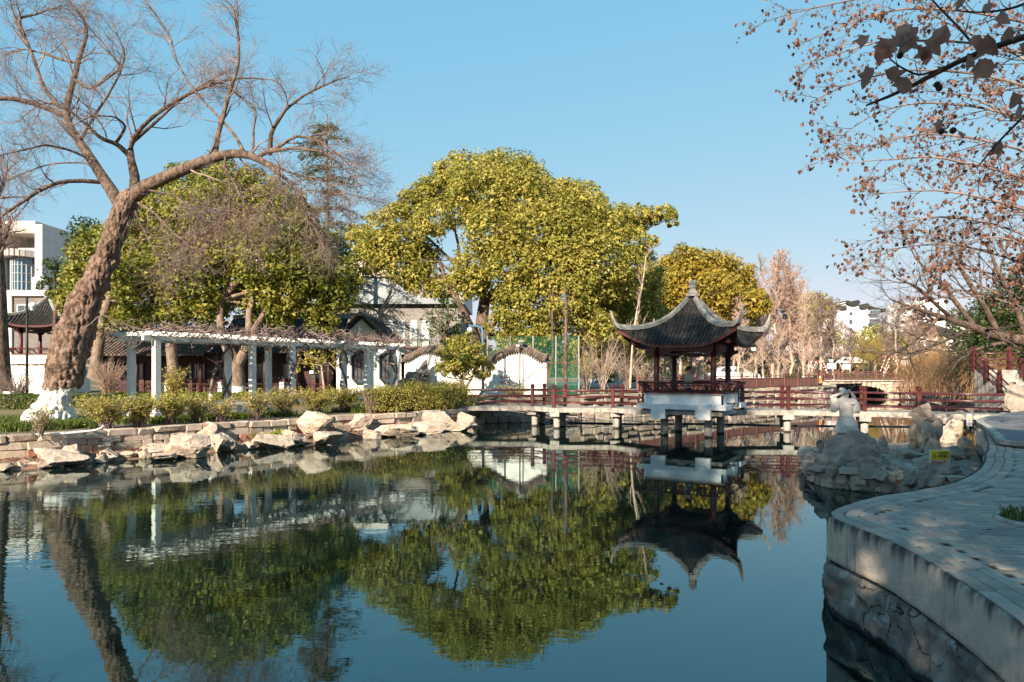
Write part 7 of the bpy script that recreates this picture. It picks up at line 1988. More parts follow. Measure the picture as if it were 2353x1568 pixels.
# standing scholar stone: body, front slab and overhanging cap are one stone
x, y = zD(1370, 850); dS = F * (EYE - 0.4) / (y - HY); b = P(x, y, dS); u_ = .21984 / F * dS
sch = empty('standing_stone', (b.x, b.y, 0.4), 'tall pale standing garden stone with an overhanging cap', 'rock')
def srock(nm, zx, z0, z1, zw, sd, dy=0.0, deep=0.8, mat=None, tilt=0.0):
    h = (z0 - z1) * u_; w = zw * u_
    me = rock_mesh(nm, 800 + sd, (w / 2 * 1.1, w / 2 * deep, h / 2 * 1.12), mat or m_rock, cuts=12, rough=0.2, pits=0.15, sub=4)
    o = link(nm, me, None, sch, smooth=True); o.location = (b.x + (zx - 1370) * u_, b.y + 0.3 + dy, 0.4 + (850 - (z0 + z1) / 2) * u_); o.rotation_euler = (0, tilt, 0); smooth_by_angle(o, 38)
srock('body', 1380, 870, 430, 300, 1); srock('cap', 1350, 480, 305, 310, 2, -0.05, 0.75, tilt=0.08); srock('front_slab', 1400, 860, 640, 200, 3, -0.28, 0.5); srock('side_lobe', 1255, 800, 470, 110, 4); srock('side_lobe', 1490, 680, 470, 130, 5)
# statue boulder
x, y = zD(575, 955); dR = F * (EYE - 0.4) / (y - HY)
srk = rock('statue_boulder', 'big rounded granite boulder carrying the statue', x, y, 480 * .21984, 330 * .21984, 913, zbase=0.4, mat=m_statue_rock, group=None, rough=0.07, cuts=3, deep=0.62, sub=4)
srk.rotation_euler = (0, 0.12, 0)

# statue: woman seen from behind arranging her hair ----------------------------
def loft(sections, n=20):
    """sections: (x, y, z, rx, ry); horizontal ellipses"""
    V = []; Fc = []
    for cx, cy, cz_, rx, ry in sections:
        for k_ in range(n):
            a = 2 * math.pi * k_ / n; V.append((cx + rx * math.cos(a), cy + ry * math.sin(a), cz_))
    for i in range(len(sections) - 1):
        for k_ in range(n):
            k2 = (k_ + 1) % n; Fc.append((i * n + k_, i * n + k2, (i + 1) * n + k2, (i + 1) * n + k_))
    Fc += [tuple(range(n - 1, -1, -1)), tuple(range((len(sections) - 1) * n, len(sections) * n))]
    return V, Fc
def blob(k, c, r, n=14, m__=9):
    V = []; Fc = []
    for i in range(m__ + 1):
        th = math.pi * i / m__
        for j in range(n):
            a = 2 * math.pi * j / n; V.append((c[0] + r[0] * math.sin(th) * math.cos(a), c[1] + r[1] * math.sin(th) * math.sin(a), c[2] + r[2] * math.cos(th)))
    for i in range(m__):
        for j in range(n): Fc.append((i * n + j, (i + 1) * n + j, (i + 1) * n + (j + 1) % n, i * n + (j + 1) % n))
    return k.add(V, Fc)
def remeshed(k, name, voxel, mat, parent, smooth_it=3):
    me = bpy.data.meshes.new(name); me.from_pydata([tuple(v) for v in k.v], [], k.f)
    bm = bmesh.new(); bm.from_mesh(me); bmesh.ops.remove_doubles(bm, verts=bm.verts, dist=1e-5); bmesh.ops.recalc_face_normals(bm, faces=bm.faces); bm.to_mesh(me); bm.free()
    o = bpy.data.objects.new(name, me); COL.objects.link(o)
    md = o.modifiers.new('r', 'REMESH'); md.mode = 'VOXEL'; md.voxel_size = voxel; md.use_smooth_shade = True
    ms = o.modifiers.new('s', 'SMOOTH'); ms.iterations = smooth_it; ms.factor = 0.5
    me2 = bpy.data.meshes.new_from_object(o.evaluated_get(bpy.context.evaluated_depsgraph_get()))
    bpy.data.objects.remove(o)
    me2.name = name; me2.materials.clear(); me2.materials.append(mat)
    return link(name, me2, mat, parent, True, local=True)
S = 0.00154
def sx(a): return (a - 430) * S
def szz(a): return (890 - a) * S
k = MB()
k.add(*loft([(sx(435), .02, szz(905), .27, .22), (sx(436), .01, szz(860), .262, .215), (sx(438), 0, szz(810), .240, .20), (sx(440), 0, szz(760), .212, .185), (sx(438), 0, szz(710), .182, .16), (sx(432), 0, szz(660), .155, .125), (sx(427), 0, szz(610), .145, .108), (sx(428), 0, szz(560), .150, .108), (sx(431), 0, szz(500), .164, .115), (sx(430), 0, szz(450), .190, .115), (sx(420), 0, szz(415), .200, .10), (sx(405), 0, szz(392), .16, .085), (sx(396), 0, szz(378), .075, .06), (sx(394), 0, szz(352), .052, .052), (sx(400), 0, szz(330), .052, .055)]))
blob(k, (sx(413), 0.005, szz(312)), (.078, .092, .100)); blob(k, (sx(366), 0.0, szz(258)), (.066, .066, .058)); blob(k, (sx(392), -0.01, szz(285)), (.08, .08, .07)); blob(k, (sx(424), -0.02, szz(345)), (.06, .07, .06))
blob(k, (sx(413), 0.097, szz(318)), (.014, .02, .02), 8, 6)
# left arm: shoulder - elbow - hand on the hair
k.tube([(sx(285), 0, szz(400)), (sx(235), .02, szz(395)), (sx(203), .02, szz(385))], [.070, .058, .046], 12)
k.tube([(sx(200), .02, szz(385)), (sx(240), -.03, szz(352)), (sx(300), -.07, szz(322)), (sx(348), -.09, szz(306))], [.044, .042, .034, .027], 12)
blob(k, (sx(372), -.095, szz(300)), (.045, .022, .030))
for a_, (ex, ey) in enumerate(((425, 280), (432, 294), (430, 308), (424, 320))):
    k.tube([(sx(385), -.10, szz(290 + a_ * 8)), (sx(410), -.108, szz((ey + 292 + a_ * 6) / 2)), (sx(ex), -.098, szz(ey))], [.0125, .011, .008], 7)
k.tube([(sx(365), -.09, szz(285)), (sx(385), -.10, szz(268)), (sx(400), -.09, szz(262))], [.013, .011, .009], 7)
# right arm: raised elbow, hand behind the head
k.tube([(sx(520), 0, szz(425)), (sx(545), .01, szz(408)), (sx(562), .01, szz(392))], [.068, .056, .044], 12)
k.tube([(sx(562), .01, szz(392)), (sx(535), -.03, szz(355)), (sx(500), -.05, szz(315)), (sx(478), -.06, szz(290))], [.043, .040, .032, .026], 12)
blob(k, (sx(460), -.065, szz(276)), (.034, .022, .034))
for a_, (ex, ey) in enumerate(((424, 262), (422, 272), (428, 284), (438, 296))):
    k.tube([(sx(455), -.075, szz(268 + a_ * 7)), (sx(440), -.085, szz((ey + 266 + a_ * 6) / 2)), (sx(ex), -.08, szz(ey))], [.0125, .011, .008], 7)
k.tube([(sx(470), -.06, szz(262)), (sx(462), -.05, szz(248)), (sx(450), -.045, szz(244))], [.013, .011, .009], 7)
# hanging sleeves
def sleeve(pts):
    sec = [(sx(cx), 0.0, szz(cy), w * S / 2, d_) for cx, cy, w, d_ in pts]
    k.add(*loft(sec[::-1], 16))
sleeve([(255, 392, 120, .075), (262, 430, 140, .085), (266, 480, 145, .085), (262, 530, 130, .08), (250, 570, 100, .065), (240, 598, 72, .045)])
sleeve([(545, 400, 70, .07), (562, 440, 110, .08), (578, 490, 118, .085), (586, 540, 120, .08), (588, 585, 110, .07), (585, 615, 88, .045)])
for i in range(5):     # folds of the right sleeve and the shawl line
    k.tube([(sx(540 + i * 10), -.075, szz(430 + i * 6)), (sx(565 + i * 12), -.085, szz(500 + i * 8)), (sx(560 + i * 14), -.075, szz(590))], [.007, .009, .006], 6)
k.tube([(sx(415), -.10, szz(385)), (sx(430), -.118, szz(430)), (sx(470), -.122, szz(468)), (sx(525), -.105, szz(470)), (sx(540), -.09, szz(440))], [.012, .014, .015, .014, .01], 7)
k.tube([(sx(335), -.06, szz(650)), (sx(380), -.125, szz(660)), (sx(430), -.137, szz(662)), (sx(480), -.125, szz(664)), (sx(522), -.06, szz(662))], [.008] * 5, 6)
xs, ys = zD(508, 612); ps = P(xs, ys - 6, 15.8)
stt = empty('statue', (ps.x, 15.92, ps.z - 0.03), 'pale stone statue of a woman seen from behind, arms raised to her hair', 'statue')
remeshed(k, 'figure', 0.0105, m_statue, stt, 2)

# signs ----------------------------------------------------------------------
m_yellow = MT('yellow_sign_sheet', (0.80, 0.60, 0.03), 0.45)
m_signred = MT('red_sign_print', (0.62, 0.03, 0.05), 0.5)
def face(px0, px1, py0, py1, d): 
    a = P(px0, py0, d); c = P(px1, py1, d); return a, c
a, c = face(2136.5, 2182, 1034.3, 1064.8, 14.3)
ys_ = empty('warning_sign', ((a.x + c.x) / 2, 14.3, c.z), 'yellow and red warning sign with Chinese characters among the rocks', 'sign')
W_, H_ = c.x - a.x, a.z - c.z; cx_, cz_ = (a.x + c.x) / 2, (a.z + c.z) / 2
k = MB(); k.box((cx_, 14.3, cz_), (W_, 0.012, H_)); k.build('white_plate', m_whiteprint, ys_)
k = MB(); k.box((cx_, 14.291, cz_), (W_ * 0.965, 0.006, H_ * 0.95)); k.build('yellow_face', m_yellow, ys_)
k = MB(); k.box((cx_, 14.287, cz_ - H_ * 0.335), (W_ * 0.93, 0.006, H_ * 0.24)); k.build('red_band', m_signred, ys_)
R0 = (math.pi / 2, 0, 0); yf = 14.2835
text_mesh('水深危险', 0.058, m_blackprint, (cx_ + W_ * 0.17, 14.2865, cz_ + H_ * 0.27), R0, ys_, offset=0.0009)
text_mesh('请勿靠近', 0.058, m_blackprint, (cx_ + W_ * 0.17, 14.2865, cz_ + H_ * 0.01), R0, ys_, offset=0.0009)
text_mesh('Dangerous! Deep water', 0.016, m_blackprint, (cx_ + W_ * 0.17, 14.2865, cz_ + H_ * 0.15), R0, ys_)
text_mesh('Please keep away', 0.016, m_blackprint, (cx_ + W_ * 0.17, 14.2865, cz_ - H_ * 0.11), R0, ys_)
text_mesh('违者后果及责任自负', 0.043, m_whiteprint, (cx_, 14.2825, cz_ - H_ * 0.335), R0, ys_, offset=0.0006)
k = MB(); tx, tz, r_ = cx_ - W_ * 0.27, cz_ + H_ * 0.09, H_ * 0.25
tri = [(tx + r_ * 0.95 * math.sin(q), 14.286, tz + r_ * math.cos(q) - H_ * 0.03) for q in (0, 2.094, 4.189)]
for p, q in zip(tri, tri[1:] + tri[:1]): k.beam(p, q, 0.008, 0.003, (0, 1, 0))
k.build('triangle', m_signred, ys_)
k = MB(); blob(k, (tx, 14.286, tz + r_ * 0.22), (.008, .002, .008), 8, 5); k.beam((tx - .003, 14.286, tz + r_ * .1), (tx + .012, 14.286, tz - r_ * .2), .01, .003, (0, 1, 0)); k.beam((tx - .02, 14.286, tz + .0), (tx + .015, 14.286, tz + .01), .006, .003, (0, 1, 0))
for i in range(3): k.beam((tx - .03, 14.286, tz - r_ * .36 - i * 0.006), (tx + .03, 14.286, tz - r_ * .36 - i * 0.006), .003, .003, (0, 1, 0))
k.build('pictogram', m_blackprint, ys_)
k = MB(); k.beam((cx_, 14.32, cz_ - 0.05), (cx_, 14.36, 0.35), 0.04, 0.03, (0, 1, 0)); k.build('stake', m_steel, ys_)
a, c = face(2221, 2233.3, 952, 979.5, 17.4)
ws = empty('warning_sign', ((a.x + c.x) / 2, 17.4, c.z), 'small white warning sign with yellow triangle and red ring on a rock', 'sign')
W_, H_ = c.x - a.x, a.z - c.z; cx_, cz_ = (a.x + c.x) / 2, (a.z + c.z) / 2
k = MB(); k.box((cx_, 17.4, cz_), (W_, 0.012, H_)); k.build('plate', m_whiteprint, ws)
k = MB(); k.prism([(cx_ - W_ * .34, 17.392, cz_ + H_ * .10), (cx_ + W_ * .34, 17.392, cz_ + H_ * .10), (cx_, 17.392, cz_ + H_ * .38)], (0, 0, 0), (0, -.003, 0)); k.build('triangle', m_yellow, ws)
k = MB(); k.tube([(cx_ + W_ * .26 * math.cos(q), 17.39, cz_ - H_ * .30 + W_ * .26 * math.sin(q)) for q in np.linspace(0, 6.2832, 17)], 0.006, 5); k.beam((cx_ - W_ * .18, 17.39, cz_ - H_ * .22), (cx_ + W_ * .18, 17.39, cz_ - H_ * .38), .008, .004, (0, 1, 0)); k.build('ring', m_signred, ws)
text_mesh('水深危险', 0.027, m_blackprint, (cx_, 17.391, cz_ - H_ * 0.0), R0, ws)
k = MB(); k.beam((cx_, 17.42, cz_), (cx_, 17.45, cz_ - H_ * 0.75), 0.03, 0.02, (0, 1, 0)); k.build('stake', m_steel, ws)
# spotlight
x, y = zD(313, 725); p = P(x, y, 16.2)
sl = empty('spotlight', (p.x, 16.2, 0.45), 'small blue-green spotlight standing left of the statue boulder', 'lamp')
k = MB(); k.box((p.x, 16.2, p.z), (0.12, 0.10, 0.10)); k.build('housing', MT('teal_lamp', (0.03, 0.10, 0.11), 0.4), sl)
k = MB(); k.tube([(p.x, 16.2, p.z - 0.05), (p.x + 0.03, 16.2, p.z - 0.18), (p.x + 0.06, 16.22, 0.4)], 0.02, 6); k.build('bracket', m_black, sl)

# ------------------------------------------------------------------ raised terrace, tree pit, steps at the right
m_paver_flat = BRICK('terrace_pavers', (0.13, 0.135, 0.14), (0.165, 0.16, 0.16), (0.05, 0.047, 0.04), 0.24, 0.12)
ter = smooth_line([(16.9, 23.3), (13.8, 20.0), (12.35, 17.6), (10.9, 15.2), (10.35, 14.3), (10.6, 13.85), (11.4, 13.9), (13.0, 14.6), (20.0, 16.0)], 6)
poly = ter + [Vector((24, 20, 0)), Vector((22, 24.8, 0)), Vector((18.8, 24.9, 0))]
V = [(p.x, p.y, 1.13) for p in poly]; k = MB(); k.v = V; k.f = [tuple(t) for t in geometry.tessellate_polygon([[Vector((p.x, p.y, 0)) for p in poly]])]
te = k.build('terrace', m_paver_flat); tag(te, 'slightly raised paved terrace leading to the footbridge', kind='structure')
for p in te.data.polygons:
    if p.normal.z < 0: p.flip()
k = MB(); V = []; Fc = []
for p, t, nm in edge_frames(ter):
    for o_, z in ((0.03, 1.132), (-0.14, 1.138), (-0.14, 1.05), (0.05, 0.96), (0.05, 0.9)):
        q = p + nm * o_; V.append((q.x, q.y, z))
for i in range(len(ter) - 1):
    for a in range(4): Fc.append((i * 5 + a, i * 5 + a + 1, (i + 1) * 5 + a + 1, (i + 1) * 5 + a))
k.add(V, Fc); tag(k.build('kerb', m_concrete), 'curved concrete kerb of the raised terrace', kind='structure')
pit = (5.62, 7.2)
k = MB(); k.tube([(pit[0] + 0.42 * math.cos(q), pit[1] + 0.42 * math.sin(q), 1.0) for q in np.linspace(0, 6.2832, 33)], 0.035, 6)
tp_ = k.build('tree_pit', m_concrete, smooth=True); tag(tp_, 'round kerbed planting pit in the paving at the right edge', 'planter')
k = MB(); k.lathe((pit[0], pit[1], 0.995), [(0.41, 0.0), (0.2, 0.03), (0.01, 0.04)], 20); k.build('soil', m_soil, tp_)
rg_ = np.random.default_rng(5); q = rg_.uniform(0, 6.28, 500); rr_ = 0.38 * np.sqrt(rg_.uniform(0, 1, 500))
V, Fq = blades(np.stack([pit[0] + rr_ * np.cos(q), pit[1] + rr_ * np.sin(q), np.full(500, 1.0)], 1), rg_, 0.13, 0.006); tag(link('grass_tuft', npmesh('grass_tuft', V, Fq), m_grass, tp_), kind='stuff')
# weeds growing in the path's edge joints
pts = []
for _ in range(14):
    i = int(rg_.integers(60, 150)); p = QE[i]; nm = edge_frames(QE)[i][2]
    for _ in range(6): pts.append((p.x - nm.x * 0.08 + rg_.normal() * 0.03, p.y - nm.y * 0.08 + rg_.normal() * 0.03, 0.998))
V, Fq = blades(np.array(pts), rg_, 0.07, 0.003, 0.9); tag(link('path_weeds', npmesh('path_weeds', V, Fq), m_grass), 'tiny weeds in the joints along the path edge', 'grass', kind='stuff')
st = empty('stone_steps', (20.6, 26.0, 1.0), 'stone steps climbing at the right edge beyond the footbridge', 'steps')
for i in range(10):
    k = MB(); k.box((21.2 + 0.05 * i, 26.0 + 0.30 * i, 1.0 + 0.08 * (i + 1)), (4.2, 0.34, 0.16 * (i + 1) - 0.002 * i)); k.build('step', m_concrete, st)
hr = empty('step_railing', (19.2, 26.0, 1.0), 'maroon railing climbing beside the stone steps at right', 'railing')
pr = None
for i in range(4):
    x, y, z = 19.25 + 0.1 * i, 26.2 + 0.9 * i, 1.1 + 0.48 * i
    for xx in (x, x + 1.5):
        o = bpy.data.objects.new('post', post_me); COL.objects.link(o); o.location = (xx, y, z); o.parent = hr; o.matrix_parent_inverse = Matrix.Translation(hr.location).inverted()
    if pr:
        for h in (0.25, 0.5, 0.75):
            k = MB(); k.tube([(pr[0], pr[1], pr[2] + h), (x, y, z + h)], 0.032, 8); k.build('rail', m_rail, hr, True)
    pr = (x, y, z)
for h in (0.25, 0.5, 0.75):
    k = MB(); k.tube([(pr[0], pr[1], pr[2] + h), (pr[0] + 4, pr[1], pr[2] + h)], 0.032, 8); k.build('rail', m_rail, hr, True)
rock('boulder', 'tall grey stone standing at the right end of the footbridge', 2336, 958, 40, 84, 951, d=24.6, zbase=0.95, mat=m_rock_grey, rough=0.25, pits=0.2)
rock('boulder', 'pale rock with a hole on the right bank beyond the bridge', 2280, 944, 42, 26, 952, d=36, zbase=0.35, mat=m_rock, pits=0.4)
rock('boulder', 'low rocks at the waterline beyond the right bridge end', 2230, 944, 50, 14, 953, d=38, zbase=0.0, mat=m_rock_grey)
rock('boulder', 'grey rock on the shaded bank left of the holed rock', 2170, 925, 50, 22, 954, d=44, zbase=0.2, mat=m_rock_grey)
rock('boulder', 'pale boulder at the left end of the stone arch bridge', 1898, 897, 34, 24, 955, d=57, zbase=0.8, mat=m_rock)

# ------------------------------------------------------------------ plane trees overhanging from the right
m_dry = LEAF('dry_plane_leaves', [(0.06, 0.026, 0.018), (0.13, 0.06, 0.042), (0.23, 0.115, 0.08), (0.32, 0.185, 0.13)], 0.3, bsc=0.8)
m_ball = MT('seed_ball', (0.10, 0.06, 0.04), 0.95, (0.16, 0.10, 0.07), 40, bump=0.5, bs=90)
LEAF_OUT = [(0, -.48), (.18, -.40), (.44, -.36), (.40, -.12), (.54, .12), (.33, .20), (.24, .36), (.0, .56), (-.22, .34), (-.30, .20), (-.53, .14), (-.41, -.10), (-.43, -.36), (-.17, -.40)]
def leaf_proto(bend, name='leaf'):
    V = [(0, 0, 0.02)] + [(x, y, -bend * (abs(x) ** 1.5) - bend * 0.5 * max(0, y) ** 2 + 0.03 * math.sin(9 * x + 5 * y)) for x, y in LEAF_OUT]
    n = len(LEAF_OUT); Fc = [(0, 1 + i, 1 + (i + 1) % n) for i in range(n)]
    return np.array(V), np.array(Fc)
LPV = [leaf_proto(b) for b in (0.7, 1.3, 2.0)]
LPM = []
for v, f in LPV:
    me = npmesh('leaf', v, f); me.materials.append(m_dry); LPM.append(me)
def leaf_frames(n, rng, droop=0.9):
    """random frames, leaf base up and blade hanging"""
    a = rng.uniform(0, 2 * np.pi, n); tilt = rng.normal(0, 0.6, n)
    yv = np.stack([np.cos(a) * 0.5, np.sin(a) * 0.5, -droop + tilt * 0.5], 1); yv /= np.linalg.norm(yv, axis=1, keepdims=True)
    r = rng.normal(size=(n, 3)); xv = np.cross(yv, r); xv /= np.linalg.norm(xv, axis=1, keepdims=True); zv = np.cross(xv, yv)
    return xv, yv, zv
m_dry_near = LEAF('near_dry_leaves', [(0.34, 0.15, 0.11), (0.50, 0.26, 0.19), (0.62, 0.38, 0.29)], 0.45, bsc=3.0)
def scatter_leaves(root, pts, size, rng, singles, part='leaves', mat=None):
    n = len(pts); xv, yv, zv = leaf_frames(n, rng); s = size * rng.uniform(0.6, 1.3, n)
    which = rng.integers(0, 3, n); order = np.argsort(pts[:, 1])          # nearest first
    Vs = []; Fs = []; c = 0
    for rank, i in enumerate(order):
        R_ = np.stack([xv[i], yv[i], zv[i]], 1); ctr = pts[i] + yv[i] * s[i] * 0.5
        if rank < singles:
            o = bpy.data.objects.new('leaf', LPM[which[i]]); COL.objects.link(o)
            o.matrix_world = Matrix.Translation(ctr) @ Matrix(R_.tolist()).to_4x4() @ Matrix.Scale(s[i], 4)
            if mat: o.material_slots[0].link = 'OBJECT'; o.material_slots[0].material = mat
            o.parent = root; o.matrix_parent_inverse = Matrix.Translation(root.location).inverted()
        else:
            v, f = LPV[which[i]]; Vs.append(v @ R_.T * s[i] + ctr); Fs.append(f + c); c += len(v)
    if Vs: tag(link(part, npmesh(part, np.concatenate(Vs), np.concatenate(Fs)), m_dry, root), kind='stuff')
def scatter_balls(root, pts, r, rng):
    bm = bmesh.new(); bmesh.ops.create_icosphere(bm, subdivisions=1, radius=1.0); me = bpy.data.meshes.new('b'); bm.to_mesh(me); bm.free()
    v = np.array([list(p.co) for p in me.vertices]); f = np.array([list(p.vertices) for p in me.polygons])
    Vs = []; Fs = []
    for i, p in enumerate(pts):
        Vs.append(v * r * rng.uniform(0.7, 1.2) + p - np.array([0, 0, 0.06])); Fs.append(f + i * len(v))
    tag(link('seed_balls', npmesh('seed_balls', np.concatenate(Vs), np.concatenate(Fs)), m_ball, root, True), kind='stuff')
rng = np.random.default_rng(151)
DP = 15.0
lim = [[(2700, 40), (2500, -40), (2300, -60), (2100, -30), (1960, 0), (1850, 20), (1755, 55)],
       [(2700, 120), (2400, 60), (2200, 20), (2050, 20), (1930, 60), (1840, 100)],
       [(2700, 200), (2450, 150), (2250, 100), (2050, 90), (1900, 130), (1840, 150)],
       [(2700, 280), (2420, 220), (2250, 170), (2080, 160), (1950, 190), (1860, 240)],
       [(2700, 350), (2420, 290), (2250, 240), (2100, 230), (1990, 260), (1890, 350)],
       [(2700, 420), (2420, 370), (2270, 320), (2120, 300), (1990, 330), (1905, 360)],
       [(2700, 480), (2420, 430), (2280, 385), (2150, 360), (2040, 375), (1935, 385)],
       [(2700, 540), (2420, 500), (2280, 450), (2160, 425), (2060, 430), (1990, 440)],
       [(2700, 620), (2420, 570), (2290, 515), (2180, 490), (2080, 500), (1995, 560)],
       [(2700, 690), (2420, 630), (2300, 585), (2200, 555), (2110, 560), (2010, 575)],
       [(2700, 750), (2420, 690), (2310, 640), (2220, 615), (2140, 620), (2060, 640)],
       [(2700, 800), (2420, 740), (2330, 700), (2250, 670), (2190, 680)],
       [(2700, 60), (2450, 0), (2330, -60), (2200, -120), (2080, -160)],
       [(2700, 250), (2450, 190), (2330, 120), (2200, 60), (2100, 0)], [(2700, 330), (2450, 330), (2330, 270), (2220, 210), (2130, 200)], [(2700, 560), (2450, 480), (2340, 400), (2240, 370), (2170, 400)], [(2700, 660), (2450, 640), (2350, 560), (2260, 545), (2200, 580)]]
LPp = []; LRr = []
for i, l in enumerate(lim):
    dd = DP + rng.uniform(-1.5, 3.5)
    q = [(x, y, DP + (dd - DP) * min(1, j / 2), w) for j, ((x, y), w) in enumerate(zip(l, np.linspace(8, 1.6, len(l))))]
    a, b_ = px_line(q, 22); a += 0.05 * np.cumsum(rng.normal(size=a.shape), axis=0) * 0.3 * np.linspace(0, 1, 22)[:, None]; LPp.append(a); LRr.append(b_)
LPp = np.array(LPp); LRr = np.array(LRr)
base = P(2720, 1110, DP); base.z = 1.0
pt = empty('plane_tree', base, 'plane tree reaching in from the right with dry brown leaves and seed balls', 'tree')
tq, trr = px_line([(2720, 1020, DP, 60), (2715, 700, DP, 52), (2705, 400, DP, 44), (2695, 40, DP, 30), (2680, -250, DP, 16)], 14); tq[0, 2] = 0.95
branch_obj('trunk', [(tq[None], trr[None], 12)], m_bark_far, pt)
T1, TR1 = grow(LPp, LRr, 19, (0.7, 2.0), (0.35, 0.9), 8, rng, up=0.01, wig=0.14, rs=0.5, t0=0.15, rmin=0.009, rmax=0.03)
T2, TR2 = grow(T1, TR1, 8, (0.3, 0.8), (0.35, 0.9), 5, rng, up=-0.02, wig=0.16, rs=0.6, t0=0.15, rmin=0.0055, rmax=0.01)
branch_obj('limbs', [(LPp, LRr, 8)], m_twig, pt)
branch_obj('twigs', [(T1, TR1, 4), (T2, TR2, 3)], m_twig_dark, pt)
tips = np.concatenate([T2[:, -1], T2[:, 2], T1[:, -1]])
tips = tips[rng.permutation(len(tips))]
fr_ = 1176.5 + tips[:, 0] / tips[:, 1] * F
tips = tips[fr_ < 2420]
nl = min(len(tips), 3000)
scatter_leaves(pt, tips[:nl] + rng.normal(size=(nl, 3)) * 0.02, 0.092, rng, 250)
scatter_balls(pt, tips[-650:], 0.021, rng)
# nearer bough with large leaves
rng = np.random.default_rng(161)
base = Vector((7.4, 3.6, 1.0))
pn = empty('plane_tree', base, 'near plane bough with large dry leaves crossing the upper right corner', 'tree')
k = MB(); k.tube([(7.4, 3.6, 0.95), (7.35, 3.65, 3.0), (7.1, 3.8, 5.2), (6.9, 3.9, 6.6)], [0.28, 0.24, 0.2, 0.12], 14); k.build('trunk', m_bark_far, pn, True)
bo, br = px_line([(3950, 300, 3.75, 60), (3200, -60, 4.1, 40), (2600, 10, 4.4, 22), (2353, 85, 4.5, 15), (2250, 118, 4.5, 13), (2170, 155, 4.5, 12), (2090, 205, 4.5, 10), (2040, 225, 4.5, 8), (1990, 243, 4.5, 4)], 30)
b2, br2 = px_line([(2250, 118, 4.5, 6), (2200, 60, 4.55, 5), (2150, 10, 4.6, 4), (2110, -40, 4.6, 3)], 14)
b3, br3 = px_line([(2160, 160, 4.5, 6), (2110, 175, 4.45, 5), (2060, 150, 4.4, 4), (2030, 120, 4.4, 2)], 14)
b4, br4 = px_line([(2420, 180, 4.6, 8), (2360, 260, 4.6, 6), (2290, 330, 4.6, 5), (2250, 380, 4.6, 3)], 14)
b5, br5 = px_line([(2420, -20, 4.3, 7), (2330, 20, 4.3, 6), (2260, 30, 4.3, 4), (2200, 25, 4.3, 2)], 14)
g = [(bo[None], br[None], 10), (np.array([b2, b3, b4, b5]), np.array([br2, br3, br4, br5]), 7)]
t1, r1 = grow(np.array([b2, b3, b4, b5]), np.array([br2, br3, br4, br5]), 4, (0.15, 0.4), (0.4, 0.9), 6, rng, wig=0.12, rs=0.5, rmin=0.003, rmax=0.005); g.append((t1, r1, 5))
t2, r2 = grow(bo[None, 14:], br[None, 14:], 9, (0.12, 0.35), (0.4, 1.0), 6, rng, wig=0.12, rs=0.4, rmin=0.003, rmax=0.005); g.append((t2, r2, 5))
branch_obj('bough', g, m_twig_dark, pn)
lp = np.array([list(P(x, y, d)) for x, y, d in [(2110, 60, 4.4), (2080, 70, 4.4), (2150, 75, 4.5), (2175, 55, 4.5), (2160, 80, 4.4), (2090, 95, 4.4), (2030, 95, 4.4), (2010, 110, 4.4), (2050, 88, 4.4), (2120, 110, 4.45), (2140, 100, 4.4), (2240, 80, 4.4), (2270, 75, 4.4), (2225, 125, 4.4), (2250, 135, 4.4), (2010, 155, 4.4), (2030, 160, 4.45), (2085, 175, 4.4), (2320, 60, 4.3), (2300, 20, 4.3), (2260, 10, 4.3), (2220, 0, 4.3), (2330, 210, 4.5), (2345, 235, 4.5), (2170, 275, 4.6), (2300, 320, 4.6), (2200, 300, 4.6), (2340, 100, 4.3), (2060, 60, 4.6), (2000, 80, 4.5)]])
scatter_leaves(pn, lp, 0.115, rng, 60, mat=m_dry_near)
for x, y in ((2068, 128), (2022, 122), (2072, 198), (2153, 195), (2158, 203), (2190, 300), (2163, 302)):
    k = MB(); blob(k, P(x, y, 4.45), (.021, .021, .021), 12, 8); k.build('seed_ball', m_ball, pn, True)
# ------------------------------------------------------------------ far bank: fence, arch bridge
fl = even(smooth_line([(7.2, 39.2), (9.6, 41.2), (14.0, 45.6), (18.8, 49.9), (23.9, 54.4), (26.9, 58.9), (29.3, 64.6)], 10), 2.0)
fz = 1.32
fence = empty('slatted_fence', (14, 45.6, fz), 'long brown slatted fence along the top of the far bank', 'fence')
k = MB(); k.box((0, 0, 0.46), (0.13, 0.13, 0.92)); k.box((0, 0, 0.95), (0.16, 0.16, 0.06)); k.lathe((0, 0, 0.98), [(0.07, 0), (0.05, 0.05)], 4)
o = k.build('post', m_fence); fp_me = o.data; bpy.data.objects.remove(o)
for i, p in enumerate(fl):
    o = bpy.data.objects.new('post', fp_me); COL.objects.link(o); o.location = (p.x, p.y, fz); o.parent = fence; o.matrix_parent_inverse = Matrix.Translation(fence.location).inverted()
    if i: o.rotation_euler = (0, 0, math.atan2((p - fl[i - 1]).y, (p - fl[i - 1]).x))
    if i == len(fl) - 1: break
    q = fl[i + 1]
    for h in (0.82, 0.66, 0.05):
        k = MB(); k.beam((p.x, p.y, fz + h), (q.x, q.y, fz + h), 0.05, 0.06); k.build('rail', m_fence, fence)
    k = MB(); n = 22
    for j in range(n):
        t = (j + 0.5) / n; a = p.lerp(q, t); k.box((a.x, a.y, fz + 0.34), (0.065, 0.02, 0.60), math.atan2((q - p).y, (q - p).x))
    tag(k.build('slat_panel', m_fence, fence), kind='stuff')
AX, AY = 33.2, 64.9
ab = empty('stone_arch_bridge', (AX, AY, 0), 'small pale stone arch bridge with a brown railing at the end of the pond', 'bridge')
x0, x1 = 29.0, 38.5; ztop = 1.52; aw, ah = 2.65, 1.12
arch = [(AX + aw * math.cos(q), ah * math.sin(q)) for q in np.linspace(0, math.pi, 21)]
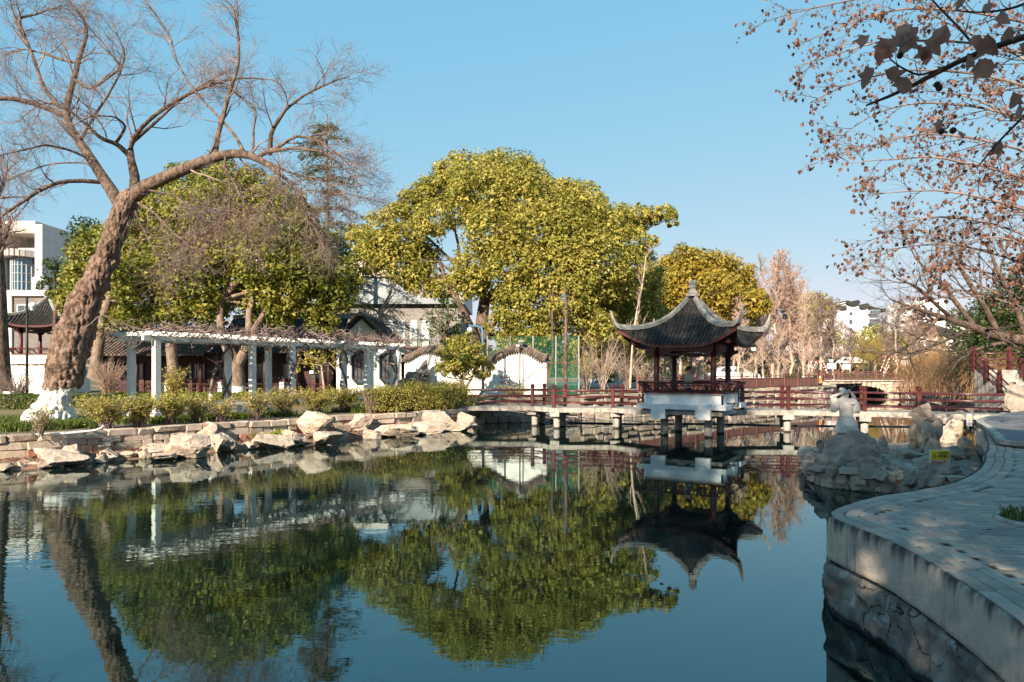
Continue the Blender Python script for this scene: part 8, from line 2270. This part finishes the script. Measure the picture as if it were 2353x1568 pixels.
poly = [(x0, -0.5), (AX - aw, -0.5)] + [(x, z) for x, z in arch[::-1]] + [(AX + aw, -0.5), (x1, -0.5), (x1, ztop), (x0, ztop)]
loops_ = [[Vector((x, z, 0)) for x, z in poly]]
k = MB(); n = len(poly); k.v = [(x, AY + 0.06, z) for x, z in poly] + [(x, AY + 4.5, z) for x, z in poly]
tri_ = geometry.tessellate_polygon(loops_); k.f = [tuple(t) for t in tri_] + [tuple(i + n for i in t[::-1]) for t in tri_] + [(i, (i + 1) % n, n + (i + 1) % n, n + i) for i in range(n)]
k.build('body', m_mortar, ab)
for r in range(5):
    z0 = -0.05 + r * 0.31; z1 = z0 + 0.305; x = x0 + random.uniform(-.3, 0)
    while x < x1:
        w = random.uniform(0.45, 0.95); cxm = x + w / 2; zm = (z0 + z1) / 2
        u2 = ((abs(cxm - AX) - w * 0.35) / (aw + 0.28)) ** 2 + ((zm - 0.1) / (ah + 0.22)) ** 2
        if (abs(cxm - AX) - w * 0.35) > 0 and u2 > 1 or abs(cxm - AX) > aw + 0.6 or zm > ah + 0.3:
            stone(random.choice(BLK_SAND + BLK_RUB[:2]), ab, (cxm, AY + 0.12, zm), (w - 0.02, 0.24, z1 - z0 - 0.02), 0)
        x += w
for i in range(18):
    q0 = math.pi * (i + 0.5) / 18; stone(random.choice(BLK_SAND), ab, (AX + (aw + 0.16) * math.cos(q0), AY + 0.10, (ah + 0.14) * math.sin(q0)), (0.30, 0.30, 0.42), 0).rotation_euler = (0, math.pi / 2 - q0, 0)
k = MB(); k.box(((x0 + x1) / 2, AY + 0.1, ztop + 0.05), (x1 - x0, 0.5, 0.12)); k.build('string_course', m_concrete, ab)
for i in range(6):
    x = x0 + 0.3 + i * (x1 - x0 - 0.6) / 5
    o = bpy.data.objects.new('post', fp_me); COL.objects.link(o); o.location = (x, AY + 0.1, ztop + 0.1); o.parent = ab; o.matrix_parent_inverse = Matrix.Translation(ab.location).inverted()
for h in (0.80, 0.62, 0.12):
    k = MB(); k.beam((x0, AY + 0.1, ztop + 0.1 + h), (x1, AY + 0.1, ztop + 0.1 + h), 0.06, 0.06); k.build('rail', m_fence, ab)
for i in range(70):
    x = x0 + 0.1 + i * (x1 - x0 - 0.2) / 69; k = MB() if i == 0 else k; k.box((x, AY + 0.1, ztop + 0.47), (0.045, 0.03, 0.66))
tag(k.build('balusters', m_fence, ab), kind='stuff')
# life ring on the fence
p = fl[-6].lerp(fl[-5], 0.35); t = (fl[-5] - fl[-6]).normalized(); nm = Vector((t.y, -t.x, 0))
m_orange = MT('orange_foam', (0.80, 0.25, 0.03), 0.5)
lr_ = empty('life_ring', (p.x + nm.x * 0.12, p.y + nm.y * 0.12, fz + 0.45), 'orange life ring hanging on the brown fence', 'life ring')
k = MB(); k.tube([Vector((p.x, p.y, fz + 0.45)) + nm * 0.12 + t * (0.29 * math.cos(q)) + Vector((0, 0, 0.29 * math.sin(q))) for q in np.linspace(0, 6.2832, 25)], 0.075, 8); k.build('ring', m_orange, lr_, True)
for q in (0.8, 2.36, 3.93, 5.5):
    k = MB(); c_ = Vector((p.x, p.y, fz + 0.45)) + nm * 0.12
    k.tube([c_ + t * (0.29 * math.cos(q + e)) + Vector((0, 0, 0.29 * math.sin(q + e))) for e in (-.12, 0, .12)], 0.08, 8); k.build('white_band', m_white, lr_)
# floating hose
k = MB(); k.tube([(1.9, 34.0, 0.1), (3.0, 33.2, 0.03), (5.6, 32.6, 0.02), (9.0, 32.7, 0.02), (13.0, 31.6, 0.02), (17.0, 31.2, 0.02), (20.5, 30.5, 0.03)], 0.035, 8)
tag(k.build('floating_hose', m_black, smooth=True), 'black hose floating on the water behind the footbridge', 'hose')
k = MB(); k.tube([(1.5, 33.6, 0.42), (3.6, 33.4, 0.25), (6.2, 32.9, 0.10)], 0.025, 6); tag(k.build('bamboo_pole', m_steel, smooth=True), 'long grey pole slanting into the water behind the footbridge', 'pole')

# ------------------------------------------------------------------ man in the pavilion
PXm, PYm = 7.05, 27.35
man = empty('person', (PXm, PYm, 1.0), 'man in striped grey shirt and dark trousers standing in the pavilion looking at a phone', 'person')
m_skin = MT('skin', (0.46, 0.27, 0.19), 0.6); m_hair = MT('black_hair', (0.012, 0.010, 0.009), 0.5); m_pants = MT('dark_trousers', (0.03, 0.034, 0.045), 0.85)
def stripes():
    m, N, L, b = _new('striped_shirt'); geo = N.new('ShaderNodeNewGeometry'); sx_ = N.new('ShaderNodeSeparateXYZ'); L.new(geo.outputs['Position'], sx_.inputs[0])
    w = N.new('ShaderNodeMath'); w.operation = 'MULTIPLY'; w.inputs[1].default_value = 160; L.new(sx_.outputs[2], w.inputs[0])
    s_ = N.new('ShaderNodeMath'); s_.operation = 'SINE'; L.new(w.outputs[0], s_.inputs[0])
    r = N.new('ShaderNodeMapRange'); r.inputs[1].default_value = 0.1; r.inputs[2].default_value = 0.4; L.new(s_.outputs[0], r.inputs[0])
    x = N.new('ShaderNodeMix'); x.data_type = 'RGBA'; L.new(r.outputs[0], x.inputs[0]); x.inputs[6].default_value = (0.50, 0.50, 0.48, 1); x.inputs[7].default_value = (0.30, 0.33, 0.36, 1)
    L.new(x.outputs[2], b.inputs['Base Color']); b.inputs['Roughness'].default_value = 0.9; return m
body = MB()     # faces +x
def limb(pts, rs): body.tube(pts, rs, 10)
body.add(*loft([(0, 0, .84, .10, .15), (0, 0, .95, .115, .165), (0, 0, 1.08, .105, .15), (.0, 0, 1.22, .115, .165), (0, 0, 1.34, .115, .185), (0, 0, 1.42, .09, .17), (.005, 0, 1.46, .06, .08), (.02, 0, 1.50, .052, .055), (.04, 0, 1.56, .052, .055)], 16))
blob(body, (.065, 0, 1.615), (.098, .076, .115)); blob(body, (.125, 0, 1.575), (.05, .05, .055)); blob(body, (.166, 0, 1.595), (.02, .014, .022), 8, 6)
for s in (-1, 1):
    blob(body, (.045, s * .076, 1.60), (.018, .01, .03), 8, 6)
    limb([(0, s * .09, .90), (.01, s * .095, .50), (-.015, s * .095, .08)], [.09, .062, .042]); limb([(-.03, s * .095, .05), (.06, s * .1, .04), (.15, s * .105, .03)], [.045, .042, .03])
    limb([(0, s * .175, 1.39), (.0, s * .21, 1.22), (.02 if s > 0 else .03, s * .215, 1.10)], [.055, .045, .038])
limb([(.03, -.215, 1.10), (.14, -.17, 1.16), (.24, -.10, 1.23)], [.038, .034, .026]); limb([(.02, .215, 1.10), (.05, .22, .98), (.08, .21, .86)], [.038, .034, .026])
blob(body, (.27, -.085, 1.25), (.045, .02, .032)); blob(body, (.09, .21, .80), (.03, .018, .048))
for i in range(4):
    body.tube([(.29, -.095, 1.262 - i * .015), (.325, -.085, 1.272 - i * .015), (.335, -.06, 1.276 - i * .014)], [.0095, .009, .007], 6)
    body.tube([(.085 + i * .012 - .02, .21, .77), (.095 + i * .012 - .02, .208, .735), (.10 + i * .010 - .02, .205, .71)], [.0095, .009, .007], 6)
body.tube([(.26, -.075, 1.27), (.285, -.06, 1.295), (.31, -.06, 1.30)], [.0105, .0095, .008], 6); body.tube([(.10, .20, .82), (.115, .195, .79), (.12, .195, .765)], [.0105, .0095, .008], 6)
remeshed(body, 'body', 0.0095, m_skin, man, 1)
sh_ = MB(); sh_.add(*loft([(0, 0, .86, .128, .178), (0, 0, .98, .132, .18), (0, 0, 1.10, .124, .168), (0, 0, 1.24, .132, .182), (0, 0, 1.35, .13, .20), (0, 0, 1.43, .10, .178), (.005, 0, 1.468, .07, .09)], 18))
for s in (-1, 1): sh_.tube([(0, s * .15, 1.40), (0, s * .2, 1.27), (.01, s * .218, 1.16)], [.075, .066, .060], 12)
remeshed(sh_, 'shirt', 0.014, stripes(), man, 1)
tr3 = MB(); tr3.add(*loft([(0, 0, .80, .118, .168), (0, 0, .88, .125, .172), (0, 0, .93, .122, .168)], 16))
for s in (-1, 1): tr3.tube([(0, s * .09, .86), (.01, s * .095, .50), (-.01, s * .095, .10)], [.105, .08, .065], 12)
remeshed(tr3, 'trousers', 0.014, m_pants, man, 1)
hr_ = MB(); blob(hr_, (.045, 0, 1.665), (.108, .086, .078)); blob(hr_, (-.01, 0, 1.625), (.06, .08, .085)); blob(hr_, (.11, 0, 1.70), (.055, .06, .04)); remeshed(hr_, 'hair', 0.012, m_hair, man, 1)
for s in (-1, 1):
    k = MB(); blob(k, (.05, s * .1, .035), (.13, .05, .045)); k.build('shoe', m_hair, man, True, local=True)
k = MB(); k.box((0, 0, 0), (0.012, 0.075, 0.15)); ph = k.build('phone', m_black, loc=(PXm + .335, PYm - .065, 1.0 + 1.30)); ph.rotation_euler = (0, 0.5, 0)
tag(ph, 'dark phone held by the man in the pavilion', 'phone')

# ------------------------------------------------------------------ car and street things behind the fence
cx0, cy0 = 20.2, 62.5
car = empty('car', (cx0, cy0, 1.25), 'white parked car behind the fence seen through the pavilion', 'car')
m_carw = MT('white_car_paint', (0.80, 0.80, 0.80), 0.25, spec=0.6)
prof_c = [(-2.2, 0.35), (-2.25, 0.8), (-2.1, 1.05), (-1.75, 1.12), (-1.25, 1.55), (-0.6, 1.66), (0.5, 1.64), (1.15, 1.18), (2.0, 1.02), (2.25, 0.8), (2.25, 0.35)]
k = MB(); k.prism([(x, 0, z) for x, z in prof_c], (0, -0.85, 0), (0, 0.85, 0)); k.v = [(cx0 + v[0], cy0 + v[1] * (1 - 0.12 * max(0, v[2] - 1.0)), 1.25 + v[2]) for v in k.v]; bd = k.build('body', m_carw, car)
for a, b_, nm_ in (((-1.45, 1.18), (-0.35, 1.56), 'rear_window'), ((-0.25, 1.18), (0.8, 1.56), 'front_window')):
    k = MB(); yq = cy0 - 0.83; k.prism([(cx0 + a[0], yq, 1.25 + a[1]), (cx0 + b_[0] + 0.12, yq, 1.25 + a[1]), (cx0 + b_[0] - 0.15, yq + 0.05, 1.25 + b_[1]), (cx0 + a[0] + 0.35, yq + 0.05, 1.25 + b_[1])], (0, -0.02, 0), (0, 0.03, 0)); k.build('window', m_glass, car)
m_tyre = MT('tyre_rubber', (0.02, 0.02, 0.02), 0.8)
for x in (-1.4, 1.4):
    for y in (-0.75, 0.75):
        k = MB(); k.tube([(cx0 + x, cy0 + y - 0.11, 1.57), (cx0 + x, cy0 + y + 0.11, 1.57)], 0.33, 18); w_ = k.build('wheel', m_tyre, car)
        k = MB(); k.tube([(cx0 + x, cy0 + y - 0.125, 1.57), (cx0 + x, cy0 + y + 0.125, 1.57)], 0.2, 12); k.build('rim', m_steel, w_)
for y in (-0.6, 0.6):
    k = MB(); k.box((cx0 + 2.2, cy0 + y, 1.25 + 0.82), (0.1, 0.3, 0.14)); k.build('headlight', m_glass, car)
def qD(x, y): return (1838.2 + .1649 * x, 660.6 + .1649 * y)
def lamp(lb, px, py_top, d, banners, kind='street lamps beyond the far bank'):
    b = P(px, 880, d); b.z = 1.3; t = P(px, py_top, d).z
    r = empty('street_lamp', b, lb, 'street lamp', kind)
    k = MB(); k.tube([(b.x, d, 1.25), (b.x, d, 1.8), (b.x, d, t - 0.5)], [0.09, 0.06, 0.05], 8); k.build('pole', m_black, r)
    k = MB(); k.lathe((b.x, d, t - 0.5), [(0.06, 0), (0.22, 0.06), (0.26, 0.36), (0.20, 0.38)], 6); k.build('lantern', m_glass_pale, r)
    k = MB(); k.lathe((b.x, d, t - 0.13), [(0.30, 0), (0.12, 0.18), (0.02, 0.26)], 6); k.build('cap', m_black, r)
    for (zx0, zx1, zy0, zy1, mt, bl) in banners:
        a = P(*qD(zx0, zy0), d - 0.05); c = P(*qD(zx1, zy1), d - 0.05)
        k = MB(); k.box(((a.x + c.x) / 2, d - 0.12, (a.z + c.z) / 2), (c.x - a.x, 0.03, a.z - c.z)); o = k.build('banner', mt); tag(o, bl, 'banner', 'banners on the far street lamps')
m_pinkb = MT('pink_banner', (0.66, 0.42, 0.47), 0.7, (0.72, 0.55, 0.60), 1.5); m_whiteb = MT('pale_green_banner', (0.62, 0.70, 0.68), 0.7, (0.72, 0.74, 0.72), 1.5)
lamp('street lamp with two pale banners left of the arch', 1910, 823, 72, [(375, 434, 1060, 1137, m_whiteb, 'pale banner on the lamp left of the arch'), (438, 500, 1060, 1140, m_pinkb, 'pink banner on the lamp left of the arch')])
lamp('street lamp with pink and pale banners above the arch', 1942.6, 826, 74, [(580, 631, 1075, 1145, m_pinkb, 'pink banner on the lamp above the arch'), (638, 695, 1075, 1143, m_whiteb, 'pale banner on the lamp above the arch')])
lamp('street lamp with white banners right of the braced tree', 2081, 816, 70, [(1405, 1470, 1012, 1090, m_whiteb, 'white banner left of the right-hand lamp'), (1477, 1545, 1012, 1090, m_pinkb, 'pinkish banner right of the right-hand lamp')])
lamp('plain grey street lamp behind the right pavilion columns', 1732, 795, 60, [])
lamp('plain street lamp seen beside the man', 1609, 832, 74, [])
lamp('slim street lamp right of the life ring', 1862, 836, 70, [])
m_redw = MT('red_prop_paint', (0.55, 0.05, 0.05), 0.6)
props = [(165, 1010, 90, 1210, 68), (235, 1015, 140, 1210, 69), (255, 1015, 385, 1200, 69), (310, 1000, 385, 1200, 68), (540, 1035, 605, 1165, 72), (1205, 945, 1120, 1170, 68), (1255, 970, 1165, 1190, 68), (1335, 940, 1450, 1155, 69), (1280, 970, 1430, 1150, 69), (1250, 1080, 1180, 1200, 67)]
names_ = ['leftmost', 'second', 'third', 'fourth', 'short lone', 'left outer', 'left inner', 'right outer', 'right inner', 'lowest']
for (a, b_, c, d_, dep), nm_ in zip(props, names_):
    p0 = P(*qD(a, b_), dep); p1 = P(*qD(c, d_), dep - 0.3)
    side = 'beside the braced tree left of the house' if a < 700 else 'at the braced tree right of the house'
    r = empty('tree_prop', p1, f'{nm_} striped red and white prop {side}', 'prop', 'striped tree props')
    for j in range(10):
        k = MB(); k.tube([p1.lerp(p0, j / 10), p1.lerp(p0, (j + 1) / 10)], 0.042, 6); k.build('band', m_redw if j % 2 else m_white, r)
# clumps of low dark planting and paving behind the fence
k = MB(); k.add([(4, 42, 1.27), (40, 70, 1.34), (60, 130, 1.36), (-10, 130, 1.36), (-2, 44, 1.2)], [(0, 1, 2, 3, 4)])
m_plaza = MT('pale_plaza_paving', (0.34, 0.29, 0.26), 0.9, (0.27, 0.23, 0.20), 0.6, bump=0.2, bs=5)
tag(k.build('plaza', m_plaza), 'pale paved square beyond the far fence', kind='structure')

# ------------------------------------------------------------------ white houses far right
def curved_cap(parent, pxa, pxb, pyl, pym, pyr, d, depth):
    pts = []
    for t in np.linspace(0, 1, 11):
        y = pyl * (1 - t) ** 2 + 2 * t * (1 - t) * (2 * pym - (pyl + pyr) / 2) + pyr * t * t
        q = P(pxa + (pxb - pxa) * t, y, d); pts.append((q.x, q.z - 0.9))
    band(pts, 0.8, d - 0.6, d + depth, 'roof_cap', m_tile, parent)
HD = 150.0
hs = empty('white_gabled_house', (P(1958, 760, HD).x, HD, 1.3), 'white house with stepped curved gable caps far behind the arch bridge', 'building')
def hbox(parent, name, mat, z0, y0, z1, y1, d, depth, dy=0.0):
    a = qD(z0, y0); b_ = qD(z1, y1); return pbox(parent, name, mat, a[0], b_[0], a[1], b_[1], d, depth, dy)
hbox(hs, 'wall', m_plaster, 510, 268, 945, 1250, HD, 14); hbox(hs, 'gable_wall', m_plaster, 635, 205, 825, 300, HD, 14, 0.05); hbox(hs, 'side_wing', m_plaster, 945, 300, 1110, 1250, HD, 12, 0.8)
a0, a1 = qD(506, 0)[0], qD(640, 0)[0]; curved_cap(hs, a0, a1, qD(0, 232)[1], qD(0, 252)[1], qD(0, 244)[1], HD, 14)
curved_cap(hs, qD(630, 0)[0], qD(828, 0)[0], qD(0, 172)[1], qD(0, 200)[1], qD(0, 164)[1], HD, 14)
curved_cap(hs, qD(818, 0)[0], qD(960, 0)[0], qD(0, 236)[1], qD(0, 240)[1], qD(0, 208)[1], HD, 14)
curved_cap(hs, qD(955, 0)[0], qD(1180, 0)[0], qD(0, 252)[1], qD(0, 285)[1], qD(0, 290)[1], HD + 1, 12)
for (z0, y0, z1, y1) in ((683, 348, 722, 385), (683, 452, 722, 505), (690, 570, 722, 600), (870, 610, 905, 640)): 
    w_ = hbox(hs, 'window', m_panel, z0 - 3, y0 - 4, z1 + 3, y1 + 3, HD, 0.3, -0.2); 
    hbox(hs, 'window_pane', m_glass, z0, y0, z1, y1, HD, 0.3, -0.28)
for (z0, y0, z1, y1) in ((955, 318, 1100, 375), (945, 440, 1095, 500), (945, 565, 1095, 600)):
    hbox(hs, 'bay_window', m_panel, z0, y0, z1, y1, HD, 1.2, -0.6)
    for i in range(4): hbox(hs, 'window_pane', m_glass, z0 + 4 + i * 36, y0 + 6, z0 + 34 + i * 36, y1 - 6, HD, 0.3, -0.7)
hbox(hs, 'air_conditioner_box', m_panel, 865, 495, 925, 545, HD, 1.0, -0.9)
H2 = 120.0
h2 = empty('white_house', (P(2150, 760, H2).x, H2, 1.3), 'white house behind the overhanging bare tree at right', 'building')
pbox(h2, 'wall', m_plaster, 2112, 2172, 690, 900, H2, 10); pbox(h2, 'lower_wing', m_plaster, 2085, 2215, 752, 900, H2, 9, -1.5)
k = MB(); a = P(2078, 770, H2 - 1.6); b_ = P(2130, 742, H2 - 1.6); c = P(2222, 770, H2 - 1.6); k.prism([a, b_, c], (0, -0.5, 0), (0, 10, 0)); k.build('roof', m_tile, h2)
for x in (2120, 2138, 2156): pbox(h2, 'window', m_glass, x - 4, x + 4, 712, 728, H2, 0.3, -0.1); pbox(h2, 'window', m_glass, x - 4, x + 4, 785, 800, H2, 0.3, -1.65)
tn = empty('white_tent', P(1972, 840, 92), 'white tent roof behind the willow', 'tent')
k = MB(); a = P(1950, 834, 92); c = P(1998, 834, 92); m2 = P(1968, 820, 92); k.prism([a, m2, c], (0, 0, 0), (0, 4, 0)); k.build('roof', m_white, tn); 
for px in (1952, 1996): 
    q = P(px, 834, 92.2); k = MB(); k.beam((q.x, 92.2, 1.3), (q.x, 92.2, q.z), 0.1, 0.1); k.build('pole', m_steel, tn)

# ------------------------------------------------------------------ left: lamp mast with dome camera, garden rock
b = P(62, 930, 29.5); b.z = 0.86
lm = empty('camera_mast', b, 'dark mast with a white dome camera before the left pavilion', 'camera mast')
zt_ = P(62, 682, 29.5).z
k = MB(); k.tube([(b.x, 29.5, 0.8), (b.x, 29.5, zt_)], [0.06, 0.045], 8); k.build('mast', m_black, lm, True)
k = MB(); k.tube([(b.x, 29.5, zt_ - 0.35), (b.x + 0.26, 29.5, zt_ - 0.3)], 0.025, 6); k.build('arm', m_black, lm)
k = MB(); k.lathe((b.x + 0.25, 29.5, zt_ - 0.62), [(0.03, 0.0), (0.09, 0.05), (0.10, 0.16), (0.15, 0.18), (0.15, 0.3), (0.06, 0.36)], 12); k.build('housing', m_white, lm, True)
tq_ = P(955, 912, 38.6)
tr4 = empty('garden_rock', (tq_.x, 38.6, 0.86), 'dark pierced garden rock against the white hall wall', 'rock')
for i, (px, py, w, h, sd) in enumerate([(935, 912, 40, 32, 1), (962, 912, 44, 40, 2), (985, 912, 30, 26, 3), (948, 885, 34, 26, 4), (972, 880, 26, 34, 5), (975, 856, 14, 26, 6), (930, 890, 22, 18, 7)]):
    d = 38.6; q = P(px, py, d); w_ = w / F * d; h_ = h / F * d
    me = rock_mesh('lobe', 900 + sd, (w_ / 2 * 1.15, w_ * 0.35, h_ / 2 * 1.2), MT('dark_garden_rock', (0.13, 0.11, 0.095), 0.95, (0.21, 0.18, 0.155), 5.0, bump=0.8, bs=12, bdist=0.05) if i == 0 else bpy.data.materials['dark_garden_rock'], cuts=4, rough=0.3, pits=0.5)
    o = link('lobe', me, None, tr4, True); o.location = (q.x, d, max(0.86, q.z) + h_ / 2)

# ------------------------------------------------------------------ distant tree belt closing the view
m_belt = LEAF('distant_foliage', [(0.06, 0.065, 0.025), (0.13, 0.11, 0.045), (0.22, 0.15, 0.08), (0.26, 0.17, 0.11)], 0.25, bsc=0.08)
rng = np.random.default_rng(171)
lob = []
for i in range(150):
    px = rng.uniform(1050, 2700); d = rng.uniform(100, 150)
    top = rng.uniform(795, 840) if px < 2120 else rng.uniform(700, 800)
    lob.append((np.array(P(px, (top + 870) / 2, d)), np.array([rng.uniform(2, 4), 2.5, (870 - top) / F * d / 2])))
for i in range(90):
    px = rng.uniform(-900, 1100); d = rng.uniform(90, 130)
    lob.append((np.array(P(px, 830, d)), np.array([4, 3, 4.0])))
C, Nn = crown_points(lob, rng, 2.0, 5); V, Fq = leaf_quads(C, Nn, 0.95, rng)
tag(link('distant_wood', npmesh('distant_wood', V, Fq), m_belt), 'distant belt of mixed brownish trees closing the view', 'wood', kind='stuff')
# low dark shrubs and pink flower beds behind the fence
lob = []
for i in range(70):
    px = rng.uniform(1380, 2100); d = rng.uniform(66, 84); lob.append((np.array([P(px, 860, d).x, d, 1.6]), np.array([1.4, 1.0, 0.6])))
C, Nn = crown_points(lob, rng, 16, 8); V, Fq = leaf_quads(C, Nn, 0.24, rng)
tag(link('roadside_shrubbery', npmesh('roadside_shrubbery', V, Fq), m_leaf_d), 'low dark shrubbery along the road beyond the fence', 'shrubbery', kind='stuff')

# ------------------------------------------------------------------ fallen leaves on bank, path and water
rng = np.random.default_rng(181)
def litter(name, label, pts, size, mat):
    n = len(pts); Vs = []; Fs = []; c = 0
    for p in pts:
        v, f = LPV[int(rng.integers(0, 3))]; a = rng.uniform(0, 6.28); t_ = rng.normal() * 0.25
        R_ = np.array(Matrix.Rotation(a, 3, 'Z') @ Matrix.Rotation(t_, 3, 'X')); s_ = size * rng.uniform(0.6, 1.3)
        Vs.append(v @ R_.T * s_ + np.array(p) + np.array([0, 0, 0.12 * s_])); Fs.append(f + c); c += len(v)
    tag(link(name, npmesh(name, np.concatenate(Vs), np.concatenate(Fs)), mat), label, 'leaves', kind='stuff')
pts = []
for _ in range(900):
    q = bank_pt(rng.uniform(0.1, 1), rng.uniform(0.15, 0.8)); pts.append((q.x, q.y, 0.83))
for _ in range(500):
    q = bank_pt(rng.uniform(0.1, 1), rng.uniform(-0.75, -0.1)); pts.append((q.x, q.y, 0.27))
litter('fallen_leaves', 'brown fallen leaves along the left bank wall', pts, 0.085, m_dry)
pts = []
while len(pts) < 70:
    x, y = rng.uniform(3.4, 12), rng.uniform(4, 16)
    if inside(x, y) and edge_dist(x, y) > 0.05: pts.append((x, y, 1.003))
litter('path_leaves', 'scattered dry leaves on the shaded paved path', pts, 0.055, m_dry_near)
pts = []
for _ in range(260):
    q = bank_pt(rng.uniform(0.0, 1), -rng.uniform(0.9, 2.2) - rng.exponential(0.8)); pts.append((q.x, q.y, 0.002))
for _ in range(160): pts.append((rng.uniform(-3, 9), rng.uniform(27, 33), 0.002))
for _ in range(60): pts.append((rng.uniform(-6, 6), rng.uniform(8, 26), 0.002))
litter('floating_leaves', 'dry leaves and flecks floating on the pond', pts, 0.05, m_dry)
